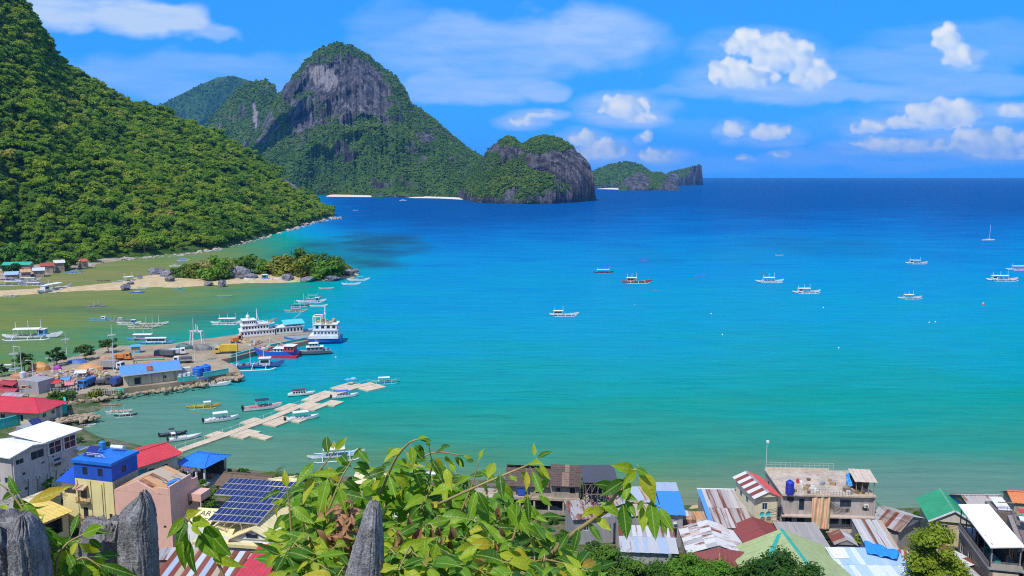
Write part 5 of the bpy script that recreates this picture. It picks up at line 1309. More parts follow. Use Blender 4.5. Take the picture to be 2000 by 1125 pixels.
# concrete frame tower and light masts
t = thing('loading_gantry', 'white steel portal frame standing on the wharf', 'gantry', on(386, 676, PZ), rad(-12))
for x in (-2.6, 2.6):
    for y in (-1, 1): b = MB(); b.bar((x * 1.1, y, 0), (x * .85, y * .8, 6.2), .22, PM(WHITE), 4); b.build('leg', t)
b = MB()
for y in (-.8, .8): b.bar((-2.4, y, 6.1), (2.4, y, 6.1), .24, PM(WHITE), 4)
for x in (-2.2, 2.2): b.bar((x, -.8, 6.1), (x, .8, 6.1), .2, PM(WHITE), 4)
b.build('beam', t); b = MB(); b.bar((-.3, 0, 6.2), (-.3, 0, 9), .16, PM(WHITE)); b.bar((.4, 0, 6.2), (.4, 0, 8.4), .13, PM(WHITE)); b.build('post', t)
def light_mast(px, py, ytop, label, ring=True, c=STEEL, z=PZ, lamps=6):
    p = on(px, py, z); hh = (py - ytop) * mpp(px, py, z) * 1.05; t = thing('light_mast' if ring else 'street_lamp', label, 'light mast' if ring else 'street lamp', p, 0, 'light masts of the harbour' if ring else 'street lamps of the harbour')
    b = MB(); b.bar((0, 0, 0), (0, 0, hh), .17, PM(c), 6, .08); b.build('pole', t)
    if ring:
        b = MB(); k = 10; zt = hh * .72 if hh > 9 else hh - .3
        for i in range(k):
            a, e = 6.283 * i / k, 6.283 * (i + 1) / k; b.bar((1.3 * math.cos(a), 1.3 * math.sin(a), zt), (1.3 * math.cos(e), 1.3 * math.sin(e), zt), .08, PM(c), 4)
        for i in range(4): a = 1.571 * i; b.bar((0, 0, zt), (1.3 * math.cos(a), 1.3 * math.sin(a), zt), .06, PM(c), 4)
        b.build('lamp_ring', t)
        for i in range(lamps): a = 6.283 * i / lamps; b = MB(); b.obox((1.35 * math.cos(a), 1.35 * math.sin(a), zt - .25), (.55, .35, .3), a, PM(GREY)); b.build('floodlight', t)
    else:
        b = MB(); b.tube([(0, 0, hh - .1), (-.6, 0, hh + .2), (-1.5, 0, hh + .25)], .07, PM(c), 4); b.build('arm', t); b = MB(); b.obox((-1.7, 0, hh + .22), (.9, .3, .16), 0, PM(OFFW)); b.build('lamp_head', t)
light_mast(381, 709, 624, 'tall light mast in front of the white portal frame')
light_mast(222, 706, 636, 'tall light mast behind the grey box truck')
light_mast(131, 700, 650, 'light mast standing at the water side behind the yard trees')
light_mast(31, 735, 675, 'light mast at the left edge of the harbour')
light_mast(44, 742, 680, 'plain slender pole beside the leftmost light mast', False)
light_mast(106, 757, 702, 'curved arm street lamp in front of the sack piles', False)
light_mast(222, 725, 682, 'curved arm street lamp by the grey box truck', False)
light_mast(66, 748, 706, 'thin street lamp behind the grey flat roofed building', False)
light_mast(152, 760, 728, 'short street lamp at the harbour fence', False)
# yard trees
for i, (px, py, w, hh, l) in enumerate(((48, 726, 42, 42, 'dark green tree at the left of the harbour yard'), (111, 714, 40, 40, 'dark green tree second from left in the harbour yard'), (167, 703, 44, 36, 'broad green tree behind the orange tarpaulin'), (212, 689, 36, 36, 'leaning green tree by the tall light mast'), (4, 735, 26, 30, 'dark bush cut by the left edge of the yard'))):
    near_tree(px, py, w, hh, 'dark', l, PZ, 41 + i, 8, 700, None, .3, 'yard_tree', 'trees in the harbour yard')
# covered piles, pipes, sacks
def mound(px, py, w, hh, c, label, dep=.6, rz=0, name='tarpaulin_pile', z=PZ):
    s = mpp(px, py, z); o = bpy.data.objects.new(name, rock_mesh(px, PM(c, dirt=.3, var=.25, bump=.5), 2, .14)); COL.objects.link(o)
    o.location = tuple(on(px, py, z)); o.scale = (w * s / 2, w * s * dep / 2, hh * s); o.rotation_euler = (0, 0, rad(rz)); return tag(o, label, 'pile')
mound(78, 722, 44, 15, (.55, .26, .07), 'orange brown heap of covered goods at the left of the yard')
mound(176, 722, 56, 12, (.62, .31, .10), 'wide orange tarpaulin pile behind the sacks')
mound(40, 737, 40, 10, (.45, .2, .1), 'low rust coloured heap in front of the leftmost tree')
mound(205, 708, 26, 14, (.5, .3, .16), 'brown heap by the tall light mast')
mound(76, 742, 30, 12, (.62, .22, .36), 'pink heap of wrapped goods beside the grey building')
mound(112, 722, 18, 10, (.35, .05, .30), 'purple covered heap below the second tree')
mound(150, 708, 40, 7, (.04, .12, .35), 'long dark blue tarpaulin pile along the water side')
mound(395, 683, 40, 13, (.16, .16, .16), 'dark grey tarpaulin mound beside the portal frame', .5)
mound(425, 681, 42, 12, (.24, .25, .24), 'pale grey tarpaulin mound on the wharf behind the yellow truck', .5)
mound(360, 681, 34, 11, (.05, .14, .13), 'dark green tarpaulin mound left of the portal frame', .5)
mound(480, 668, 36, 7, (.36, .26, .14), 'brown heap of goods on the wharf beside the ferry')
mound(530, 674, 50, 5, (.30, .25, .19), 'low heap of cargo along the outer wharf', .2, 10)
mound(232, 703, 14, 8, TEAL, 'small teal bin pile near the orange truck')
h = site('orange_crane', 'orange excavator standing on the wharf by the ferry', (455, 672), (480, 668), (456, 668), PZ + .1, PZ, 'excavator', depth=2.6)
bx(h, 'track', .3, 3.9, 0, .7, 0, .9, PM(DGREY)); bx(h, 'track', .3, 3.9, 1.9, 2.6, 0, .9, PM(DGREY)); bx(h, 'engine_body', .2, 2.6, .3, 2.3, .95, 2.5, PM(ORANGE)); bx(h, 'cab', 2.65, 3.9, .3, 1.5, .95, 3.1, PM(ORANGE)); bx(h, 'cab_window', 2.9, 3.93, .26, 1.54, 1.9, 2.9, glass())
b = MB(); b.tube([(2.7, 1.8, 1.8), (4.6, 1.8, 3.3), (5.6, 1.8, 1.2)], .26, PM(ORANGE), 4); b.build('boom', h.t)
GP = 'long pipes piled in the harbour yard'
for i in range(5):
    t = thing('steel_pipe', 'long rusty steel pipe in the pile beside the dark blue truck', 'pipe', on(292, 702 - i * 1.4, PZ + .3), rad(12), GP); b = MB(); b.bar((-5, 0, 0), (5, 0, 0), .32, PM((.24, .12, .08) if i != 0 else (.12, .42, .33)), 8); b.build('pipe', t)
def sacks():
    q = random.Random(5); b = MB(); cs = [PM(c) for c in ((.62, .6, .55), (.6, .42, .24), (.5, .3, .16), (.45, .55, .62), (.35, .33, .3), (.66, .62, .2), (.5, .15, .12))]
    for cx, cy, n, sp in ((135, 733, 60, 14), (180, 732, 70, 16), (205, 735, 30, 10), (160, 742, 20, 20), (70, 735, 20, 12), (120, 746, 12, 14), (540, 682, 18, 25), (490, 672, 14, 14)):
        for i in range(n):
            px, py = q.gauss(cx, sp), q.gauss(cy, 3.6); p = on(px, py, PZ)
            b.obox((p[0], p[1], PZ + q.choice([.3, .3, .8, 1.2])), (q.uniform(.6, 1.3), q.uniform(.5, .9), q.uniform(.4, .6)), q.uniform(0, 3), q.choice(cs))
    o = b.build('cargo_sacks'); o['kind'] = 'stuff'
sacks()
h = site('guard_shed', 'small yellow and blue shed by the water at the back of the yard', (257, 690), (273, 689), (257, 683), PZ + .1, PZ, 'shed', depth=2.6)
body(h, 0, h.w, 0, h.d, 0, 2.6, PM(LBLUE), {'front': [(.3, .3, .8, 1.9, 'door'), (1.5, 1.0, 1.0, 1.0)]}, frm=YEL, pane=PM(YEL)); b = MB(); b.slab((-.4, -.5, 2.65), (h.w + .4, -.5, 2.65), (h.w + .4, h.d + .4, 2.95), (-.4, h.d + .4, 2.95), .1, PM(LBLUE)); b.build('roof', h.t)
h = site('harbour_building', 'grey flat roofed harbour building with a steel tank on top', (36, 742), (74, 746), (40, 737), PZ + 4, PZ, 'building', depth=6)
body(h, 0, h.w, 0, h.d, 0, 4, PM((.36, .34, .34), dirt=.4), {'front': [(1.2, 1.4, 1.2, 1.2), (4, 1.4, 1.2, 1.2)]}); tank(0, 0, 0, .9, 2.0, STEEL, 'steel water tank on the grey flat roofed building', None, on(45, 737, PZ + 4))
for A, B, C, l, c in (((92, 748), (113, 748), (95, 742), 'red roofed market stall beside the curved lamp', RED), ((-4, 748), (24, 752), (0, 744), 'dark red roofed shed at the left edge of the harbour', (.36, .04, .05)), ((-10, 764), (26, 766), (-6, 757), 'second red shed in front at the left edge of the harbour', (.42, .05, .07)), ((128, 751), (142, 750), (129, 747), 'small pink and red stall by the harbour fence', (.6, .2, .2))):
    h = site('market_stall', l, A, B, C, PZ + 2.6, PZ, 'stall', depth=3.6)
    for x in (.1, h.w - .2):
        for y in (.1, h.d - .2): bx(h, 'post', x, x + .12, y, y + .12, 0, 2.5, PM(GREY))
    gable_x(h, 0, h.w, 0, h.d, 2.5, .7, .3, rust(c, .15)); bx(h, 'counter', .2, h.w - .2, .2, .9, 0, 1.0, PM(DGREY))
def people():
    for px, py, c, l in ((262, 712, NAVY, 'person in dark clothes standing left on the open yard behind the warehouse'), (267, 712, (.35, .3, .28), 'person in grey shirt standing right on the open yard behind the warehouse')):
        t = thing('person', l, 'person', on(px, py, PZ), px)
        V = [(0, 0, .92), (0, 0, 1.2), (0, 0, 1.45), (0, 0, 1.56), (0, .02, 1.68), (-.2, 0, 1.42), (-.26, .03, 1.12), (-.24, .1, .86), (.2, 0, 1.42), (.26, .03, 1.12), (.24, .1, .86), (-.1, 0, .88), (-.12, .03, .48), (-.12, 0, .06), (-.13, .13, .03), (.1, 0, .88), (.12, .03, .48), (.12, 0, .06), (.13, .13, .03)]
        E = [(0, 1), (1, 2), (2, 3), (3, 4), (2, 5), (5, 6), (6, 7), (2, 8), (8, 9), (9, 10), (0, 11), (11, 12), (12, 13), (13, 14), (0, 15), (15, 16), (16, 17), (17, 18)]
        R = [.15, .15, .14, .06, .11, .07, .05, .04, .07, .05, .04, .09, .07, .05, .04, .09, .07, .05, .04]
        me = bpy.data.meshes.new('body'); me.from_pydata(V, E, []); me.materials.append(PM(c)); o = bpy.data.objects.new('body', me); COL.objects.link(o); o.parent = t
        md = o.modifiers.new('skin', 'SKIN')
        for i, r in enumerate(R): me.skin_vertices[0].data[i].radius = (r, r)
        me.skin_vertices[0].data[0].use_root = True
        o.modifiers.new('smooth', 'SUBSURF').levels = 1
        b = MB(); b.lathe([(.02, -.02), (.105, .03), (.1, .1), (.02, .13)], (0, -.01, 1.68), PM(BLACK), 8); b.build('hair', t)
people()
# rubble bank round the harbour edge
def rubble(name, line, n, spread, seed, smin, smax, mat, up=1.2):
    q = np.random.default_rng(seed); ln = np.array(line, float); t = np.linspace(0, 1, len(ln)); vs, fs, o = [], [], 0; iv, jf = ICO1
    for i in range(n):
        k = q.uniform(); px, py = np.interp(k, t, ln[:, 0]), np.interp(k, t, ln[:, 1]); z = q.uniform(0, up); p = on(px + q.normal() * spread, py + q.normal() * spread * .4, z); s = q.uniform(smin, smax)
        v = iv * (1 + q.uniform(-.28, .28, (len(iv), 1))) * np.array([s, s * .9, s * .7]) + p; vs.append(v); fs.append(jf + o); o += len(v)
    np_mesh(name, np.concatenate(vs), np.concatenate(fs), [mat], False, None, 'stuff')
m_rub = earth_mat('rubble_stone', [(.3, (.16, .12, .08)), (.5, (.34, .26, .17)), (.7, (.48, .39, .27))], .9, .95, .4)
rubble('rubble_bank', [(120, 786), (190, 780), (250, 771), (330, 761), (400, 750), (440, 741), (470, 738), (462, 728), (436, 716), (425, 712)], 420, 3, 4, .35, .9, m_rub, 1.6)
mound(448, 740, 56, 5, (.33, .25, .16), 'low brown earth bank at the point of the harbour', .5, 0, 'earth_bank', .6)
GSt = 'loose building stones on the mound by the turquoise compound'
rubble('stone_pile', [(108, 826), (135, 818), (160, 815), (182, 814)], 300, 7, 8, .4, .8, m_rub, 2.0)
# beached boats at the harbour foot
G3 = 'boats drawn up below the harbour'
boat(185, 782, 52, 12, 'white and maroon outrigger boat drawn up on the rubble below the harbour', G3, hullc=WHITE, low=(.25, .03, .06), roof=OFFW, roof_x=(-2, 2), roof_z=1.9, masts=1)
boat(205, 774, 40, 6, 'white outrigger boat with a flat canopy behind the maroon one', G3, hullc=OFFW, low=GREY, roof=WHITE, roof_x=(-3, 3), masts=2)
boat(218, 792, 42, 4, 'brown wooden canoe on the shore in front of the drawn up boats', G3, hullc=WOOD, low=BROWN, roof=None, masts=0, flo=WOOD)
canoe(178, 807, 34, -2, 'turquoise canoe resting on the stone pile', TEAL, group=G3)
boat(168, 831, 38, 5, 'small white outrigger canoe below the stone pile', G3, roof=None, masts=0, low=OFFW)
boat(232, 805, 50, 10, 'pale outrigger boat moored behind the dark hulled twin', G3, roof=None, masts=2, hullc=OFFW, low=OFFW, cargo=[ORANGE, WHITE])
boat(246, 812, 42, 14, 'dark blue hulled outrigger boat with a wooden deck beside the pale one', G3, hullc=NAVY, low=NAVY, roof=(.6, .52, .4), roof_x=(-2, 2), roof_z=1.7, masts=0, flo=OFFW)
boat(398, 795, 62, 14, 'yellow outrigger boat with a white tent on deck', G3, hullc=(.60, .40, .06), low=NAVY, roof=WHITE, roof_x=(0, 3.2), masts=0, flo=(.66, .45, .06))
# ---------------------------------------------------------------- ships at the wharf
def ship_window(t, x, y, z, w, hh, s=-1):
    b = MB(); b.box(x - w / 2, x + w / 2, y - .03, y + .03, z - hh / 2, z + hh / 2, glass()); return b.build('window', t)
def deckhouse(t, x0, x1, y0, y1, z0, z1, c, n, wh=.9, name='deckhouse', ends=False):
    b = MB(); b.box(x0, x1, y0, y1, z0, z1, PM(c)); o = b.build(name, t)
    b = MB(); b.box(x0 - .3, x1 + .3, y0 - .3, y1 + .3, z1, z1 + .12, PM(WHITE)); b.build('deck_edge', t)
    for i in range(n):
        x = x0 + (x1 - x0) * (i + .5) / n
        for y in (y0, y1): ship_window(t, x, y, (z0 + z1) / 2 + .15, (x1 - x0) / n * .55, wh)
    if ends:
        for i in range(3):
            y = y0 + (y1 - y0) * (i + .5) / 3
            for x in (x0, x1):
                b = MB(); b.box(x - .03, x + .03, y - .5, y + .5, (z0 + z1) / 2 - .2, (z0 + z1) / 2 + .5, glass()); b.build('window', t)
def ship_heading(A, B): p, q = on(*A), on(*B); d = q - p; return (p + q) / 2, math.atan2(d[1], d[0]), float(np.hypot(d[0], d[1]))
# white passenger ferry, bridge at the left, bow ramp away from it
c, yaw, Lf = ship_heading((460, 668), (612, 655)); Lf = max(Lf, 30)
t = thing('passenger_ferry', 'white passenger ferry with stacked decks and turquoise aft canopy at the wharf', 'ferry', c + np.array([0, 3, 0]), yaw)
b = MB(); hull(b, Lf, 8, 1.2, 2.0, .6, .2, PM((.05, .12, .35)), PM(WHITE), transom=True, full=.75, deck=PM(GREY)); b.build('hull', t)
xl = -Lf / 2
deckhouse(t, xl + 1.0, xl + 15, -3.6, 3.6, 2.0, 4.4, WHITE, 11); deckhouse(t, xl + 1.6, xl + 12.5, -3.4, 3.4, 4.55, 6.6, WHITE, 9); deckhouse(t, xl + 2.0, xl + 7.2, -2.8, 2.8, 6.75, 8.8, WHITE, 6, .8, 'bridge', True)
deckhouse(t, xl + 15.5, xl + 27, -3.6, 3.6, 2.0, 4.8, (.55, .62, .6), 8, 1.3, 'car_deck')
b = MB(); b.slab((xl + 7.4, -3.5, 7.0), (xl + 15, -3.5, 7.0), (xl + 15, 3.5, 7.3), (xl + 7.4, 3.5, 7.3), .12, PM((.6, .62, .6))); b.build('sun_deck', t)
b = MB(); b.slab((xl + 19, -3.7, 5.9), (xl + 28, -3.7, 5.9), (xl + 28, 3.7, 6.8), (xl + 19, 3.7, 6.8), .12, PM((.10, .55, .60))); b.build('canopy', t)
for i in range(4):
    for y in (-3.4, 3.4): b = MB(); b.bar((xl + 19.5 + i * 2.7, y, 4.8), (xl + 19.5 + i * 2.7, y, 6.1), .09, PM(WHITE), 4); b.build('canopy_post', t)
b = MB(); b.bar((xl + 8.2, 0, 6.8), (xl + 8.2, 0, 13.2), .2, PM(WHITE)); b.bar((xl + 8.2, -1.2, 11.2), (xl + 8.2, 1.2, 11.2), .1, PM(WHITE)); b.bar((xl + 9.4, 0, 6.8), (xl + 8.3, 0, 11), .12, PM(WHITE)); b.build('mast', t)
b = MB(); b.lathe([(.7, 0), (.8, 1.4), (.5, 1.8), (.5, 2.0)], (xl + 4.4, 0, 8.9), PM(WHITE), 8); b.bar((xl + 4.4, 0, 10.9), (xl + 4.4, 0, 12), .08, PM(WHITE)); b.build('radar_tower', t)
rails(t, 'railing', [(xl + 7.4, -3.6, 6.75), (xl + 15, -3.6, 7.0)], 1.0, PM(WHITE), 8)
q = random.Random(2)
for i in range(10): b = MB(); b.obox((xl + 9 + q.uniform(0, 8), q.uniform(-2.5, 2.5), 7.6), (q.uniform(.7, 1.6), .9, .8), q.uniform(0, 3), PM(q.choice([RED, WOOD, (.6, .3, .2), TEAL]))); b.build('deck_cargo', t)
b = MB(); b.bar((xl + 16, -2, 2.2), (xl + 26, -5.5, 11), .12, PM(STEEL), 4); b.build('derrick', t)
# white and blue ferry with stern house at right
c, yaw, Lf = ship_heading((560, 672), (664, 664)); Lf = 24
t = thing('cargo_ferry', 'white and blue cargo ferry with yellow goods on its house top, outermost at the wharf', 'ferry', on(622, 672) + np.array([-3, 3, 0]), rad(4))
b = MB(); hull(b, Lf, 8.4, 1.2, 2.6, 0.3, .2, PM((.02, .10, .38)), PM((.03, .16, .5)), transom=True, full=.7, deck=PM(GREY)); o = b.build('hull', t); o.rotation_euler = (0, 0, math.pi)
b = MB(); b.box(-1.0, 11.2, -4.26, 4.26, 2.4, 3.6, PM(WHITE)); b.build('bulwark', t)
deckhouse(t, 1.0, 11.0, -4.0, 4.0, 3.6, 5.9, WHITE, 7, .7, 'deckhouse', True); deckhouse(t, 1.4, 10.6, -3.8, 3.8, 6.05, 8.3, WHITE, 4, 1.2, 'upper_house', True)
for i in range(14): b = MB(); b.obox((1.8 + q.uniform(0, 7.6), q.uniform(-3.2, 3.2), 8.9 + q.choice([0, 0, .8])), (q.uniform(.9, 1.7), 1.1, .9), q.uniform(0, 3), PM(q.choice([(.62, .42, .14), (.66, .5, .2), (.5, .34, .16), (.6, .2, .15)]))); b.build('deck_cargo', t)
b = MB()
for x in (.8, 4.0): b.bar((x, -2.6, 3.6), (x, -2.6, 11.6), .24, PM(WHITE)); b.bar((x, 2.6, 3.6), (x, 2.6, 11.6), .24, PM(WHITE)); b.bar((x, -2.6, 11.5), (x, 2.6, 11.5), .22, PM(WHITE))
b.bar((.8, -2.6, 11.5), (4, -2.6, 11.5), .2, PM(WHITE)); b.bar((.8, 2.6, 11.5), (4, 2.6, 11.5), .2, PM(WHITE)); b.build('gantry', t)
b = MB(); b.bar((5.4, 0, 8.3), (5.4, 0, 15.5), .2, PM(WHITE)); b.bar((5.4, -1, 13.6), (5.4, 1, 13.6), .1, PM(WHITE)); b.obox((5.4, 0, 12.5), (.8, .8, .9), 0, PM(WHITE)); b.build('mast', t)
rails(t, 'railing', [(1.2, -3.9, 8.3), (10.8, -3.9, 8.3)], 1.0, PM(WHITE), 9)
# blue and red cargo boat
c, yaw, Lf = ship_heading((578, 690), (503, 679)); Lf = 17
t = thing('cargo_boat', 'blue hulled cargo boat with a red bottom and piled deck goods', 'cargo boat', on(541, 697), rad(176))
b = MB(); hull(b, 18, 5.2, 1.2, 2.6, 1.4, .5, PM((.52, .02, .04)), PM((.02, .12, .52)), full=.55, deck=PM(WOOD), draft=.5); b.build('hull', t)
b = MB(); b.box(-8.6, 6.6, -2.62, 2.62, .02, .9, PM((.55, .02, .05))); b.build('boot_stripe', t)
deckhouse(t, -7.4, -3.6, -2.0, 2.0, 2.4, 4.6, (.55, .06, .08), 3); deckhouse(t, -3.3, .5, -1.9, 1.9, 2.3, 3.6, OFFW, 3)
for i in range(12): b = MB(); b.obox((q.uniform(-1.5, 6), q.uniform(-1.6, 1.6), 2.9 + q.choice([0, .6])), (q.uniform(.8, 1.6), 1, .8), q.uniform(0, 3), PM(q.choice([(.62, .45, .25), (.6, .15, .1), OFFW, WOOD, (.2, .5, .35)]))); b.build('deck_cargo', t)
b = MB(); b.bar((2.6, 0, 2.3), (2.6, 0, 7.8), .13, PM(WHITE)); b.bar((2.6, 0, 7.4), (-3, 0, 4.8), .06, PM(STEEL), 4); b.build('mast', t)
# grey patrol boat
t = thing('patrol_boat', 'dark grey patrol boat with sharp bow and low cabin moored outermost', 'patrol boat', on(608, 692), rad(192))
b = MB(); hull(b, 15.5, 4.0, .9, 1.6, .7, 0, PM((.06, .065, .08)), PM((.12, .13, .16)), transom=True, deck=PM(GREY)); b.build('hull', t)
deckhouse(t, -4.5, 1.6, -1.5, 1.5, 1.5, 3.1, (.22, .23, .26), 4, .6); deckhouse(t, -2.6, .6, -1.2, 1.2, 3.2, 4.5, (.4, .4, .42), 3, .6, 'bridge')
b = MB(); b.bar((-2, 0, 4.5), (-2, 0, 7), .09, PM(STEEL)); b.bar((-2, -.8, 6), (-2, .8, 6), .06, PM(STEEL)); b.build('mast', t)
for i in range(5): b = MB(); b.obox((-6.5 + i * .9, q.uniform(-1, 1), 1.9), (.7, .7, .7), q.uniform(0, 3), PM(q.choice([RED, OFFW, BLUE]))); b.build('deck_cargo', t)
boat(494, 718, 118, 10, 'dark blue outrigger boat with white floats moored below the quay wall', 'outrigger boats in the sheltered bay', hullc=(.06, .12, .32), low=NAVY, roof=None, cab=(.5, .52, .58), cabx=(1.6, 4.2), masts=3, cargo=[RED, BROWN, GREY], deck=(.12, .2, .4))
# ---------------------------------------------------------------- floating pontoon
pont = thing('pontoon_pier', 'sand coloured floating pontoon pier zigzagging out from the town', 'pier', on(354, 877), 0)
po = np.array(pont.location); m_pn = PM((.60, .48, .33), rough=.8, var=.2, scale=.5)
pcell = MB(); pcell.box(.02, .98, .02, .98, -.35, .42, m_pn); pm_mesh = pcell.mesh('pontoon_panel')
def pontoon(A, B, w, na, nb_, sh=0.0, z=0.0):
    a, b_ = on(*A, .4), on(*B, .4); d = (b_ - a)[:2]; l = np.hypot(*d); u = d / l; v = np.array([-u[1], u[0]])
    for i in range(na):
        for j in range(nb_):
            o = bpy.data.objects.new('pontoon_panel', pm_mesh); COL.objects.link(o); o.parent = pont
            p = a[:2] + u * l * i / na + v * (w * (j / nb_ - .5) + sh)
            o.location = (p[0] - po[0], p[1] - po[1], random.uniform(-.02, .02) + z - po[2]); o.rotation_euler = (0, 0, math.atan2(u[1], u[0])); o.scale = (l / na, w / nb_, 1)
spine = [(350, 880), (442, 848), (522, 819), (580, 795), (640, 773), (700, 754), (728, 748)]
for i in range(len(spine) - 1): pontoon(spine[i], spine[i + 1], 3.0, [10, 9, 7, 7, 8, 4][i], 1)
def pad(A, B, w, sh, na, nb_): pontoon(A, B, w, na, nb_, sh)
pad((440, 849), (476, 836), 5.2, -4.1, 3, 2); pad((424, 855), (448, 846), 3.0, 3.0, 2, 1); pad((455, 843), (470, 838), 6, -9.8, 2, 2)
pad((504, 826), (545, 811), 5.2, -4.1, 3, 2); pad((492, 830), (520, 820), 3.4, 3.2, 2, 1); pad((530, 815), (552, 807), 4, -8.6, 2, 1)
pad((578, 796), (606, 785), 5.5, -4.2, 3, 2); pad((560, 803), (590, 791), 3.4, 3.2, 2, 1); pad((606, 786), (626, 778), 5, -6.6, 2, 1)
pad((628, 778), (660, 767), 4, 3.5, 3, 1); pad((672, 763), (712, 751), 5, 4.0, 4, 1); pad((694, 756), (730, 748), 5.5, -4.2, 3, 2); pad((612, 784), (634, 775), 3, 3.1, 2, 1)
posts = MB()
for k in range(len(spine) - 1):
    a, b_ = on(*spine[k], .42), on(*spine[k + 1], .42); d = (b_ - a)[:2]; l = np.hypot(*d); u = d / l; v = np.array([-u[1], u[0]]); n = int(l / 3)
    for i in range(n):
        for sgn in ((1, -1) if k == 0 else (1,)):
            p = a[:2] + u * l * i / n + v * sgn * 1.4 - po[:2]
            bb = MB(); bb.bar((p[0], p[1], .4), (p[0], p[1], 1.6), .06, PM(WHITE), 4); bb.build('railing_post', pont)
        p0 = a[:2] + v * 1.4 - po[:2]; p1 = b_[:2] + v * 1.4 - po[:2]
    bb = MB(); bb.bar((p0[0], p0[1], 1.4), (p1[0], p1[1], 1.4), .035, PM(WHITE), 4); bb.build('handrail', pont)
def kayak(px, py, n, rz, label, c=YEL, z=0.0):
    t = thing('kayak', label, 'kayak', on(px, py, z), rad(rz)); b = MB(); s = n * mpp(px, py); hull(b, s, .9, .15, .3, .15, .15, PM(c), PM(c), n=9); b.build('hull', t); b = MB(); b.lathe([(.3, 0), (.32, .06), (.05, .07)], (0, 0, .25), PM(BLACK), 8); b.build('seat', t)
kayak(484, 850, 28, 22, 'long yellow kayak lying along the edge of the second pontoon pad')
for px, py, c, l in ((680, 752, LBLUE, 'blue parasol on the outer pontoon, left of the pair'), (690, 750, (.25, .4, .7), 'blue parasol on the outer pontoon, right of the pair')):
    t = thing('parasol', l, 'parasol', on(px, py, .4), 0, 'parasols on the pontoon'); b = MB(); b.bar((0, 0, 0), (0, 0, 2.3), .04, PM(WHITE), 5); b.build('pole', t); b = MB(); b.lathe([(1.2, 1.85), (1.22, 1.9), (.6, 2.2), (.03, 2.45)], (0, 0, 0), PM(c), 8); b.build('canopy', t)
# ---------------------------------------------------------------- speedboats
G4 = 'speedboats moored along the pontoon'
def speedboat(px, py, n, rz, label, hc=WHITE, low=None, roof=WHITE, cabin=False, motors=2, roofx=(-2.2, 1.6), seat=OFFW, screen=True):
    s = n * mpp(px, py) / 9.0 / max(.5, abs(math.cos(rad(rz)))); t = thing('speedboat', label, 'speedboat', on(px, py), rad(rz), G4); t.scale = (s,) * 3
    b = MB(); hull(b, 9, 2.5, .4, .85, .45, 0, PM(low or hc, rough=.3), PM(hc, rough=.3), transom=True, full=.5, deck=PM(seat)); b.build('hull', t)
    if cabin:
        b = MB(); b.add([(-3, -1, .8), (2, -1, .8), (1, -.9, 1.9), (-2.8, -.9, 1.9), (-3, 1, .8), (2, 1, .8), (1, .9, 1.9), (-2.8, .9, 1.9)], [(0, 1, 2, 3), (7, 6, 5, 4), (1, 5, 6, 2), (2, 6, 7, 3), (3, 7, 4, 0)], PM(hc)); b.build('cabin', t)
        for i in range(5):
            for sg in (-1, 1): w = MB(); w.slab((-2.7 + i * .85, sg * .985, 1.0), (-2.05 + i * .85, sg * .985, 1.0), (-2.05 + i * .8, sg * .93, 1.65), (-2.7 + i * .8, sg * .93, 1.65), -.03 * sg, glass()); w.build('window', t)
    elif screen:
        b = MB(); b.slab((.9, -.9, .95), (.9, .9, .95), (.45, .8, 1.6), (.45, -.8, 1.6), .03, glass()); b.build('windscreen', t)
    if roof is not None:
        b = MB(); x0, x1 = roofx; zr = 2.0 if cabin else 2.35; b.box(x0, x1, -1.05, 1.05, zr, zr + .1, PM(roof)); b.build('canopy', t)
        for x in (x0 + .15, x1 - .15):
            for y in (-.95, .95): p = MB(); p.bar((x, y, .8), (x, y, zr), .035, PM(WHITE), 4); p.build('canopy_post', t)
    for i in range(4): b = MB(); b.box(-3.2 + i * .95, -2.6 + i * .95, -.85, .85, .75, 1.05, PM(seat)) if not cabin else b.box(-3.6, -3.1, -.9, .9, .75, 1.1, PM(seat)); b.build('seat', t) if (not cabin or i == 0) else None
    for i in range(motors): b = MB(); y = (i - (motors - 1) / 2) * .7; b.box(-5.0, -4.5, y - .22, y + .22, .6, 1.35, PM(BLACK)); b.box(-4.85, -4.6, y - .1, y + .1, -.4, .6, PM(DGREY)); b.build('outboard_motor', t)
speedboat(433, 822, 58, 26, 'white speedboat with a flat white canopy left of the pontoon middle')
speedboat(514, 799, 66, 24, 'white cruiser with navy canopy and red seats behind the second pad', low=WHITE, roof=NAVY, seat=(.5, .2, .18), roofx=(-1.8, 1.4))
speedboat(589, 772, 50, 16, 'white cabin boat with a dark maroon roof behind the pontoon', low=(.08, .08, .2), roof=(.13, .03, .07), cabin=True, roofx=(-3.2, 1.4), motors=0)
speedboat(674, 776, 48, 22, 'white speedboat with a blue canopy on the near side of the pontoon', roof=BLUE, roofx=(-3.2, 1.2))
speedboat(591, 820, 58, 24, 'white speedboat with a white canopy on the near side of the second pad', roofx=(-2.6, 1.6), low=WHITE)
speedboat(339, 850, 46, 22, 'black speedboat with a small black canopy near the town shore', hc=(.03, .03, .045), roof=(.03, .03, .04), seat=DGREY, roofx=(-1.5, .4))
speedboat(362, 858, 52, 30, 'long white speedboat with a white stern arch beside the pontoon start', low=(.5, .6, .75), roof=OFFW, roofx=(-3.8, -2.6), screen=False)
speedboat(417, 754, 64, 12, 'long white open boat with blue stern canopy below the turquoise wall', roof=(.03, .07, .25), roofx=(-3.6, -1.2), low=WHITE)
boat(750, 747, 62, 12, 'turquoise outrigger boat with a white canopy at the far end of the pontoon', 'outrigger boats by the pontoon', hullc=TEAL, low=TEAL, roof=WHITE, roof_x=(-2.6, 2.6), masts=0, flo=(.3, .6, .58))
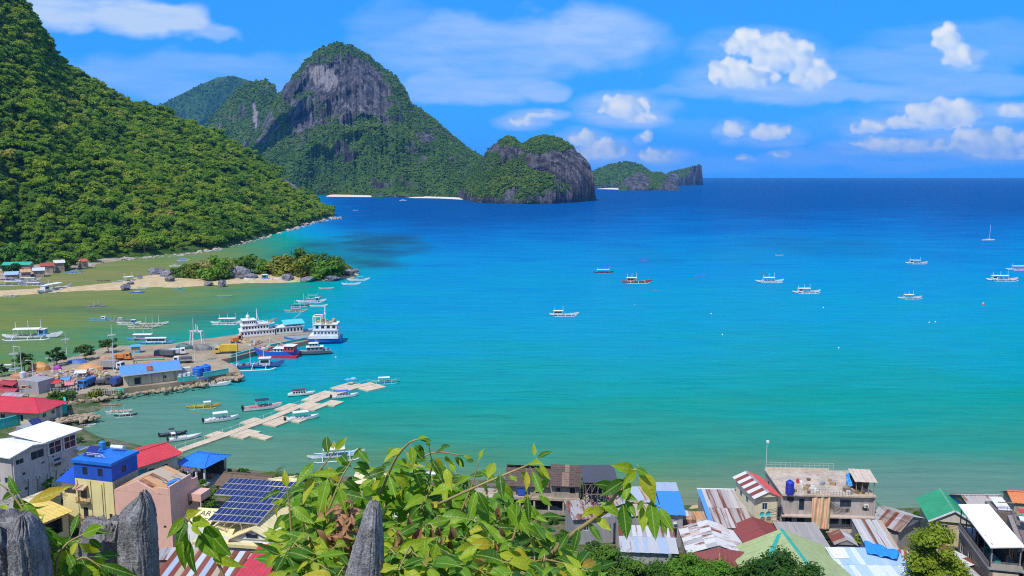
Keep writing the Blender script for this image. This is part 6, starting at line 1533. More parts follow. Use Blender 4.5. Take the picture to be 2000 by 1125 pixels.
boat(657, 893, 108, 14, 'white outrigger boat with pale blue ends moored close to the foreground vines', 'outrigger boats by the pontoon', hullc=WHITE, low=LBLUE, roof=WHITE, roof_x=(-3.4, 2.2), masts=3, deck=LBLUE)
# ================================================================== THE TOWN
TB = 3.0
RUSTY = (.16, .05, .025)
r_grey, r_rust, r_white, r_tan, r_blue, r_lblue, r_dred, r_red, r_orange = rust((.36, .35, .34), .35), rust((.30, .24, .20), .85), rust((.55, .54, .52), .3), rust((.45, .36, .26), .45), rust((.05, .25, .62), .12), rust((.36, .43, .52), .2), rust((.20, .05, .045), .2), rust((.55, .07, .06), .12), rust((.55, .30, .14), .4)
r_zinc = rust((.46, .46, .47), .15)
def satellite(h, x, y, z, r, c, nm='satellite_dish', az_=0.0):
    b = MB(); v = []; k = 10
    for rr, zz in ((0, 0), (.6, .05), (1, .16)):
        for i in range(k): a = 6.283 * i / k; v.append((x + r * rr * math.cos(a), y - r * zz * 2.2, z + r * rr * math.sin(a)))
    b.add(v, [(q * k + i, q * k + (i + 1) % k, (q + 1) * k + (i + 1) % k, (q + 1) * k + i) for q in (0, 1) for i in range(k)], PM(c)); b.bar((x, y, z), (x, y + .3, z - .1), .04, PM(GREY), 4); b.bar((x, y, z), (x, y - r * .9, z), .02, PM(GREY), 4); b.build(nm, h.t)
def aircon(h, x, y, z): bx(h, 'air_conditioner', x, x + .8, y - .42, y, z, z + .6, PM(OFFW)); b = MB(); b.lathe([(.22, 0), (.24, .02), (.02, .03)], (0, 0, 0), PM(DGREY), 8); o = b.build('fan_grille', h.t.children[-1]); o.location = (x + .4, y - .42, z + .3); o.rotation_euler = (rad(90), 0, 0)

# 1 white and grey apartment block at the left edge
h = site('apartment_block', 'tall grey and white apartment block with white roofs at the left edge of the town', (20, 884), (148, 839), (-70, 862), 15.6, TB, 'building', depth=9)
gw = PM((.52, .46, .45), dirt=.3); W_ = h.w
body(h, 0, W_, 0, h.d, 0, 11.8, gw, {'front': [(1.0, 9.6, 1.7, 1.0), (4.4, 9.4, 3.0, 1.7), (2.2, 7.0, .7, .6), (6.6, 7.9, .8, .4), (9.6, 6.2, 1.6, 1.7), (2.4, 3.8, .8, .6), (10.8, 3.0, 1.2, 1.2), (9.3, 8.3, .5, .5)], 'left': [(1.2, 9.6, 1.4, 1.2), (4.2, 9.6, 1.4, 1.2), (1.2, 6.0, 1.4, 1.2), (4.2, 6.0, 1.4, 1.2), (1.4, 2.6, 1.4, 1.2), (6.8, 6.0, 1.2, 1.2)]}, frm=GREY)
body(h, W_ * .52, W_ - .05, .05, h.d - .05, 11.8, 12.6, PM(OFFW)); 
# glazed corner rooms on the upper floor
for x0, x1 in ((W_ * .53, W_ * .75), (W_ * .78, W_ * .985)):
    f = MB(); m = PM(WHITE)
    for a in ((x0, x1, 9.0, 9.2), (x0, x1, 11.7, 11.9), (x0, x0 + .2, 9.2, 11.7), (x1 - .2, x1, 9.2, 11.7), ((x0 + x1) / 2 - .05, (x0 + x1) / 2 + .05, 9.2, 11.7), (x0, x1, 10.6, 10.68)): f.box(a[0], a[1], -.16, -.01, a[2], a[3], m)
    fo = f.build('window', h.t); b = MB(); b.box(x0 + .2, x1 - .2, -.06, -.02, 9.2, 11.7, glass()); b.build('pane', fo)
b = MB(); b.slab((W_ * .45, -1.2, 12.6), (W_ + .9, -1.0, 12.6), (W_ + .9, h.d, 13.4), (W_ * .45, h.d, 13.4), .25, PM((.86, .86, .86))); b.build('roof', h.t)
b = MB(); b.slab((-1.0, -1.0, 11.9), (W_ * .28, -.9, 12.9), (W_ * .28, h.d + .5, 12.9), (-1.0, h.d + .5, 11.9), .25, PM((.86, .86, .86))); b.slab((W_ * .28, -.9, 12.9), (W_ * .55, -.6, 12.0), (W_ * .55, h.d + .5, 12.0), (W_ * .28, h.d + .5, 12.9), .25, PM((.84, .84, .84))); b.build('roof', h.t)
b = MB(); b.add([(0, -.0, 11.8), (W_ * .52, 0, 11.8), (W_ * .28, 0, 12.7), (0, .2, 11.8), (W_ * .52, .2, 11.8), (W_ * .28, .2, 12.7)], [(0, 1, 2), (5, 4, 3), (0, 2, 5, 3), (1, 4, 5, 2)], gw); b.build('gable', h.t)
for x in (.25, 8.4): bx(h, 'downpipe', x, x + .16, -.2, -.04, 0, 11.6, PM(OFFW))
bx(h, 'awning', W_ * .95, W_ + 1.6, -1.6, .4, 8.3, 8.45, PM(WHITE)); bx(h, 'balcony', W_ * .55, W_ * .8, -1.0, -.02, 7.3, 7.5, gw)
for x, z in ((5.2, 5.2), (2.6, 5.6), (12, 4.4)): aircon(h, x, -.02, z)
b = MB()
for i in range(4): b.bar((3 + i * 2.2, -.1, 2.4 + i * .2), (3.3 + i * 2.2, -.1, 5.5), .05, PM(DGREY), 4)
b.build('conduit', h.t)
h = site('solar_rack', 'small roof shed with a tilted blue solar rack behind the apartment block', (60, 832), (92, 822), (58, 818), 12.0, TB, 'shed', depth=5)
body(h, 0, h.w, 0, h.d, 0, 8.2, PM(GREY))
for i in range(3): b = MB(); b.slab((h.w * .25 + i * .9, .2, 8.3), (h.w * .25 + i * .9 + .84, .2, 8.3), (h.w * .25 + i * .9 + .84, 2.2, 9.8), (h.w * .25 + i * .9, 2.2, 9.8), .05, PM((.02, .035, .16), rough=.2)); b.build('solar_panel', h.t)
for i in range(4): b = MB(); b.slab((-1.5 + i * 1.6, -1.6 - (i % 2) * .4, 8.0 - i * .1), (0 + i * 1.6, -1.6, 8.0), (0 + i * 1.6, 1.0, 8.6), (-1.5 + i * 1.6, 1.0, 8.6), .06, PM(OFFW)); b.build('roof_sheet', h.t)

# 2 red hip roof compound with turquoise wall
h = site('compound_house', 'house with a broad red hipped roof inside the turquoise walled compound', (-60, 800), (76, 806), (-20, 775), 5.2, 1.9, depth=11)
body(h, .8, h.w - .8, .8, h.d - .8, 0, 3.2, PM(CREAM, dirt=.3), {'front': [(3, 1, 1.4, 1.2), (8, 1, 1.4, 1.2), (14, .2, 1, 2, 'door')], 'right': [(1.5, 1, 1.4, 1.2), (5, 1, 1.4, 1.2)]})
hip(h, 0, h.w, 0, h.d, 3.2, 2.6, .6, PM((.55, .04, .055), rough=.45), .8)
h2 = site('annex_shed', 'white roofed annex between the red hip roof and the turquoise wall', (62, 806), (120, 793), (58, 799), 4.6, 1.9, 'shed', depth=3)
b = MB(); ribbed(b, (0, 0, 2.4), (h2.w, 0, 2.4), (h2.w, h2.d, 3.0), (0, h2.d, 3.0), .7, r_white); b.build('roof', h2.t); body(h2, .3, h2.w - .3, .5, h2.d - .2, 0, 2.5, PM(GREY))
TQ = (.04, .50, .47)
lowwall((-40, 848), (131, 806), 2.6, TQ, 'long turquoise wall in front of the red hip roofed compound', 1.4, .4, panels=14)
lowwall((131, 806), (128, 790), 2.2, TQ, 'short turquoise end wall at the water side of the compound', 1.4, .4, panels=2)
h = site('gate_house', 'turquoise flat roofed gate house at the left edge of the compound', (-60, 806), (26, 803), (-60, 795), 4.5, 1.6, 'building', depth=4); body(h, 0, h.w, 0, h.d, 0, 2.9, PM(TQ, dirt=.3), {'front': [(h.w - 5, .8, 1.2, 1.3), (h.w - 2.4, .8, 1.2, 1.3)]}, frm=TQ); bx(h, 'roof_slab', -.3, h.w + .3, -.3, h.d + .3, 2.91, 3.1, PM(TQ))

# 3 blue and yellow house
h = site('blue_topped_house', 'narrow pale yellow house with a bright blue top storey and flat blue roof', (143.5, 897), (217, 905), (188, 874), 17.0, TB)
yel = PM((.74, .64, .30), dirt=.12, var=.08); blu = PM((.010, .085, .50), rough=.5)
body(h, 0, h.w, 0, h.d, 0, 10.4, yel, {'front': [(1.1, 6.4, 1.4, 1.9), (1.4, 2.6, 1.1, 2.1, 'door'), (h.w - 1.2, .8, .7, 3.2)], 'right': [(1.5, 2.6, 1.6, 1.4), (3.6, 6.4, 1.4, 1.4)]}, frm=(.35, .1, .06), top=False)
body(h, -.05, h.w + .05, -.05, h.d + .05, 10.4, 13.5, blu, {'front': [(2.0, 11.2, 1.1, 1.5), (5.4, 11.2, 1.1, 1.5)], 'right': [(2.4, 11.3, 1.2, 1.2)]}, frm=NAVY)
bx(h, 'roof', -.35, h.w + .35, -.4, h.d + .35, 13.52, 14.1, PM((.012, .16, .62), rough=.45))
bx(h, 'block_course', h.w + .06, h.w + .14, .2, h.d, 8.2, 10.3, PM((.42, .36, .3), dirt=.5))
body(h, -4.2, -.02, 1.0, h.d, 0, 9.0, yel, {'front': [(.5, 6.6, 3.0, 1.2)]}, frm=(.3, .12, .1))
b = MB(); ribbed(b, (-4.8, .2, 9.1), (-.1, .2, 9.1), (-.1, h.d, 11.2), (-4.8, h.d, 11.2), .6, blu); b.build('lower_roof', h.t)
b = MB(); b.slab((.2, -1.2, 8.6), (2.9, -1.2, 8.6), (2.9, -.02, 9.1), (.2, -.02, 9.1), .1, r_tan); b.build('awning', h.t)
for z in (2.4, 5.9): bx(h, 'balcony', .6, 3.2, -.9, -.02, z - .15, z, PM(BROWN)); rails(h, 'balcony_railing', [(.65, -.02, z), (.65, -.85, z), (3.15, -.85, z), (3.15, -.02, z)], .95, PM((.25, .1, .07)), 3, 3)
for x, w in ((.45, .05), (3.5, .06), (6.0, .07), (6.5, .05)): bx(h, 'drain_pipe', x, x + w, -.12, -.05, 0, 9.6 + x % 1, PM((.25, .2, .14)))
b = MB()
for i in range(4): b.bar((1.9 + i * .9, 2.0, 14.1), (2.5 + i * .9, .8, 15.4 if i % 2 else 14.9), .05, PM((.55, .2, .2) if i % 2 else WHITE), 4)
b.bar((1.6, 2, 14.2), (5.4, 2, 14.2), .05, PM(WHITE), 4); b.bar((2.2, .9, 15.2), (5.8, .9, 15.2), .05, PM(WHITE), 4); b.bar((1.9, 1.4, 14.7), (5.6, 1.4, 14.7), .04, PM(WHITE), 4); b.build('roof_frame', h.t)
b = MB(); b.slab((.6, 1.6, 14.2), (3.0, 1.6, 14.2), (3.0, 3.6, 15.6), (.6, 3.6, 15.6), .06, PM((.015, .03, .20), rough=.2)); b.build('solar_panel', h.t)
tank(0, 0, 0, .65, 1.7, (.03, .25, .55), 'small blue water tank on the flat blue roof', None, on(200, 877, 17.2))
b = MB(); b.bar((3.6, h.d - .9, 14.9), (6.4, h.d - .9, 14.9), .42, PM(WHITE), 8); b.bar((3.8, h.d - .9, 14.1), (3.8, h.d - .9, 14.9), .06, PM(GREY), 4); b.bar((6.2, h.d - .9, 14.1), (6.2, h.d - .9, 14.9), .06, PM(GREY), 4); b.build('water_heater', h.t)

# 4 red roofed house, 5 blue pavilion, 6 thatched shed
h = site('red_roofed_house', 'cream and teal house under a bright red metal roof beside the pontoon start', (268, 911), (352, 884), (240, 883), 9.0, 2.4)
body(h, .5, h.w - .5, .5, h.d - .3, 0, 6.4, PM((.62, .55, .36), dirt=.3), {'front': [(2.4, 3.8, 1.3, 1.1), (5.6, 3.8, 1.3, 1.1), (9.0, 3.8, 1.3, 1.1), (2.4, .8, 1.3, 1.2), (5.6, .2, 1.1, 2.1, 'door'), (9.0, .8, 1.3, 1.2)]}, frm=BROWN)
body(h, -.1, 2.4, .3, 3.0, 0, 5.4, PM((.03, .26, .26))); gable_x(h, 0, h.w, 0, h.d, 6.5, 1.3, .5, PM((.58, .045, .05), rough=.45), PM(CREAM))
bx(h, 'scaffold_plank', .4, h.w, -1.1, -.7, 3.0, 3.12, PM(WOOD))
for i in range(6): b = MB(); b.bar((h.w * i / 5.5, -1.0, 0), (h.w * i / 5.5, -1.0, 5 + i % 2), .05, PM(BROWN), 4); b.build('scaffold_pole', h.t)
h = site('blue_pavilion', 'open waterside pavilion with white columns and a bright blue metal roof', (346, 905), (398, 912), (450, 890), 6.2, 1.8, 'pavilion')
hip(h, 0, h.w, 0, h.d, 4.3, 1.5, .7, PM((.02, .19, .66), rough=.45), .7, 2.5)
for i in range(4):
    for y in (.2, h.d - .4): bx(h, 'column', .2 + (h.w - .6) * i / 3, .55 + (h.w - .6) * i / 3, y, y + .35, 0, 4.2, PM(WHITE))
bx(h, 'eave_beam', 0, h.w, .05, .15, 3.9, 4.3, PM(OFFW)); bx(h, 'floor_slab', -.2, h.w + .2, -.2, h.d + .2, -.6, .05, PM(CONC)); bx(h, 'back_wall', .3, h.w - .3, h.d - .9, h.d - .6, .06, 3.4, PM((.08, .07, .06))); bx(h, 'counter', 1, h.w - 1.2, h.d * .45, h.d * .55, .06, 1.2, PM(BROWN))
b = MB()
for i in range(5): b.bar((-1.2 + i * .25, -.9, 2.6 + i * .25), (3.4 + i * .2, -.7, 3.4 + i * .16), .05, PM((.5, .2, .3)), 4)
b.build('rebar_bundle', h.t)
m_thatch = M((.17, .115, .075), .95, .4, 2.5, 0, .4, .9)
h = site('thatched_shed', 'long low shed with a worn brown thatched roof by the palm', (424, 941), (512, 949), (428, 923), 4.8, 1.8, 'shed', depth=7)
gable_x(h, 0, h.w, 0, h.d, 2.6, 1.2, .6, m_thatch, m_thatch, .5)
for i in range(5): bx(h, 'post', h.w * i / 4 - .1, h.w * i / 4 + .1, .1, .3, 0, 2.7, PM(BROWN))
bx(h, 'back_wall', 0, h.w, h.d - .3, h.d, 0, 2.6, PM(DGREY))
h = site('grey_shed', 'small dark shed with posts right of the thatched roof', (505, 948), (536, 950), (506, 938), 4.4, 1.8, 'shed', depth=4)
b = MB(); ribbed(b, (-.2, -.3, 2.5), (h.w + .2, -.3, 2.5), (h.w + .2, h.d, 3.0), (-.2, h.d, 3.0), .6, rust((.2, .2, .2), .3)); b.build('roof', h.t); body(h, 0, h.w, 1.5, h.d - .2, 0, 2.4, PM(DGREY))

# 7 pink house
h = site('pink_house', 'tall pink house with a weathered tan roof behind its gabled front wall', (222, 949), (331.5, 959), (368, 942), 13.8, TB, depth=8.5)
pk = PM((.72, .42, .33), dirt=.12, var=.08)
body(h, 0, h.w, 0, h.d, 0, 10.0, pk, {'front': [(h.w - 1.7, 3.6, .6, .5)], 'right': [(5.2, 5.8, 1.2, 1.4)]}, frm=WOOD, top=False)
px_ = h.w * .43; b = MB(); b.add([(0, -.02, 10), (h.w * .86, -.02, 10), (px_, -.02, 12.1), (0, .28, 10), (h.w * .86, .28, 10), (px_, .28, 12.1)], [(0, 1, 2), (5, 4, 3), (0, 2, 5, 3), (1, 4, 5, 2)], pk); b.build('gable', h.t)
bx(h, 'parapet', h.w - .3, h.w + .02, 0, h.d - 2, 10.0, 11.6, pk); bx(h, 'parapet', h.w - .3, h.w + .02, h.d - 1.98, h.d, 10, 10.4, pk); bx(h, 'parapet', h.w * .8, h.w - .32, -.02, .26, 10.0, 11.2, pk)
sheets(h, (-.2, h.d, 9.9), (-.2, .3, 9.9), (px_, .3, 11.95), (px_, h.d, 11.95), 6, [r_tan, r_tan, r_orange], 2); sheets(h, (h.w * .9, .3, 9.95), (h.w * .9, h.d, 9.95), (px_, h.d, 11.95), (px_, .3, 11.95), 6, [r_tan, r_orange, r_tan], 2)
bx(h, 'balcony_wall', h.w + .03, h.w + 2.6, h.d - 3.2, h.d - .1, 6.8, 8.2, pk); bx(h, 'balcony_post', h.w + 2.3, h.w + 2.5, h.d - 3.1, h.d - 2.9, 3.4, 6.8, pk)
for i, q in enumerate(((334, 954), (341, 951), (348, 949))): tank(0, 0, 0, .6, 1.5, (.05, .22, .52), 'blue drum on the pink house parapet, ' + ('nearest of three', 'middle of three', 'farthest of three')[i], 'blue drums on the pink house', on(q[0], q[1], 13.4))
# 8 yellow awning building below the apartment block
h = site('yellow_roofed_house', 'low house with a broad yellow metal roof beside the blue topped house', (72, 1022), (136, 996), (54, 984), 7.5, TB, depth=8)
b = MB(); ribbed(b, (-.4, -.6, 4.3), (h.w + .4, -.6, 4.3), (h.w + .4, h.d, 5.4), (-.4, h.d, 5.4), .8, PM((.72, .52, .13))); b.build('roof', h.t); body(h, 0, h.w, .6, h.d - .2, 0, 4.2, PM(CREAM), {'front': [(1.0, .6, h.w - 2.2, 2.8, 'void')]})
h = site('cream_terrace', 'cream flat roofed terrace at the foot of the apartment block', (70, 985), (118, 966), (60, 972), 8.0, TB, 'building', depth=5); body(h, 0, h.w, 0, h.d, 0, 5, PM((.66, .58, .38))); rails(h, 'railing', [(0, 0, 5), (h.w, 0, 5)], 1, PM(OFFW))
h = site('tan_roofed_house', 'low house with a tan roof in front of the yellow roof at the left edge', (-40, 1065), (60, 1050), (-40, 1030), 7.0, TB, depth=8); gable_x(h, 0, h.w, 0, h.d, 4.0, 1.0, .4, r_tan, PM(CREAM)); body(h, .2, h.w - .2, .2, h.d - .2, 0, 4, PM(CREAM))

# 9 art cafe with the solar roof
h = site('cafe_building', 'cream and white cafe building with gabled yellow roofs under a big solar array', (386, 1046), (538, 1056), (400, 985), 8.6, TB, 'building', depth=11.5)
cw = PM((.70, .60, .30), dirt=.15); ww = PM((.78, .76, .72), dirt=.12)
body(h, 0, h.w, 0, h.d, 0, 4.2, ww, {'front': [(1, 1.4, 1.5, 1.4), (4, 1.4, 1.0, 1.4), (6.6, .2, 1.4, 2.4, 'door'), (9.5, 1.4, 2.2, 1.2)], 'right': [(2, 1.4, 2, 1.2), (6, 1.4, 2, 1.2)]}, frm=GREY)
bx(h, 'eave_band', -.7, h.w + .7, -.7, h.d + .5, 4.2, 4.75, cw)
body(h, .4, h.w - .4, .4, h.d - .4, 4.75, 5.6, ww, top=False)
gable_y(h, h.w * .42, h.w, .2, h.d - .2, 5.5, 1.9, .55, cw, ww, .9); gable_y(h, 0, h.w * .40, 2.0, h.d - .2, 5.4, 1.2, .4, cw, ww, .9)
b = MB(); b.slab((h.w * .05, .1, 4.8), (h.w * .4, .1, 4.8), (h.w * .4, 2.4, 6.2), (h.w * .05, 2.4, 6.2), .2, cw); b.build('front_roof', h.t)
w_ = MB(); w_.box(h.w * .62, h.w * .78, .1, .17, 5.7, 6.5, PM(GREY)); wo_ = w_.build('window', h.t); w_ = MB(); w_.box(h.w * .63, h.w * .77, .06, .1, 5.8, 6.4, glass()); w_.build('pane', wo_)
def word(txt, size, parent, M4, col, name='lettering', ext=.02):
    cu = bpy.data.curves.new(name, 'FONT'); cu.body = txt; cu.size = size; cu.extrude = ext; tmp = bpy.data.objects.new('tmp', cu); COL.objects.link(tmp)
    me = bpy.data.meshes.new_from_object(tmp.evaluated_get(bpy.context.evaluated_depsgraph_get())); bpy.data.objects.remove(tmp); me.name = name
    o = bpy.data.objects.new(name, me); COL.objects.link(o); me.materials.clear(); me.materials.append(PM(col)); o.parent = parent; o.matrix_basis = M4; return o
sp = MB(); sp.slab((-3.6, 3.0, 6.2), (.6, 3.0, 6.2), (.6, 7.0, 7.5), (-3.6, 7.0, 7.5), .15, PM((.74, .66, .34))); sp.build('sign_roof', h.t)
tl = math.atan2(1.3, 4.0)
word('ART', 1.7, h.t, Matrix.Translation((-2.6, 5.1, 6.9)) @ Matrix.Rotation(tl, 4, 'X'), (.06, .055, .05)); word('CAFE', 1.5, h.t, Matrix.Translation((-3.2, 3.5, 6.38)) @ Matrix.Rotation(tl, 4, 'X'), (.06, .055, .05))
body(h, -3.6, -.02, 3.0, 7.0, 0, 6.1, ww)
bx(h, 'blue_wall', -1.6, 3.4, -1.5, -1.3, 0, 2.4, PM((.35, .58, .68)))
# the array: seven rows of panels, the three upper rows longer
xa, ya, yaw_a, wa, da = frame((405, 1012), (503, 1019), (432, 943), 11.2)
ar = thing('solar_array', 'large array of blue solar panels on a steel frame over the cafe roof', 'solar array', (xa, ya, 11.2), yaw_a)
m_pv, nt, out = new_mat('solar_cell'); p = N(nt, 'ShaderNodeBsdfPrincipled'); p.inputs['Roughness'].default_value = .25; p.inputs['Specular IOR Level'].default_value = .35
tc = N(nt, 'ShaderNodeTexCoord'); bk = N(nt, 'ShaderNodeTexBrick'); bk.offset = 0; bk.inputs['Scale'].default_value = 6; bk.inputs['Mortar Size'].default_value = .03; bk.inputs['Brick Width'].default_value = 1; bk.inputs['Row Height'].default_value = 1
bk.inputs['Color1'].default_value = (.012, .018, .085, 1); bk.inputs['Color2'].default_value = (.016, .024, .11, 1); bk.inputs['Mortar'].default_value = (.04, .05, .15, 1); L(nt, tc.outputs['Object'], bk.inputs['Vector']); L(nt, bk.outputs[0], p.inputs['Base Color']); L(nt, p.outputs[0], out.inputs[0])
pw_, ph_ = wa / 10.0, da / 7.0
b = MB(); b.box(0.02, .98, .02, .98, -.04, .0, PM(STEEL)); b.box(.05, .95, .04, .96, .0, .012, m_pv); pv = b.mesh('solar_panel')
for r in range(7):
    c0, c1 = (0, 10) if r < 4 else (-4, 12)
    for c in range(c0, c1):
        o = bpy.data.objects.new('solar_panel', pv); COL.objects.link(o); o.parent = ar; o.location = (c * pw_, r * ph_, r * ph_ * .10 - .35); o.scale = (pw_ * .97, ph_ * .96, 1); o.rotation_euler = (math.atan(.10), 0, 0)
b = MB()
for r in range(8): x0, x1 = (0, 10) if r < 4 else (-4, 12); b.bar((x0 * pw_, r * ph_, r * ph_ * .1 - .48), (x1 * pw_, r * ph_, r * ph_ * .1 - .48), .06, PM((.55, .45, .3)), 4)
for c in (0, 4, 8, 10): b.bar((c * pw_, 0, -.5), (c * pw_, 7 * ph_, 7 * ph_ * .1 - .5), .07, PM((.55, .45, .3)), 4)
b.build('support_frame', ar)
for c in (0, 3.3, 6.6, 9.8):
    for r in (0, 2.4, 5): b = MB(); b.bar((c * pw_ + .6, r * ph_ + .5, -5.5), (c * pw_, r * ph_, -.5 + r * ph_ * .1), .07, PM((.6, .5, .34)), 4); b.build('support_strut', ar)
# 10 roofs at the bottom
h = site('red_sheet_house', 'house with a plain red sheet roof at the lower edge below the cafe', (455, 1122), (562, 1130), (528, 1070), 8.2, 4.2); 
b = MB(); ribbed(b, (0, -.4, 3.4), (h.w, -.4, 3.4), (h.w, h.d, 4.6), (0, h.d, 4.6), .75, PM((.52, .045, .06), rough=.5)); b.build('roof', h.t); body(h, .3, h.w - .3, .3, h.d - .2, 0, 3.3, PM(DGREY))
h = site('striped_roof_house', 'house whose roof alternates rust red and pale blue sheets below the pink house', (300, 1124), (455, 1130), (335, 1080), 7.4, 4.0); sheets(h, (0, 0, 3.0), (h.w, 0, 3.0), (h.w, h.d, 4.2), (0, h.d, 4.2), 13, (rust((.26, .08, .05), .6), r_lblue, rust((.22, .06, .04), .7), r_tan, rust((.28, .1, .06), .7), rust((.5, .55, .6), .2)), 1, lap=.05); body(h, .2, h.w - .2, .2, h.d - .2, 0, 2.9, PM((.4, .12, .09)))
h = site('zinc_shed', 'small zinc roofed shed between the pink house and the striped roof', (303, 1092), (352, 1090), (308, 1074), 7.6, 4.0, 'shed'); sheets(h, (0, 0, 3.4), (h.w, 0, 3.4), (h.w, h.d, 3.9), (0, h.d, 3.9), 5, [r_zinc, r_grey, r_white]); body(h, .2, h.w - .2, .2, h.d - .2, 0, 3.3, PM((.4, .2, .17)))
# roofs half hidden by the vines
for A, B, C, z, l, m in (((525, 956), (575, 952), (540, 932), 5.0, 'low house with a pale yellow roof right of the palm', PM((.70, .60, .32))), ((690, 942), (752, 944), (700, 922), 5.0, 'low house with a cream roof behind the vines near the water', PM((.68, .60, .36))), ((755, 968), (840, 975), (765, 938), 5.5, 'house with a brown sheet roof behind the vines', r_rust), ((600, 1010), (690, 1015), (610, 970), 6.0, 'house with a peach coloured roof behind the left vines', PM((.66, .46, .30))), ((860, 985), (960, 990), (865, 950), 5.5, 'house with a grey and brown roof behind the middle vines', r_tan), ((700, 1005), (800, 1008), (705, 975), 6, 'house with a pale wall and zinc roof behind the limestone spike', r_zinc)):
    h = site('vine_side_house', l, A, B, C, z, TB - .6); gable_x(h, 0, h.w, 0, h.d, z - TB + .6, 1.0, .4, m, PM(CREAM)); body(h, .2, h.w - .2, .2, h.d - .2, 0, z - TB + .5, PM((.6, .5, .38)), {'front': [(1, .9, 1, 1.1), (3.5, .9, 1, 1.1)]})
boat(842, 938, 90, 4, 'white outrigger boat lying behind the vines in the middle of the shore', 'outrigger boats by the pontoon', roof=(.7, .7, .7), low=LBLUE, masts=2)

# 11 weathered timber house and burnt frame
h = site('timber_house', 'two storey weathered house with brown shingled roofs and block walls over open bays', (1078, 944), (1131, 946), (1088, 915), 9.3, TB, depth=6.5)
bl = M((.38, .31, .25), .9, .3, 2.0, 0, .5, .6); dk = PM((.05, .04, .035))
LX = -9.5
body(h, 0, h.w, 0, h.d, 3.4, 6.4, bl, {'front': [(h.w - 1.8, 4.3, 1.0, 1.2), (.9, 4.6, .8, .8)]}, frm=BROWN); body(h, -4.4, -.02, .4, h.d - .2, 3.4, 5.9, bl, {'front': [(1.2, 3.9, 1.2, 1.4)]}, frm=BROWN)
m_sh = M((.11, .075, .065), .9, .35, 2.2, 0, .5, .8); m_sh2 = M((.24, .16, .12), .9, .3, 2.2, 0, .4, .8)
def shingles(a, b, c, d, rows, cols, mats, seed):
    q = random.Random(seed); a, b, c, d = map(Vector, (a, b, c, d)); n = (b - a).cross(d - a).normalized()
    for r in range(rows):
        m = MB(); 
        for i in range(cols):
            s0, s1, t0, t1 = i / cols, (i + .97) / cols, r / rows - .02, (r + 1.15) / rows
            P = lambda s, t: a + (b - a) * s + (d - a) * t
            k = q.uniform(.02, .07) ; mm = mats[1] if (.34 + .08 * r / rows < s0 < .56 and len(mats) > 1) else mats[0]
            m.slab(P(s0, t0) + n * (k + .06), P(s1, t0) + n * (k + .06), P(s1, min(1.02, t1)) + n * k, P(s0, min(1.02, t1)) + n * k, .03, mm)
        m.build('shingle_course', h.t)
ex = .4
shingles((-ex, -.8, 6.1), (h.w + ex, -.8, 6.1), (h.w + ex, h.d / 2, 9.0), (-ex, h.d / 2, 9.0), 9, 13, (m_sh, m_sh2), 1)
shingles((LX, -.4, 5.6), (-ex - .1, -.4, 5.6), (-ex - .1, h.d / 2, 8.0), (LX, h.d / 2, 8.0), 7, 20, (m_sh,), 2)
shingles((h.w + ex, h.d + .6, 6.1), (LX, h.d + .6, 6.1), (LX, h.d / 2, 8.0), (h.w + ex, h.d / 2, 8.6), 5, 10, (m_sh,), 3)
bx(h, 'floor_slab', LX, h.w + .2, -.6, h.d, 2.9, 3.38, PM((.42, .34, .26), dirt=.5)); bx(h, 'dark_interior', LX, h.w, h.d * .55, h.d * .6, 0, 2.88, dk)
for i in range(6): bx(h, 'column', LX + (h.w - LX - .3) * i / 5, LX + (h.w - LX - .3) * i / 5 + .35, -.4, -.05, 0, 2.88, PM((.45, .37, .28)))
bx(h, 'parapet', LX, h.w, -.75, -.55, 0, .9, PM((.4, .34, .27), dirt=.5)); bx(h, 'tarp', -6.9, -5.4, -.1, 0, 3.6, 5.0, PM((.03, .09, .45))); bx(h, 'block_wall', LX + .2, -7.2, .4, .6, 3.4, 5.4, bl)
h = site('burnt_frame', 'dark skeleton of a timber and steel frame beside the weathered house', (1143, 962), (1203, 962), (1146, 915), 9.6, TB, 'frame building', depth=8)
for i in range(6):
    for y in (0, h.d * .5, h.d): b = MB(); b.bar((h.w * i / 5, y, 0), (h.w * i / 5 + .1, y, 8.6 + (i % 3) * .2), .1, PM((.14, .12, .11)), 4); b.build('post', h.t)
for z in (3.4, 6.2, 8.3):
    for y in (0, h.d): b = MB(); b.bar((-.3, y, z), (h.w + .3, y, z + .1), .12, PM((.18, .15, .13)), 4); b.build('beam', h.t)
for i in range(7): b = MB(); b.bar((h.w * i / 6, 0, 6.2 - i * .3), (h.w * (i + 1.4) / 7, 0, 8.4), .07, PM((.22, .2, .19)), 4); b.build('brace', h.t)
b = MB(); b.slab((-.4, -.3, 8.75), (h.w + .4, -.3, 8.7), (h.w + .5, h.d + .3, 9.1), (-.4, h.d + .3, 9.1), .06, PM((.07, .07, .08))); b.build('roof', h.t)
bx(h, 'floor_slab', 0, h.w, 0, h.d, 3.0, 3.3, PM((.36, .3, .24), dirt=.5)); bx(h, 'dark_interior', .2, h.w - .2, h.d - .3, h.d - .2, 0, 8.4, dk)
h = site('concrete_house', 'plain grey concrete house with blank walls below the burnt frame', (1120, 1014), (1212, 1008), (1125, 990), 6.6, TB, depth=7); body(h, 0, h.w, 0, h.d, 0, 3.6, PM((.34, .33, .34), dirt=.5), {'front': [(2, 1.2, 1, 1), (7, .2, 1, 2, 'door')]}); b = MB(); ribbed(b, (-.3, -.6, 3.7), (h.w * .6, -.6, 3.7), (h.w * .6, h.d, 4.3), (-.3, h.d, 4.3), .6, r_grey); b.build('roof', h.t); bx(h, 'block_pillar', h.w * .75, h.w * .8, -1.6, -1.2, 0, 4.6, PM(GREY))
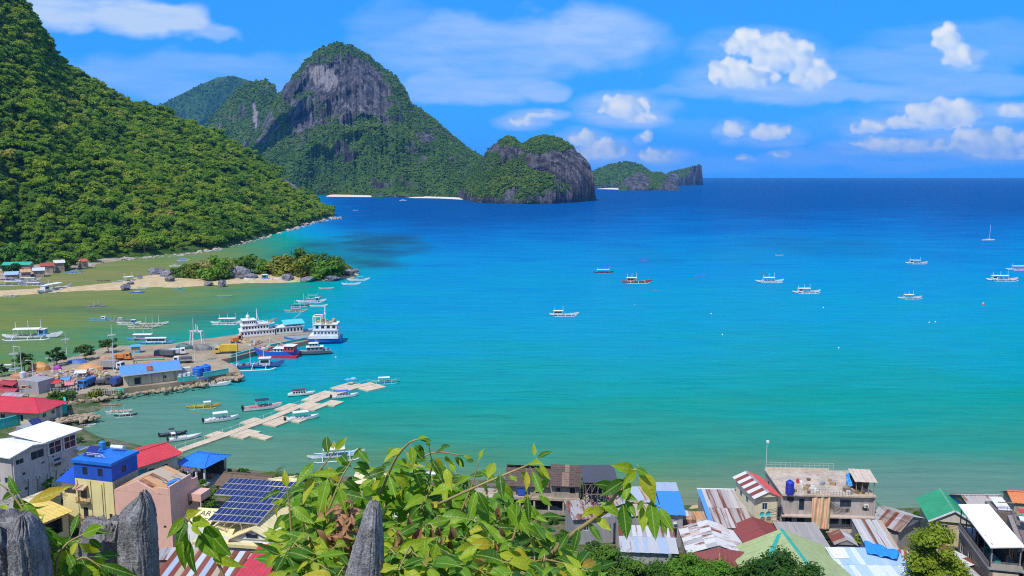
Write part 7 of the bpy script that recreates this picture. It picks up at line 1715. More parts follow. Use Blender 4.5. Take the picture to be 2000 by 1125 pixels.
# 12 blue roofed house
h = site('blue_roofed_house', 'tall narrow grey house with a bright blue sheet roof near the small beach', (1286, 1001), (1334, 1002), (1288, 953), 8.2, TB)
sheets(h, (-.3, -.6, 5.0), (h.w + .5, -.6, 5.0), (h.w + .5, h.d * .72, 6.0), (-.3, h.d * .72, 6.0), 7, [r_blue], 1); sheets(h, (-.3, h.d * .7, 6.0), (h.w + .5, h.d * .7, 6.0), (h.w + .5, h.d, 6.35), (-.3, h.d, 6.35), 9, [r_lblue], 1)
body(h, 0, h.w, 0, h.d - .2, 0, 4.9, PM((.33, .33, .34), dirt=.4), {'front': [(.6, 2.2, .9, .9), (2.7, .2, .9, 2, 'door')], 'right': [(2, 2, 1.2, 1.2), (6, 2, 1.2, 1.2)]}); satellite(h, 3.0, -.4, 3.6, .38, OFFW)
h = site('patched_roof_house', 'low house with a patched blue grey roof left of the bright blue roof', (1205, 1008), (1286, 1004), (1210, 958), 7.6, TB, depth=11); sheets(h, (0, 0, 4.4), (h.w, 0, 4.4), (h.w, h.d, 5.6), (0, h.d, 5.6), 8, [r_lblue, r_grey, r_tan], 2); body(h, .2, h.w - .2, .2, h.d - .2, 0, 4.3, PM((.36, .34, .33), dirt=.5), {'front': [(1, 1.5, 1, 1), (5, .2, 1, 2, 'door')]})
h = site('lean_to', 'long lean-to of silver blue sheets with rusty upper edge below the blue roofed house', (1212, 1076), (1326, 1080), (1218, 1034), 6.0, 3.6, 'shed'); sheets(h, (0, 0, 2.2), (h.w, 0, 2.2), (h.w, h.d * .6, 2.8), (0, h.d * .6, 2.8), 12, [r_lblue, r_zinc], 1, seed=3); sheets(h, (0, h.d * .58, 2.8), (h.w, h.d * .58, 2.8), (h.w, h.d, 3.2), (0, h.d, 3.2), 12, [r_rust, r_white, r_grey], 1, seed=4); body(h, .3, h.w - .3, .6, h.d - .2, 0, 2.1, PM((.4, .4, .4), dirt=.5)); bx(h, 'post', h.w * .82, h.w * .87, -.3, .1, -2, 2.1, PM(GREY))
h = site('orange_roof_shed', 'small shed with an orange brown roof on the little beach', (1336, 1024), (1388, 1025), (1340, 1001), 5.0, 2.2, 'shed'); sheets(h, (0, 0, 2.4), (h.w, 0, 2.4), (h.w, h.d, 3.0), (0, h.d, 3.0), 6, (r_orange, r_orange, r_tan), 1); sheets(h, (0, h.d * .6, 2.95), (h.w * .3, h.d * .6, 2.95), (h.w * .3, h.d, 3.15), (0, h.d, 3.15), 2, [r_white]); body(h, .2, h.w - .2, .2, h.d - .2, 0, 2.3, PM(WOOD))
# 14 big rusty sheet roof
h = site('rusty_roof_house', 'house with a large grey sheet roof streaked with rust and one blue edge sheet', (1389, 1026), (1476, 1028), (1388, 965), 6.4, TB); sheets(h, (0, -.2, 3.0), (h.w * .1, -.2, 3.0), (h.w * .1, h.d, 4.4), (0, h.d, 4.4), 1, [rust((.10, .30, .62), .1)], 1); sheets(h, (h.w * .1, -.2, 3.0), (h.w, -.2, 3.0), (h.w, h.d, 4.4), (h.w * .1, h.d, 4.4), 10, [rust((.44, .40, .37), .55), rust((.40, .36, .33), .62), rust((.5, .47, .44), .4)], 2, seed=6); bx(h, 'ridge_cap', -.1, h.w + .1, h.d - .1, h.d + .25, 4.45, 4.55, PM(WHITE)); body(h, .2, h.w - .2, .2, h.d - .2, 0, 2.9, PM((.4, .36, .32), dirt=.5))
# 16 cream gable house
h = site('cream_gable_house', 'tall slim cream house with a red and white striped gable roof', (1475, 973), (1525, 971), (1477, 931), 10.8, TB)
ch = PM((.68, .60, .40), dirt=.2); body(h, .3, h.w - .3, .6, h.d - .2, 0, 7.8, ch, {'front': [(1.4, 5.2, 1.0, 1.3)], 'left': [(2, 5, 1.2, 1.2), (5, 5, 1.2, 1.2)]}, frm=(.3, .5, .65))
Lq, Rq = gable_y(h, 0, h.w, 0, h.d, 7.9, 1.1, .3, r_red, ch, .8, PM(GREY), build=False); sheets(h, *Lq, 9, (r_white, r_dred), 1, seed=7); sheets(h, *Rq, 8, [rust((.62, .09, .07), .08)], 1, seed=8)
for x, z in ((1.45, 4.6), (2.6, 4.6)): satellite(h, x, .1, z, .52, (.06, .5, .48))
bx(h, 'balcony', .1, h.w - .1, -.6, .58, 2.9, 3.1, PM(WOOD)); rails(h, 'railing', [(.2, -.5, 3.1), (h.w - .2, -.5, 3.1)], .9, PM(GREY)); bx(h, 'downpipe', h.w - .4, h.w - .3, .45, .58, 0, 7.4, PM(GREY))
# 17 concrete building
h = site('concrete_apartment', 'unfinished grey concrete apartment building with open roof deck and railings', (1528, 964), (1707, 968), (1530, 918), 10.4, TB, 'building')
cc = PM((.46, .40, .36), dirt=.4, var=.2); W_, D_ = h.w, h.d; f = W_ / 17.0
body(h, 0, W_, 0, D_, 3.4, 7.2, cc, {'front': [(.9 * f, 6.0, 1.3, .75), (3.2 * f, 4.2, 1.0, 2.3, 'door'), (10.8 * f, 5.0, 2.1, 1.5), (15.0 * f, 4.4, .9, .8)], 'left': [(2, 4.8, 1.2, 1.2), (6, 4.8, 1.2, 1.2)], 'right': [(2, 4.8, 1.2, 1.2), (7, 4.8, 1.2, 1.2)]}, frm=DGREY, roofm=PM((.48, .38, .28), dirt=.5, var=.35, scale=.4))
body(h, .4, W_ * .98, .6, D_, 0, 3.38, PM((.52, .48, .45), dirt=.4), {'front': [(.5 * f, .8, 1.3, 2.1), (2.7 * f, .4, 1.5, 2.3, 'door'), (7.6 * f, 1.3, 3.0, 1.6), (11.1 * f, 1.3, 1.7, 1.6)]}, frm=GREY, top=False)
bx(h, 'white_wall', 13.2 * f, W_ * .99, .5, .58, .9, 3.3, PM(WHITE)); bx(h, 'floor_slab', -.2, W_ + .2, -1.0, D_ + .1, 3.15, 3.39, PM((.55, .44, .36), dirt=.4)); bx(h, 'roof_slab', -.25, W_ + .25, -.7, D_ + .2, 7.21, 7.5, PM((.52, .42, .31), dirt=.5, var=.35, scale=.3)); bx(h, 'balcony', 8 * f, W_, -1.5, -.1, .5, .7, PM((.5, .42, .34)))
rails(h, 'balcony_railing', [(8 * f, -1.4, .7), (W_, -1.4, .7)], .9, PM(WOOD)); rails(h, 'roof_railing', [(.1, D_, 7.5), (W_ * .8, D_, 7.5)], 1.5, PM((.55, .55, .52)), 14, 3); rails(h, 'roof_railing', [(4 * f, -.5, 7.5), (12.6 * f, -.5, 7.5)], 1.1, PM((.3, .26, .22)), 16, 2); bx(h, 'parapet', -.1, W_ * .75, D_ - .1, D_ + .1, 7.51, 7.9, PM((.6, .5, .4)))
bx(h, 'end_column', W_ - .1, W_ + .2, -.3, .1, 0, 7.2, cc); bx(h, 'end_column', -.2, .1, -.3, .1, 0, 7.2, cc)
for i in range(5): bx(h, 'stair_step', 4.2 * f + i * .4, 4.6 * f + i * .4, 5.0 - i * .7, 5.7 - i * .7, 7.51, 8.3 - i * .15, PM((RED, WHITE, (.6, .5, .45))[i % 3]))
b = MB()
for i in range(5): b.tube([(8.2 * f, -.15, 7.0 - i * .25), (9.6 * f, -.5, 5.9 - i * .32), (11.4 * f, -.35, 5.0 - i * .2), (12.6 * f, -.1, 4.9 - i * .16)], .035, PM(BLACK), 4)
b.build('power_cable', h.t); aircon(h, 15.2 * f, -.05, 5.1); aircon(h, 2.8 * f, -.05, .4)
q = random.Random(4)
for i in range(26): b = MB(); b.obox(((12 if i < 14 else 2) * f + q.uniform(0, 4 if i < 14 else 9), q.uniform(.2, 3 if i < 14 else D_ - 1), 7.75), (q.uniform(.4, 1.1), .6, q.uniform(.3, .8)), q.uniform(0, 3), PM(q.choice([WOOD, OFFW, BROWN, GREY, (.5, .5, .4)]))); b.build('roof_clutter', h.t)
b = MB(); b.bar((.1, D_ + .1, 7.5), (.1, D_ + .1, 13.2), .05, PM(STEEL), 5); b.obox((.2, D_ + .1, 13.3), (.5, .4, .5), 0, PM(WHITE)); b.build('camera_pole', h.t)
tank(0, 0, 0, .78, 2.7, (.02, .03, .42), 'deep blue water tank on the concrete roof deck', None, on(1542, 964, 10.6))
h2 = site('roof_shed', 'timber shed with a tan board roof on the corner of the concrete roof deck', (1672, 938), (1710, 940), (1668, 915), 13.2, 10.5, 'shed', depth=4.5)
for x in (.1, h2.w * .33, h2.w * .66, h2.w - .2):
    for y in (.1, h2.d - .2): bx(h2, 'post', x, x + .13, y, y + .13, 0, 2.6, PM(WOOD))
for i in range(6): b = MB(); b.slab((-.3 + (h2.w + .6) * i / 6, -.5, 2.62 + .02 * (i % 2)), (-.3 + (h2.w + .6) * (i + .96) / 6, -.5, 2.62 + .02 * (i % 2)), (-.3 + (h2.w + .6) * (i + .96) / 6, h2.d + .3, 3.2 + .02 * (i % 2)), (-.3 + (h2.w + .6) * i / 6, h2.d + .3, 3.2 + .02 * (i % 2)), .06, PM((.58, .48, .36), dirt=.3)); b.build('roof_board', h2.t)
bx(h2, 'back_wall', .2, h2.w - .3, h2.d * .7, h2.d * .75, 0, 2.4, PM(BROWN))
def cloth(name, label, cat, pts, nu, nv, mat, sag=.12, seed=1, group=None):
    """a hanging or draped sheet between four corners, with folds and thickness"""
    a, b, c, d = map(np.array, pts); u = np.linspace(0, 1, nu)[:, None, None]; v = np.linspace(0, 1, nv)[None, :, None]
    P = a * (1 - u) * (1 - v) + b * u * (1 - v) + c * u * v + d * (1 - u) * v; n = np.cross(b - a, d - a); n = n / np.linalg.norm(n)
    P = P + n * (sag * (np.sin(u * 17 + v * 3 + seed) * .6 + 1.4 * (fbm(u[..., 0] * 5 + seed, v[..., 0] * 5, 1.0, 3) - .5)[..., None]))
    o0 = P[0, 0].copy(); o = np_mesh(name, (P - o0).reshape(-1, 3), grid_faces(nu, nv), [mat], True); o.location = tuple(o0); md = o.modifiers.new('thickness', 'SOLIDIFY'); md.thickness = .015
    return tag(o, label, cat, group)
m_str, nt, out = new_mat('striped_cloth'); p = N(nt, 'ShaderNodeBsdfPrincipled'); p.inputs['Roughness'].default_value = .85; tc = N(nt, 'ShaderNodeTexCoord'); sx_ = N(nt, 'ShaderNodeSeparateXYZ'); L(nt, tc.outputs['Object'], sx_.inputs[0])
fr_ = math_n(nt, 'FRACT', math_n(nt, 'MULTIPLY', sx_.outputs[0], 1.55)); rr = ramp(nt, [(0, (.62, .42, .24)), (.22, (.52, .16, .13)), (.38, (.64, .50, .26)), (.58, (.24, .26, .10)), (.68, (.64, .48, .26)), (.85, (.5, .14, .13))], 'CONSTANT'); L(nt, fr_, rr.inputs[0]); L(nt, rr.outputs[0], p.inputs['Base Color']); L(nt, p.outputs[0], out.inputs[0])
t0 = [on(1583, 960, 10.7), on(1619, 961, 10.7)]; dn = np.array([0, -1.5, -6.6])
cloth('striped_cloth', 'long red and yellow striped cloth hanging down the concrete building front', 'cloth', [t0[0] + np.array([0, -.9, 0]), t0[1] + np.array([0, -.9, 0]), t0[1] + dn + np.array([-.4, -.6, 0]), t0[0] + dn + np.array([-.3, -.6, 0])], 26, 24, m_str, .26)
m_tarp = PM((.02, .26, .72), rough=.4)
cloth('blue_tarpaulin', 'bright blue tarpaulin draped beside the timber shed on the concrete roof deck', 'tarpaulin', [on(1655, 952, 10.9), on(1686, 945, 10.9), on(1671, 921, 13.0), on(1653, 926, 12.6)], 20, 18, m_tarp, .6, 2)
# 18 dark red gable house
h = site('dark_red_gable_house', 'small house with a dark maroon gable roof and blue shuttered window', (1460, 1064), (1541, 1062), (1461, 1026), 5.9, TB)
gw_ = PM((.42, .38, .34), dirt=.4); body(h, .4, h.w - .4, .6, h.d - .2, 0, 2.8, gw_, {'front': [(h.w / 2 - 1.2, 1.5, 1.6, 1.25, 'shutter')]}, frm=WHITE, pane=PM((.06, .30, .62))); Lq, Rq = gable_y(h, 0, h.w, 0, h.d, 2.9, 1.5, .35, r_dred, gw_, .8, r_dred, build=False); sheets(h, *Lq, 7, [rust((.22, .05, .045), .12)], 1, seed=9); sheets(h, *Rq, 7, [rust((.22, .05, .045), .12)], 1, seed=10)
# 19 patched white gable with red front
h = site('patched_gable_house', 'long house with a patched white and rust gable roof and maroon front slope', (1344, 1080), (1459, 1083), (1341, 1031), 5.4, TB)
Lq, Rq = gable_y(h, 0, h.w, 0, h.d, 2.4, 1.5, .2, r_white, PM(GREY), .8, PM(STEEL), build=False); sheets(h, *Lq, 7, [r_white, r_grey, rust((.5, .42, .36), .6), r_white], 3, seed=11); sheets(h, *Rq, 7, [r_white, r_white, rust((.52, .46, .42), .55)], 3, seed=12); body(h, .3, h.w - .3, .4, h.d - .3, 0, 2.4, PM((.4, .38, .36), dirt=.5))
b = MB(); ribbed(b, (.4, -3.4, 1.4), (h.w * .5, -3.4, 1.6), (h.w * .5, -.2, 3.6), (.1, -.2, 2.4), .7, r_dred); ribbed(b, (h.w * .5, -3.4, 1.6), (h.w - .3, -3.4, 1.4), (h.w - .1, -.2, 2.4), (h.w * .5, -.2, 3.6), .7, r_dred); b.build('front_roof', h.t); b = MB(); b.bar((h.w * .5, -3.45, 1.66), (h.w * .5, -.15, 3.72), .14, r_orange, 4); b.build('hip_cap', h.t); body(h, .8, h.w - .8, -3.0, .3, -.5, 1.4, PM(GREY, dirt=.5))
h = site('rust_strip_roof', 'narrow roof of rusty sheets between the orange shed and the patched gable', (1336, 1036), (1470, 1036), (1338, 1020), 5.0, TB, 'shed', depth=3.5); sheets(h, (0, 0, 2.1), (h.w, 0, 2.1), (h.w, h.d, 2.5), (0, h.d, 2.5), 13, [r_rust, r_grey, r_tan], 1, seed=13); body(h, .2, h.w - .2, .2, h.d - .2, 0, 2.0, PM(WOOD))
# 20 grey shed, 21 olive hall, 22 shack
h = site('grey_sheet_house', 'house with a plain dull grey corrugated roof below the concrete building', (1544, 1080), (1632, 1082), (1543, 1026), 5.8, TB); sheets(h, (0, 0, 2.6), (h.w, 0, 2.6), (h.w, h.d, 3.4), (0, h.d, 3.4), 10, [rust((.33, .31, .29), .12), rust((.36, .34, .32), .1)], 2, seed=14); body(h, .2, h.w - .2, .2, h.d - .2, 0, 2.5, PM(GREY))
h = site('olive_hall', 'wide hall with a pale olive green gable roof and teal ridge cap', (1450, 1112), (1657, 1112), (1454, 1072), 5.4, TB, 'hall'); gable_y(h, 0, h.w, -8, h.d, 2.4, 3.6, .3, PM((.34, .40, .17), rough=.5, dirt=.08), PM((.6, .62, .5)), 1.1, PM((.03, .36, .30))); body(h, .4, h.w - .4, -7.6, h.d - .4, 0, 2.4, PM((.6, .6, .5)))
b = MB(); b.slab((h.w * .22, .2, 4.16), (h.w * .28, .2, 4.58), (h.w * .48, h.d - 1.0, 5.9), (h.w * .44, h.d - 1.0, 5.62), .05, PM((.03, .36, .30))); b.build('valley_strip', h.t)
h = site('tin_shack', 'tiny shack of rust red and zinc sheets behind the olive hall', (1632, 1062), (1674, 1064), (1634, 1042), 5.2, TB, 'shack'); Lq, Rq = gable_y(h, 0, h.w, 0, h.d, 2.1, .9, .15, r_rust, PM(GREY), .8, build=False); sheets(h, *Lq, 4, [r_dred, r_rust]); sheets(h, *Rq, 4, [r_zinc, r_grey]); body(h, .2, h.w - .2, .2, h.d - .2, 0, 2.1, PM((.3, .26, .22)))
# 23-25 white sheets, tarp, blue white roof
h = site('white_sheet_house', 'house with a pale corrugated roof with one rust stripe beside the concrete building', (1693, 1070), (1757, 1074), (1692, 1022), 5.6, TB); sheets(h, (0, 0, 2.6), (h.w, 0, 2.6), (h.w, h.d, 3.3), (0, h.d, 3.3), 9, (r_zinc, r_white, r_zinc, r_rust, r_zinc, r_white, r_zinc, r_white, r_tan), 1, seed=15); body(h, .2, h.w - .2, .2, h.d - .2, 0, 2.5, PM(GREY))
cloth('blue_tarpaulin', 'long blue tarpaulin spread over the roofs in front of the pale corrugated house', 'tarpaulin', [on(1694, 1080, 6.6), on(1752, 1092, 6.6), on(1758, 1076, 7.0), on(1687, 1056, 7.0)], 26, 12, m_tarp, .3, 3)
h = site('blue_white_roof_house', 'house with a blue and white streaked sheet roof at the lower right', (1652, 1128), (1799, 1130), (1650, 1076), 5.8, TB); sheets(h, (0, -1, 2.4), (h.w, -1, 2.4), (h.w * .93, h.d, 3.4), (0, h.d, 3.4), 12, [rust((.40, .52, .70), .06), rust((.58, .64, .72), .08), rust((.34, .48, .72), .05)], 2, seed=16); b = MB(); b.slab((.3, h.d * .62, 3.22), (h.w * .24, h.d * .62, 3.22), (h.w * .26, h.d * .98, 3.52), (.2, h.d * .98, 3.52), .03, PM(WHITE)); b.build('white_patch', h.t); body(h, .2, h.w - .4, .2, h.d - .3, 0, 2.3, PM(GREY))
h = site('pink_strip_roof', 'little roof with red and white sheets beside the blue tarpaulin', (1755, 1092), (1778, 1096), (1757, 1076), 5.8, TB, 'shed'); sheets(h, (0, 0, 2.7), (h.w, 0, 2.7), (h.w, h.d, 3.0), (0, h.d, 3.0), 4, (r_red, r_white)); body(h, .1, h.w - .1, .2, h.d - .1, 0, 2.6, PM(GREY))
# 26 rusty gable, 27 green roof, 28 brown house
h = site('rusty_gable_house', 'house with a rusty ribbed gable roof turned at an angle near the water', (1757, 1038), (1804, 1012), (1726, 1001), 5.4, TB); Lq, Rq = gable_y(h, 0, h.w, 0, h.d, 2.4, 1.6, .2, r_grey, PM(GREY), .8, r_rust, build=False); sheets(h, *Lq, 8, [rust((.40, .36, .36), .5), r_grey, r_rust], 1, seed=17); sheets(h, *Rq, 8, [r_zinc, r_grey], 1, seed=18); body(h, .3, h.w - .3, .4, h.d - .3, 0, 2.4, PM((.4, .36, .33)))
h = site('green_roofed_house', 'house with a smooth bright green gable roof beside the leafy tree', (1818, 1014), (1908, 1022), (1793, 971), 6.4, TB, skew=True); gable_y(h, 0, h.w, 0, h.d, 3.2, 2.3, .4, PM((.03, .30, .13), rough=.5), PM((.6, .55, .45)), 1.0, PM((.10, .36, .18))); body(h, .4, h.w - .4, .4, h.d - .4, 0, 3.2, PM((.6, .5, .3)), {'front': [(1.5, 1.2, 1.2, 1.2), (4.5, 1.2, 1.2, 1.2)]}); b = MB(); xm = h.w / 2
for s in (-1, 1): b.slab((xm, -.5, 5.45), (xm + s * (xm + .4), -.5, 2.95), (xm + s * (xm + .4), -.42, 2.95), (xm, -.42, 5.45), .3 * -s, PM(WHITE))
b.build('fascia', h.t)
h = site('brown_roofed_house', 'brown house with a grey sheet roof and a blue side wall by the water', (1902, 994), (1975, 994), (1890, 958), 8.4, 2.4); gable_x(h, 0, h.w, 0, h.d * .9, 5.6, 1.5, .3, rust((.38, .34, .31), .12), PM(BROWN)); body(h, .2, h.w - .2, .2, h.d - .4, 0, 5.6, PM((.16, .10, .08))); bx(h, 'blue_wall', .04, .18, .4, h.d - .6, .5, 5.5, PM((.03, .12, .45))); bx(h, 'barge_board', -.4, -.2, -.2, .2, 5.3, 5.6, PM((.5, .22, .12)))
h = site('orange_roofed_house', 'house with an orange tiled roof at the right edge of the town', (1980, 978), (2050, 982), (1982, 960), 8.0, 2.4); gable_x(h, 0, h.w, 0, h.d, 5.4, 1.2, .3, PM((.60, .20, .07)), PM(WOOD)); body(h, .2, h.w - .2, .2, h.d - .2, 0, 5.3, PM((.5, .42, .3)))
# 29 glazed restaurant with the white awning
h = site('glazed_restaurant', 'dark glazed upper floor restaurant under a long white tilted roof at right', (1938, 1060), (1986, 1054), (1878, 986), 12.6, TB, 'building', skew=True)
dkw = PM((.12, .10, .09)); b = MB(); b.slab((-.5, -.8, 9.2), (h.w + .15, -.8, 9.8), (h.w + .15, h.d + .2, 10.1), (-.5, h.d + .2, 9.6), .22, PM((.88, .87, .84), dirt=.1)); b.build('roof', h.t)
body(h, 0, h.w, 0, h.d, 0, 5.2, PM((.20, .16, .13), dirt=.4), {'front': [(.4, 1.0, h.w - .8, 2.2)], 'left': [(1, 1.5, 2, 2), (5, 1.5, 2, 2)]})
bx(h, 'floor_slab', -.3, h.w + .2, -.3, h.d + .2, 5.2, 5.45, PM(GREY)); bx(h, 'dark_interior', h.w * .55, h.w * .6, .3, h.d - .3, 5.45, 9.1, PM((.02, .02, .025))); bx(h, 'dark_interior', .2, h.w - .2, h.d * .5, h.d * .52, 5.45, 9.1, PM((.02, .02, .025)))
for i in range(6): bx(h, 'post', -.05, .1, .1 + (h.d - .3) * i / 5, .25 + (h.d - .3) * i / 5, 5.45, 9.4, dkw)
for x in (.0, h.w - .15): bx(h, 'post', x, x + .16, -.1, .05, 5.45, 9.3, PM(GREY))
for i in range(5): bx(h, 'window', -.03, .02, .3 + (h.d - .3) * i / 5, -.1 + (h.d - .3) * (i + 1) / 5 + .2, 5.5, 6.5, glass())
bx(h, 'balustrade', -.25, -.2, 0, h.d, 5.45, 6.4, PM((.25, .20, .17))); bx(h, 'balustrade', 0, h.w, -.28, -.22, 5.45, 6.3, PM((.4, .36, .30))); rails(h, 'railing', [(0, -.25, 6.3), (h.w, -.25, 6.3)], .3, PM(GREY))
for i in range(4): bx(h, 'table', 1.0 + (i % 2) * 1.4, 1.8 + (i % 2) * 1.4, 1 + i * 2.2, 1.8 + i * 2.2, 5.5, 6.25, PM((.03, .25, .24)))
b = MB(); b.box(.3, h.w - .3, -.42, -.32, 2.4, 4.8, PM((.62, .52, .38))); b.build('sign_board', h.t)
h = site('shuttered_building', 'ochre building with dark shutters and roof terrace at the right edge', (2004, 1070), (2110, 1065), (1978, 1004), 11.8, TB, 'building', skew=True); oc = PM((.52, .34, .09), dirt=.2); body(h, 0, h.w, 0, h.d, 0, 8.4, oc, {'front': [(.5, 5.8, 1.6, 1.9, 'shutter'), (.5, 2.4, 1.6, 1.9, 'shutter'), (3, 5.8, 1.6, 1.9, 'shutter')], 'left': [(1 + 2.6 * i, z, 1.9, 2.0, 'shutter') for i in range(5) for z in (1.8, 5.6)]}, frm=BROWN, pane=PM((.05, .04, .035))); bx(h, 'floor_slab', -.35, h.w, -.3, h.d + .2, 4.6, 4.85, PM(GREY)); bx(h, 'roof_slab', -.5, h.w, -.5, h.d + .3, 8.42, 8.75, PM((.2, .15, .12))); bx(h, 'stair_wall', -1.2, -.5, -.5, h.d * .8, 8.2, 9.6, PM((.3, .24, .2)))
rails(h, 'terrace_railing', [(-.4, -.4, 8.76), (-.4, h.d, 8.76)], 1.1, PM(DGREY), 10, 3)
for i, (x, y, c) in enumerate(((1.2, h.d * .8, RED), (1.4, h.d * .62, (.04, .4, .3)), (.8, h.d * .5, WHITE))): bx(h, 'awning', x - .9, x + 1.6, y - .9, y + .9, 10.6 + .1 * i, 10.7 + .1 * i, PM(c)); bx(h, 'awning_post', x, x + .1, y, y + .1, 8.76, 10.6, PM(WHITE))
h = site('roof_terrace_house', 'brown house with a railed roof terrace between the white roof and the orange roof', (1948, 998), (1986, 1000), (1950, 978), 10.6, TB, depth=5); body(h, 0, h.w, 0, h.d, 0, 7.4, PM((.2, .15, .13))); rails(h, 'terrace_railing', [(0, 0, 7.4), (h.w, 0, 7.4), (h.w, h.d, 7.4)], 1.1, PM(DGREY), None, 3); bx(h, 'pergola', .2, h.w - .2, .4, .55, 9.0, 9.15, PM(WOOD)); b = MB(); b.slab((.5, .5, 7.6), (h.w - .5, .5, 7.6), (h.w - .5, h.d - .4, 8.4), (.5, h.d - .4, 8.4), .08, PM(OFFW)); b.build('pale_panel', h.t)
h = site('low_grey_gable', 'grey gable roof at the bottom edge below the glazed restaurant', (1852, 1140), (1932, 1140), (1856, 1105), 6.4, 4.0); Lq, Rq = gable_y(h, 0, h.w, 0, h.d, 2.2, 1.2, .3, r_grey, PM(WHITE), .8, PM(STEEL), build=False); sheets(h, *Lq, 6, [r_zinc, r_grey, r_tan]); sheets(h, *Rq, 6, [r_zinc, r_grey]); body(h, .3, h.w - .3, .3, h.d - .3, 0, 2.2, PM(GREY))
h = site('rust_walkway_roof', 'narrow walkway roof of rusty and pale sheets beside the leafy tree', (1882, 1108), (1914, 1100), (1868, 1042), 5.6, TB, 'walkway roof'); sheets(h, (0, 0, 2.5), (h.w, 0, 2.5), (h.w, h.d, 2.8), (0, h.d, 2.8), 3, [r_rust, r_white, r_tan], 4, seed=20); body(h, .2, h.w - .2, .2, h.d - .2, 0, 2.4, PM(WOOD))
# houses at the foot of the hillside
for A, B, C, z, c, l in (((4, 517), (58, 516), (10, 508), 7, (.04, .36, .24), 'long green roofed house at the foot of the wooded hillside'), ((78, 519), (104, 518), (80, 511), 6, (.34, .08, .05), 'rust red roofed house beside the green roofed one'), ((106, 513), (126, 512), (107, 507), 7, (.6, .56, .5), 'pale roofed house among the trees at the hill foot'), ((64, 528), (86, 527), (65, 522), 5, (.5, .52, .56), 'grey roofed hut between the green and red roofed houses'), ((160, 510), (172, 509), (161, 506), 6, (.45, .1, .06), 'tiny red roofed hut half hidden in the hillside trees'), ((8, 536), (34, 535), (9, 530), 4.4, (.3, .42, .55), 'blue grey roofed hut at the back of the crowded inner landing'), ((40, 531), (60, 530), (41, 526), 4.6, (.55, .3, .15), 'orange brown roofed hut at the back of the inner landing')):
    h = site('hillside_house', l, A, B, C, z, 1.2, depth=8); gable_x(h, 0, h.w, 0, h.d, z - 1.4, 1.7, .5, rust(c, .15), PM(CREAM)); body(h, .3, h.w - .3, .3, h.d - .3, 0, z - 1.5, PM((.36, .28, .2)), {'front': [(1.2, .8, 1.2, 1.0), (4, .8, 1.2, 1.0)]})
for i, (px, py, w, hh, k, l) in enumerate(((40, 516, 90, 44, 'bright', 'large light green tree behind the green roofed house'), (128, 524, 44, 40, 'bright', 'light green tree beside the pale roofed house on the shore'), (20, 533, 40, 20, 'dark', 'dark bush in front of the green roofed house'), (145, 517, 36, 30, 'mid', 'green tree at the shore right of the huts'), (88, 505, 50, 40, 'mid', 'green tree behind the rust red roofed house'), (-10, 512, 60, 50, 'mid', 'green tree cut by the left edge above the green roof'), (178, 511, 36, 26, 'bright', 'light green tree at the end of the shore flat'))):
    near_tree(px, py, w, hh, k, l, 1.2, 81 + i, 8, 1300, None, .05, 'shore_tree', 'trees on the inner shore', bs=.9, spread=1.3)
# trees among the houses
near_tree(1825, 1150, 120, 150, 'lime', 'bright yellow green leafy tree standing between the tin roofs at right', 4.0, 61, 22, 9000, .26, .02, 'leafy_tree', 'trees among the houses', inner=.4, bs=.95, spread=1.5)
near_tree(1190, 1150, 150, 105, 'mid', 'green bushy tree below the grey concrete house', 5.0, 62, 20, 7000, .26, .02, 'bushy_tree', 'trees among the houses')
near_tree(1110, 1150, 90, 90, 'dark', 'small dark tree left of the bushy one by the vines', 5.0, 63, 12, 4200, .26, .02, 'bushy_tree', 'trees among the houses')
near_tree(1365, 1150, 150, 70, 'bright', 'fresh green spreading tree below the patched gable roof', 5.0, 64, 18, 7000, .26, .02, 'bushy_tree', 'trees among the houses')
near_tree(1265, 1150, 100, 62, 'mid', 'mid green bush below the lean-to', 5.0, 65, 12, 4600, .26, .02, 'bushy_tree', 'trees among the houses')
near_tree(1525, 1150, 160, 78, 'mid', 'leafy green tree in front of the olive green hall', 6.0, 66, 20, 7000, .26, .02, 'bushy_tree', 'trees among the houses')
near_tree(398, 985, 56, 56, 'mid', 'small green tree between the pink house and the pavilion', 2.6, 67, 12, 3400, .26, .05, 'bushy_tree', 'trees among the houses')
near_tree(1680, 1062, 26, 26, 'lime', 'little yellow green shrub behind the blue and white roof', 4.0, 68, 5, 500, .25, .1, 'shrub', 'trees among the houses')
near_tree(100, 968, 30, 46, 'bright', 'slim bright green creeper shrub against the apartment block', 4.0, 69, 6, 700, .28, .05, 'shrub', 'trees among the houses')
near_tree(118, 782, 60, 18, 'mid', 'low green bushes on the slope below the harbour fence', 1.5, 70, 9, 700, None, .05, 'shrub', 'trees in the harbour yard')
near_tree(190, 772, 40, 14, 'yellow', 'olive scrub by the drawn up boats', 1.5, 71, 8, 500, None, .05, 'shrub', 'trees in the harbour yard')
near_tree(230, 770, 30, 12, 'bright', 'small green scrub by the turquoise corner wall', 1.5, 72, 6, 400, None, .05, 'shrub', 'trees in the harbour yard')
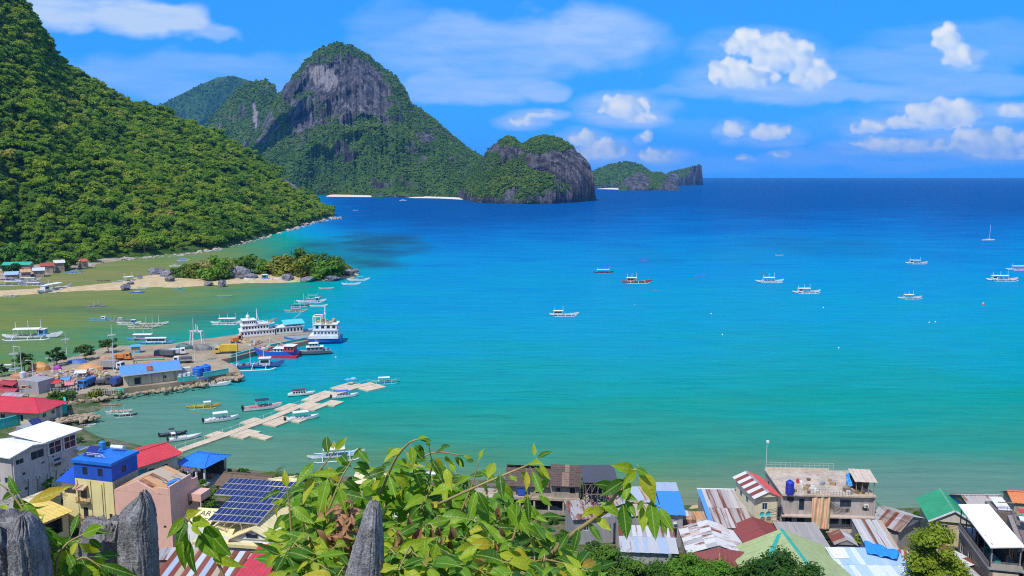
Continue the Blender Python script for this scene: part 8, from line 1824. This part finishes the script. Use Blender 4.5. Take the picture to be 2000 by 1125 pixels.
def palm(px, py, z, hh, label, seed=1, nf=17, fl=3.2):
    p = on(px, py, z); t = thing('palm_tree', label, 'palm tree', p); q = random.Random(seed); top = Vector((q.uniform(-.4, .4), q.uniform(-.3, .3), hh))
    b = MB(); b.tube([(0, 0, -.5), (top.x * .3, 0, hh * .5), tuple(top)], .2, m_bark, 7, .7); b.build('trunk', t)
    m = MB(); mt = leafmat('palm_leaf', [(0, (.05, .10, .012)), (.5, (.10, .16, .015)), (1, (.17, .20, .03))], .3, .5); pts = [Vector((fl * s, 0, fl * (.42 * s - .85 * s * s))) for s in np.linspace(0, 1, 12)]
    m.tube(pts, .03, mt, 4, .3)
    for i in range(1, 12):
        for k in (0, .5):
            a = pts[i - 1].lerp(pts[i], k); d = (pts[i] - pts[i - 1]).normalized(); l = .75 * math.sin(math.pi * (.12 + .8 * (i - 1 + k) / 11.5))
            for s in (-1, 1):
                tip = a + d * l * .55 + Vector((0, s * l, -.35 * l)); w = d * .07
                m.add([a - w, a + w, tip], [(0, 1, 2)], mt)
    fm = m.mesh('frond')
    for i in range(nf):
        o = bpy.data.objects.new('frond', fm); COL.objects.link(o); o.parent = t; o.location = top; o.rotation_euler = (q.uniform(-.2, .2), q.uniform(-.75, .55), 6.283 * i / nf + q.uniform(-.15, .15)); s = q.uniform(.85, 1.1); o.scale = (s, s, s)
palm(540, 950, 2.0, 2.8, 'low coconut palm with drooping fronds beside the thatched shed', 3)

def undergrowth():
    q = np.random.default_rng(9); pts, sc = [], []
    while len(pts) < 850:
        x, y = q.uniform(-130, 130), q.uniform(95, 205)
        if float(seg_dist(np.array([x]), np.array([y]), land)[0]) < 3: continue
        ok = True
        for fx, fy, ya, w, d in FOOT:
            lx, ly = (x - fx) * math.cos(ya) + (y - fy) * math.sin(ya), -(x - fx) * math.sin(ya) + (y - fy) * math.cos(ya)
            if -.9 < lx < w + .9 and -1.2 < ly < d + .8: ok = False; break
        if ok: pts.append((x, y, gz(x, y) - .2)); sc.append(q.uniform(.5, 1.5) * (1.4 if y < 128 else .8))
    m = leafmat('undergrowth_leaf', ISG['mid'], .25, .6, 1.5); pr = []
    for i in range(3):
        o = bpy.data.objects.new('undergrowth', crown_mesh('undergrowth', 700 + i, 1.5, 1.5, 6, 420, .2, m)); COL.objects.link(o); o['kind'] = 'stuff'; o.location = pts[i]; pr.append(o)
    scatter('undergrowth', np.array(pts[3:]), np.array(sc[3:]), pr, 4)
undergrowth()

# harbour front fence and a few more stalls at its left end
fp = [on(x, y, PZ) for x, y in ((100, 772), (150, 770), (200, 771), (236, 770))]
t = thing('harbour_fence', 'wire fence with thin grey posts along the front of the harbour yard', 'fence', fp[0]); o0 = np.array(t.location)
for i in range(3):
    for k in range(8):
        p_ = fp[i] + (fp[i + 1] - fp[i]) * k / 8 - o0; b = MB(); b.bar(tuple(p_), tuple(p_ + np.array([0, 0, 2.2])), .06, PM(STEEL), 4); b.build('post', t)
    for z in (.5, 1.3, 2.1): b = MB(); b.bar(tuple(fp[i] - o0 + np.array([0, 0, z])), tuple(fp[i + 1] - o0 + np.array([0, 0, z])), .03, PM(STEEL), 4); b.build('wire', t)
for A, B, C, l, c in (((42, 752), (62, 753), (44, 748), 'small orange roofed stall behind the grey harbour building', (.6, .25, .1)), ((118, 742), (134, 741), (119, 738), 'small blue roofed stall among the sack piles', (.1, .28, .55)), ((146, 728), (166, 727), (147, 724), 'white canvas stall beside the orange tarpaulin', OFFW), ((4, 772), (40, 775), (8, 766), 'long grey roofed shed in front of the dark red ones', (.35, .33, .34))):
    h = site('market_stall', l, A, B, C, PZ + 2.5, PZ, 'stall', depth=3.2)
    for x in (.1, h.w - .2):
        for y in (.1, h.d - .2): bx(h, 'post', x, x + .12, y, y + .12, 0, 2.4, PM(GREY))
    gable_x(h, 0, h.w, 0, h.d, 2.4, .6, .3, rust(c, .15)); bx(h, 'counter', .2, h.w - .2, .2, .9, 0, 1.0, PM(WOOD))
boat(12, 722, 60, 4, 'pale blue outrigger boat by the sea wall at the left edge of the harbour', 'outrigger boats in the sheltered bay', hullc=(.35, .5, .66), low=OFFW, roof=OFFW, roof_x=(-3, 3), masts=2)

def wires():
    for l, pts, n in (('black power cables strung between the apartment block and the yellow roofed house', [(-60, 985, 9.5), (60, 972, 9.2), (150, 962, 9.6)], 3), ('thin power cables crossing from the cream gable house to the concrete apartment', [(1500, 1000, 8.0), (1528, 990, 9.0)], 3), ('sagging power cables from the concrete apartment down over the tin roofs at right', [(1712, 985, 9.0), (1760, 1010, 7.4), (1870, 1035, 8.8)], 3)):
        p = [on(*q) for q in pts]; t = thing('power_line', l, 'power line', p[0])
        for k in range(n):
            b = MB(); path = []
            for i in range(len(p) - 1):
                for s_ in np.linspace(0, 1, 8): path.append(tuple(p[i] + (p[i + 1] - p[i]) * s_ - p[0] + np.array([0, k * .15, -.9 * s_ * (1 - s_) * 2 + k * .22])))
            b.tube(path, .03, PM(BLACK), 4); b.build('cable', t)
wires()
# ================================================================== THE NEAR EDGE OF THE CLIFF: limestone pinnacles and vines
m_lime, nt, out = new_mat('limestone')
tc = N(nt, 'ShaderNodeTexCoord'); mp = N(nt, 'ShaderNodeMapping'); mp.inputs['Scale'].default_value = (1, 1, .3); L(nt, tc.outputs['Object'], mp.inputs['Vector'])
n1 = N(nt, 'ShaderNodeTexNoise'); n1.inputs['Scale'].default_value = 22; n1.inputs['Detail'].default_value = 9; n1.inputs['Roughness'].default_value = .72; L(nt, mp.outputs[0], n1.inputs['Vector'])
n2 = N(nt, 'ShaderNodeTexNoise'); n2.inputs['Scale'].default_value = 130; n2.inputs['Detail'].default_value = 6; n2.inputs['Roughness'].default_value = .7; L(nt, tc.outputs['Object'], n2.inputs['Vector'])
vo = N(nt, 'ShaderNodeTexVoronoi'); vo.inputs['Scale'].default_value = 70; L(nt, mp.outputs[0], vo.inputs['Vector'])
r = ramp(nt, [(.28, (.085, .083, .088)), (.44, (.28, .275, .28)), (.58, (.43, .425, .43)), (.8, (.58, .575, .57))]); L(nt, n1.outputs['Fac'], r.inputs[0])
r2 = ramp(nt, [(.3, (.45, .45, .45)), (.6, (1.1, 1.1, 1.1))]); L(nt, n2.outputs['Fac'], r2.inputs[0])
p = N(nt, 'ShaderNodeBsdfPrincipled'); p.inputs['Roughness'].default_value = .92; p.inputs['Specular IOR Level'].default_value = .2; L(nt, mixc(nt, 1.0, r.outputs[0], r2.outputs[0], 'MULTIPLY'), p.inputs['Base Color'])
hb = math_n(nt, 'ADD', math_n(nt, 'MULTIPLY', n1.outputs['Fac'], 1.5), math_n(nt, 'ADD', math_n(nt, 'MULTIPLY', n2.outputs['Fac'], .6), math_n(nt, 'MULTIPLY', vo.outputs['Distance'], .5)))
b = N(nt, 'ShaderNodeBump'); b.inputs['Strength'].default_value = .9; b.inputs['Distance'].default_value = .02; L(nt, hb, b.inputs['Height']); L(nt, b.outputs[0], p.inputs['Normal']); L(nt, p.outputs[0], out.inputs[0])
def pinnacle(label, D, rows, thick, seed, nlev=150, nseg=128, jag=.012, lean=0.0, flute=.10):
    """a weathered limestone blade; rows = (photo y, left x, right x) from its tip down"""
    rows = np.array(rows, float); yb = rows[-1, 0]; ys = np.concatenate([np.linspace(rows[0, 0], yb, nlev), [yb + 60, yb + 140]])
    xl, xr = np.interp(ys, rows[:, 0], rows[:, 1]), np.interp(ys, rows[:, 0], rows[:, 2]); P = []
    for k, y in enumerate(ys):
        a, c = far(xl[k], y, D), far(xr[k], y, D); hw = (c[0] - a[0]) / 2; cx = (a[0] + c[0]) / 2; th = np.linspace(0, 2 * math.pi, nseg, endpoint=False)
        ex = np.sign(np.cos(th)) * np.abs(np.cos(th)) ** .75; ey = np.sign(np.sin(th)) * np.abs(np.sin(th)) ** .75
        t = min(1.0, k / (nlev * .25)); hd = thick * (.35 + .65 * t) + hw * .15
        sx_, sy_ = np.cos(th) * 3.0 + seed, np.sin(th) * 3.0 + seed * 2
        rg = lambda fx, fz, o: (1 - np.abs(2 * fbm(sx_ * fx, sy_ * fx, a[2] * fz + seed, 3) - 1)) ** 2
        fl = flute * (2.0 * (rg(1.0, 2.0, 0) - .55) + 1.1 * (rg(2.6, 7.0, 1) - .55) + .7 * (rg(6.0, 40.0, 2) - .55)) + flute * .8 * (fbm(sx_ * 9, sy_ * 9, a[2] * 120, 4, .7) - .5)
        f = 1 - flute * 1.1 + fl
        P.append(np.stack([cx + ex * hw * f, D + ey * hd * f + lean * (a[2] - 69), a[2] + jag * (6 * ((1 - np.abs(2 * fbm(np.cos(th) * 4 + seed, np.sin(th) * 4, 1.0, 4, .7) - 1)) ** 2 - 1.0)) * max(0, 1 - k / (nlev * .4))], -1))
    P = np.array(P); o0 = P[-1].mean(0); n = len(ys)
    V = np.concatenate([(P - o0).reshape(-1, 3), (P[0].mean(0) - o0 + np.array([0, 0, jag * .5]))[None]])
    F = []
    for i in range(n - 1):
        for j in range(nseg): F.append((i * nseg + j, (i + 1) * nseg + j, (i + 1) * nseg + (j + 1) % nseg, i * nseg + (j + 1) % nseg))
    for j in range(nseg): F.append((n * nseg, j, (j + 1) % nseg, n * nseg))
    me = bpy.data.meshes.new('limestone_pinnacle'); me.from_pydata(V.tolist(), [], [f[:3] if f[0] == f[3] else f for f in F]); me.materials.append(m_lime); me.polygons.foreach_set('use_smooth', [True] * len(me.polygons)); me.update()
    o = bpy.data.objects.new('limestone_pinnacle', me); COL.objects.link(o); o.location = o0; return tag(o, label, 'rock', 'limestone pinnacles at the cliff edge')
pinnacle('broad dark grey limestone block cut off by the lower left corner', 1.9, [(1004, -60, 20), (1008, -90, 30), (1016, -110, 40), (1030, -130, 54), (1060, -140, 66), (1100, -150, 76), (1135, -150, 84)], .10, 1.3, flute=.07)
pinnacle('second jagged limestone knob leaning against the lower left block', 1.85, [(1001, 42, 52), (1006, 36, 58), (1020, 32, 66), (1060, 30, 78), (1100, 30, 84), (1135, 30, 88)], .05, 7.7, jag=.006)
pinnacle('wide flat topped limestone slab beside the sharp blade', 2.3, [(1009, 168, 243), (1013, 162, 243), (1020, 160, 242), (1040, 160, 241), (1080, 162, 239), (1135, 164, 238)], .05, 2.1, jag=.010, flute=.06)
pinnacle('sharp pointed limestone blade, tallest at the left', 2.25, [(957, 277, 282), (966, 272, 288), (974, 262, 293), (984, 248, 296), (994, 240, 298), (1030, 238, 301), (1065, 237, 304), (1135, 236, 307)], .05, 3.6, jag=.006, flute=.06)
pinnacle('single rounded limestone spike standing among the vines', 2.1, [(979, 722, 734), (983, 716, 740), (995, 712, 743), (1030, 702, 746), (1060, 692, 748), (1100, 680, 750), (1135, 671, 752)], .045, 4.9, jag=.003, flute=.07)

# ---------------------------------------------------------------- leaves
m_lf, nt, out = new_mat('vine_leaf')
tc = N(nt, 'ShaderNodeTexCoord'); oi = N(nt, 'ShaderNodeObjectInfo'); sp = N(nt, 'ShaderNodeSeparateXYZ'); L(nt, tc.outputs['Object'], sp.inputs[0])
rl = ramp(nt, [(0, (.018, .075, .007)), (.28, (.045, .155, .009)), (.42, (.13, .285, .012)), (.62, (.235, .385, .015)), (.84, (.40, .47, .020)), (.93, (.50, .47, .03)), (.98, (.56, .42, .03)), (1, (.58, .28, .03))]); L(nt, oi.outputs['Random'], rl.inputs[0])
ay = math_n(nt, 'ABSOLUTE', sp.outputs[1]); vein = ramp(nt, [(.0, (1, 1, 1)), (.020, (0, 0, 0))]); L(nt, ay, vein.inputs[0])
sv = math_n(nt, 'FRACT', math_n(nt, 'MULTIPLY', math_n(nt, 'SUBTRACT', sp.outputs[0], math_n(nt, 'MULTIPLY', ay, .7)), 9.0)); sr = ramp(nt, [(0, (.5, .5, .5)), (.12, (0, 0, 0)), (.9, (0, 0, 0)), (1, (.5, .5, .5))]); L(nt, sv, sr.inputs[0])
nz = N(nt, 'ShaderNodeTexNoise', noise_dimensions='4D'); nz.inputs['Scale'].default_value = 6; L(nt, tc.outputs['Object'], nz.inputs['Vector']); L(nt, math_n(nt, 'MULTIPLY', oi.outputs['Random'], 40.0), nz.inputs['W'])
base = mixc(nt, math_n(nt, 'MULTIPLY', nz.outputs['Fac'], .5), rl.outputs[0], (.09, .20, .012))
base = mixc(nt, math_n(nt, 'MULTIPLY', vein.outputs[0], .75), mixc(nt, math_n(nt, 'MULTIPLY', sr.outputs[0], .45), base, (.22, .36, .05)), (.42, .52, .14))
p = N(nt, 'ShaderNodeBsdfPrincipled'); p.inputs['Roughness'].default_value = .42; p.inputs['Specular IOR Level'].default_value = .22; L(nt, base, p.inputs['Base Color'])
tr = N(nt, 'ShaderNodeBsdfTranslucent'); L(nt, mixc(nt, 1.0, base, (1.7, 1.5, .5), 'MULTIPLY'), tr.inputs['Color']); mx = N(nt, 'ShaderNodeMixShader'); mx.inputs[0].default_value = .35
bpm = N(nt, 'ShaderNodeBump'); bpm.inputs['Strength'].default_value = .35; bpm.inputs['Distance'].default_value = .01; L(nt, math_n(nt, 'ADD', sr.outputs[0], nz.outputs['Fac']), bpm.inputs['Height']); L(nt, bpm.outputs[0], p.inputs['Normal'])
L(nt, p.outputs[0], mx.inputs[1]); L(nt, tr.outputs[0], mx.inputs[2]); L(nt, mx.outputs[0], out.inputs[0])
m_dry = M((.34, .17, .075), .8, .6, 3.0, 0, .35); m_stem = M((.34, .26, .10), .7, .3, 6, 0, .2); m_wood = M((.20, .13, .08), .85, .3, 8, 0, .3)
def leaf_mesh(wd, droop, fold, curl, mat=None):
    ts = [0, .06, .18, .34, .52, .70, .84, .94, 1.0]; ws = [.004, .32, .74, 1.0, .95, .68, .34, .10, .004]; v, f = [], []
    for t, w in zip(ts, ws):
        z = -droop * t * t; h = wd * w * .5
        v += [(t, -h, z + fold * h + curl * h * math.sin(t * 9)), (t, 0, z), (t, h, z + fold * h - curl * h * math.sin(t * 8))]
    for i in range(len(ts) - 1):
        for j in (0, 1): f.append((i * 3 + j, (i + 1) * 3 + j, (i + 1) * 3 + j + 1, i * 3 + j + 1))
    o = len(v); v += [(-.18, -.008, .03), (-.18, .008, .03), (.02, .008, .004), (.02, -.008, .004)]; f.append((o, o + 1, o + 2, o + 3))
    me = bpy.data.meshes.new('leaf'); me.from_pydata(v, [], f); me.materials.append(mat or m_lf); me.polygons.foreach_set('use_smooth', [True] * len(f)); me.update(); return me
LEAVES = [leaf_mesh(.34, .30, .40, .25), leaf_mesh(.40, .15, .30, .30), leaf_mesh(.28, .55, .6, .2), leaf_mesh(.36, .05, .2, .35), leaf_mesh(.44, .35, .35, .15), leaf_mesh(.30, -.15, .5, .3), leaf_mesh(.38, .70, .45, .3)]
DRY = [leaf_mesh(.4, .6, .9, .5, m_dry), leaf_mesh(.3, .3, 1.2, .6, m_dry)]
qf = random.Random(21)
def leaf(parent, base, tip, up=None, mesh=None, wide=1.0):
    b, t = Vector(base), Vector(tip); x = t - b; ln = x.length; x.normalize(); u = Vector(up) if up is not None else Vector((qf.uniform(-.5, .5), -.75 + qf.uniform(-.5, .4), .8)); y = u.cross(x)
    if y.length < 1e-3: y = Vector((1, 0, 0))
    y.normalize(); z = x.cross(y)
    o = bpy.data.objects.new('leaf', mesh or qf.choice(LEAVES)); COL.objects.link(o); o.parent = parent; l = b - parent.location
    Mx = Matrix.Identity(4)
    for k in range(3): Mx[k][0], Mx[k][1], Mx[k][2], Mx[k][3] = x[k] * ln, y[k] * ln * wide, z[k] * ln, l[k]
    o.matrix_basis = Mx; return o
def vine(label, px, D, base_py=1180):
    p = far(px, base_py, D); return thing('vine_shrub', label, 'shrub', p, 0, 'leafy vines at the cliff edge')
def stem(t, pts, r, mat=None, nm='stem', taper=.4):
    b = MB(); b.tube([tuple(Vector(p) - t.location) for p in pts], r, mat or m_stem, 6, taper); return b.build(nm, t, True)
def smooth(pts, n=10):
    a = np.array(pts, float); k = np.linspace(0, 1, len(a)); s = np.linspace(0, 1, n); q = np.stack([np.interp(s, k, a[:, i]) for i in range(a.shape[1])], 1)
    for _ in range(2): q[1:-1] = (q[:-2] + 2 * q[1:-1] + q[2:]) / 4
    return q
def sprig(t, path, n, size, r=.006, start=.25, D=None, droop=.8, out=.5):
    """a stem through (photo x, photo y, distance) points with alternate drooping leaves"""
    pts = np.array([far(*p) for p in smooth(path, 14)]); stem(t, pts, r)
    for i in range(n):
        s = start + (1 - start) * (i + .3) / n; k = s * 13; a = min(12, int(k)); p = pts[a] + (pts[a + 1] - pts[a]) * (k - a); d = Vector(pts[a + 1] - pts[a]).normalized()
        side = d.cross(Vector((0, 1, 0))).normalized() * (1 if i % 2 else -1); az_ = qf.uniform(-.9, .9)
        dr = side * out + d * .45 + Vector((0, az_ * .6, 0)) + Vector((0, 0, -droop * qf.uniform(.3, 1.3)))
        dr.normalize(); l = size * qf.uniform(.65, 1.25) * (1.0 if s < .85 else .7); b0 = Vector(p) + dr * .02
        leaf(t, b0, b0 + dr * l)
    if n: d = Vector(pts[-1] - pts[-2]).normalized(); leaf(t, pts[-1], Vector(pts[-1]) + (d + Vector((0, 0, -.2))).normalized() * size * .6)
def tuft(t, px, py, D, n, size, root, r=.005):
    """a twig from the root to a tuft of leaves hanging all round its tip"""
    c = Vector(far(px, py, D)); rt = Vector(root); mid = rt.lerp(c, .55) + Vector((qf.uniform(-.08, .08), qf.uniform(-.05, .05), .10 + qf.uniform(0, .08)))
    pts = smooth([rt, rt.lerp(mid, .5), mid, mid.lerp(c, .6), c], 9); stem(t, pts, r)
    a0 = qf.uniform(0, 6.28)
    for i in range(n):
        a = a0 + 2.4 * i; k = i / max(1, n - 1); e = .55 - 1.35 * k + qf.uniform(-.25, .25); dr = Vector((math.cos(a) * math.cos(e), math.sin(a) * math.cos(e) * .9, math.sin(e) - .25)).normalized()
        b0 = c.lerp(Vector(pts[-3]), k * .9) + dr * .015; l = size * qf.uniform(.5, 1.4); leaf(t, b0, b0 + dr * l, wide=qf.uniform(.7, 1.15))
def region(t, poly_top, y1, D0, D1, ntuft, nl, size, seed, root_px, dense=1.0):
    """tufts filling the shrub under an uneven top line"""
    q = random.Random(seed); tp = np.array(poly_top, float); n = 0
    root = far(root_px, 1230, (D0 + D1) / 2)
    while n < ntuft:
        px = q.uniform(tp[0, 0], tp[-1, 0]); ty = float(np.interp(px, tp[:, 0], tp[:, 1])); v = q.random() ** .85; py = ty + 16 + v * (y1 - ty - 10); D = D1 - (D1 - D0) * v + q.uniform(-.25, .25)
        rt = Vector(root) + Vector((q.uniform(-.12, .12), q.uniform(-.1, .1), 0)); tuft(t, px, py, D, nl, size, rt, .004); n += 1
def filler(name, poly_top, y1, D0, D1, n, size, seed):
    """the crowded inner leaves of the shrub, past telling apart"""
    q = random.Random(seed); tp = np.array(poly_top, float); b = MB(); src = LEAVES[1]; vs = np.array([v.co[:] for v in src.vertices]); fs = [tuple(p.vertices) for p in src.polygons]
    for i in range(n):
        px = q.uniform(tp[0, 0], tp[-1, 0]); ty = float(np.interp(px, tp[:, 0], tp[:, 1])) + 45
        if ty > y1: continue
        py = q.uniform(ty, y1); D = q.uniform(D0, D1) + .25; p = Vector(far(px, py, D)); dr = Vector((q.uniform(-1, 1), q.uniform(-1, 1), q.uniform(-1.2, .3))).normalized(); u = Vector((q.uniform(-.6, .6), -.6, .8)); y = u.cross(dr).normalized(); z = dr.cross(y); l = size * q.uniform(.6, 1.2)
        b.add([tuple(p + (dr * v[0] + y * v[1] + z * v[2]) * l) for v in vs], fs, m_lf)
    o = b.build(name, None, True); o['kind'] = 'stuff'
topA = [(556, 965), (580, 928), (620, 905), (660, 915), (700, 905), (745, 900)]
topB = [(740, 900), (770, 870), (800, 862), (840, 878), (870, 895), (900, 905)]
topC = [(890, 905), (930, 915), (970, 925), (1010, 935), (1040, 985), (1075, 1030), (1120, 1070), (1160, 1105)]
vA = vine('dense leafy vine shrub left of the single limestone spike', 640, 3.0); vB = vine('dense leafy vine shrub right behind the single limestone spike, the tallest', 810, 3.2); vC = vine('leafy vine shrub right of the tallest one, sloping down to the tin roofs', 960, 3.1)
region(vA, topA, 1110, 2.5, 3.4, 32, 8, .086, 1, 640); region(vB, topB, 1090, 2.5, 3.5, 31, 8, .086, 2, 810); region(vC, topC, 1110, 2.5, 3.3, 31, 8, .086, 3, 960)
vI = vine('low dense vine growth at the bottom edge left of the limestone spike', 620, 2.4); region(vI, [(545, 1040), (600, 1020), (660, 1045)], 1140, 2.2, 2.8, 26, 8, .085, 11, 610)
vJ = vine('low dense vine growth at the bottom edge right of the limestone spike', 830, 2.3); region(vJ, [(755, 1010), (800, 1000), (850, 1010), (900, 1030)], 1140, 2.1, 2.8, 34, 8, .085, 12, 830)
vK = vine('low yellowish vine growth along the bottom edge before the bushy trees', 1010, 2.4); region(vK, [(900, 1020), (960, 1025), (1040, 1060), (1100, 1085), (1180, 1115)], 1145, 2.2, 2.8, 34, 8, .085, 13, 1010)
sprig(vB, [(720, 1010, 3.1), (750, 950, 3.1), (770, 895, 3.05), (800, 862, 3.0), (818, 858, 3.0)], 14, .085, .007, .35); sprig(vB, [(770, 940, 3.2), (810, 900, 3.2), (850, 880, 3.2), (905, 890, 3.2)], 9, .08, .005); sprig(vB, [(830, 960, 3.1), (845, 910, 3.1), (838, 872, 3.05)], 6, .07, .004)
sprig(vA, [(590, 1000, 2.9), (600, 945, 2.9), (640, 900, 2.9), (655, 878, 2.9)], 8, .10, .005); sprig(vA, [(640, 1000, 2.8), (668, 930, 2.8), (690, 895, 2.8)], 7, .10, .005); sprig(vA, [(570, 1050, 2.8), (565, 985, 2.8), (560, 950, 2.8)], 6, .10, .005)
sprig(vC, [(855, 985, 2.9), (920, 955, 2.85), (990, 925, 2.8), (1040, 905, 2.8), (1050, 895, 2.8)], 9, .10, .006); sprig(vC, [(900, 1000, 3.0), (925, 940, 3.0), (935, 900, 3.0)], 6, .09, .004); sprig(vC, [(1000, 1060, 2.8), (1020, 990, 2.8), (1045, 960, 2.8)], 7, .12, .005)
for a in ((1040, 921, 1063, 973), (1028, 921, 1031, 957), (976, 926, 981, 974), (1031, 968, 1031, 1022), (1008, 980, 1010, 1012), (985, 980, 1040, 1046), (872, 915, 880, 960), (930, 960, 915, 1010), (1042, 1022, 1065, 1062), (880, 1055, 925, 1110), (905, 1075, 930, 1120)): leaf(vC, far(a[0], a[1], 2.6), far(a[2], a[3], 2.55))
for a in ((612, 930, 590, 985), (640, 935, 622, 1002), (660, 950, 680, 1000), (612, 905, 575, 950), (700, 880, 722, 905)): leaf(vA, far(a[0], a[1], 2.55), far(a[2], a[3], 2.5))
for a in ((830, 1055, 822, 1130), (852, 1060, 838, 1140), (895, 1085, 925, 1120), (770, 1080, 800, 1118), (760, 930, 775, 975)): leaf(vB, far(a[0], a[1], 2.3), far(a[2], a[3], 2.25))
filler('inner_foliage', topA + topB[1:] + topC[1:], 1150, 2.8, 3.6, 1300, .10, 5)
# hanging arch of big leaves at the right
vD = vine('arching vine branch with long hanging leaves before the blue roofed house', 1085, 2.6)
stem(vD, [far(*p) for p in smooth([(1040, 1140, 2.7), (1080, 1075, 2.65), (1120, 1040, 2.6), (1165, 1012, 2.55), (1200, 975, 2.5), (1215, 940, 2.5), (1238, 917, 2.5)], 16)], .010); stem(vD, [far(*p) for p in smooth([(1165, 1012, 2.55), (1210, 985, 2.5), (1260, 978, 2.5), (1290, 992, 2.5)], 9)], .005); stem(vD, [far(*p) for p in smooth([(1238, 917, 2.5), (1258, 920, 2.5), (1275, 940, 2.5), (1288, 985, 2.5)], 8)], .004)
for a in ((1236, 917, 1205, 910), (1250, 918, 1286, 982), (1240, 919, 1222, 946), (1228, 938, 1221, 978), (1219, 938, 1174, 968), (1271, 978, 1281, 1058), (1254, 988, 1257, 1042), (1217, 984, 1225, 1056), (1222, 976, 1243, 1012), (1174, 980, 1213, 1005), (1290, 1000, 1302, 1044), (1288, 992, 1315, 1038), (1165, 1011, 1193, 1036), (1160, 992, 1138, 1008), (1243, 916, 1262, 925), (1200, 950, 1160, 945), (1150, 1022, 1176, 1056), (1110, 1042, 1090, 1075), (1130, 1034, 1122, 1072), (1208, 960, 1240, 975), (1256, 978, 1240, 1000), (1180, 996, 1150, 1000)):
    leaf(vD, far(a[0], a[1], 2.5), far(a[2], a[3], 2.45), (qf.uniform(-.3, .3), -1, .35))
# sprig before the cafe
vE = vine('small vine sprig with broad hanging leaves in front of the cafe', 440, 2.2)
stem(vE, [far(*p) for p in smooth([(445, 1150, 2.2), (430, 1105, 2.2), (411, 1068, 2.2), (394, 1044, 2.2), (374, 1020, 2.2), (362, 1010, 2.2)], 12)], .005)
for a in ((360, 1010, 327, 1050), (363, 1016, 345, 1056), (358, 1030, 352, 1118), (370, 1056, 368, 1124), (401, 1026, 440, 1090), (389, 1043, 420, 1090), (376, 1012, 410, 1026), (376, 1022, 399, 1046), (395, 1046, 380, 1075), (364, 1005, 380, 1000), (418, 1080, 450, 1110)): leaf(vE, far(a[0], a[1], 2.2), far(a[2], a[3], 2.15), (qf.uniform(-.4, .4), -1, .3), LEAVES[4] if a[0] in (363, 401, 389) else None, 1.1)
# plant at the left edge
vF = vine('bright green vine plant among the limestone at the left edge', 90, 2.1)
for pa, n, s in (([(60, 1150, 2.1), (70, 1060, 2.1), (50, 1000, 2.1), (20, 960, 2.1), (0, 945, 2.1)], 9, .10), ([(90, 1150, 2.1), (85, 1080, 2.1), (60, 1010, 2.1), (35, 965, 2.1)], 9, .10), ([(110, 1150, 2.0), (110, 1090, 2.0), (130, 1060, 2.0), (170, 1040, 2.0)], 9, .085), ([(120, 1150, 2.0), (140, 1100, 2.0), (165, 1085, 2.0), (200, 1110, 2.0)], 9, .085), ([(100, 1150, 2.0), (95, 1095, 2.0), (80, 1050, 2.0)], 7, .09), ([(30, 1080, 2.2), (10, 1010, 2.2), (-10, 985, 2.2)], 7, .10), ([(140, 1150, 2.0), (150, 1110, 2.0), (185, 1120, 2.0)], 6, .07)): sprig(vF, pa, n, s, .0045, .2)
# dry curled leaves caught by the spike
vG = vine('heap of dry brown curled leaves and twigs left of the single limestone spike', 670, 2.7); vG['category'] = 'dry leaves'; vG.name = 'dry_vine'
qd = random.Random(8)
for i in range(64):
    c = Vector(far(qd.gauss(672, 20), qd.gauss(1035, 20), 2.6 + qd.uniform(-.1, .1))); d = Vector((qd.uniform(-1, 1), qd.uniform(-.6, .6), qd.uniform(-1, .6))).normalized(); leaf(vG, c, c + d * qd.uniform(.03, .075), None, qd.choice(DRY))
for i in range(6): stem(vG, [far(qd.uniform(650, 700), 1100, 2.65), far(qd.uniform(650, 700), 1040, 2.6), far(qd.uniform(640, 710), 1000, 2.6)], .003, m_wood)
vH = vine('dry hanging yellow and brown leaf cluster in the middle of the vines', 860, 2.5); vH['category'] = 'dry leaves'; vH.name = 'dry_vine'
for i in range(26):
    c = Vector(far(qd.gauss(*qd.choice(((862, 16), (800, 14), (968, 10)))), qd.gauss(1045, 28), 2.45 + qd.uniform(-.1, .1))); d = Vector((qd.uniform(-.5, .5), qd.uniform(-.5, .3), -1)).normalized(); leaf(vH, c, c + d * qd.uniform(.04, .08), None, qd.choice(DRY))
stem(vH, [far(860, 1120, 2.5), far(862, 1060, 2.48), far(855, 1010, 2.46)], .004, m_wood)
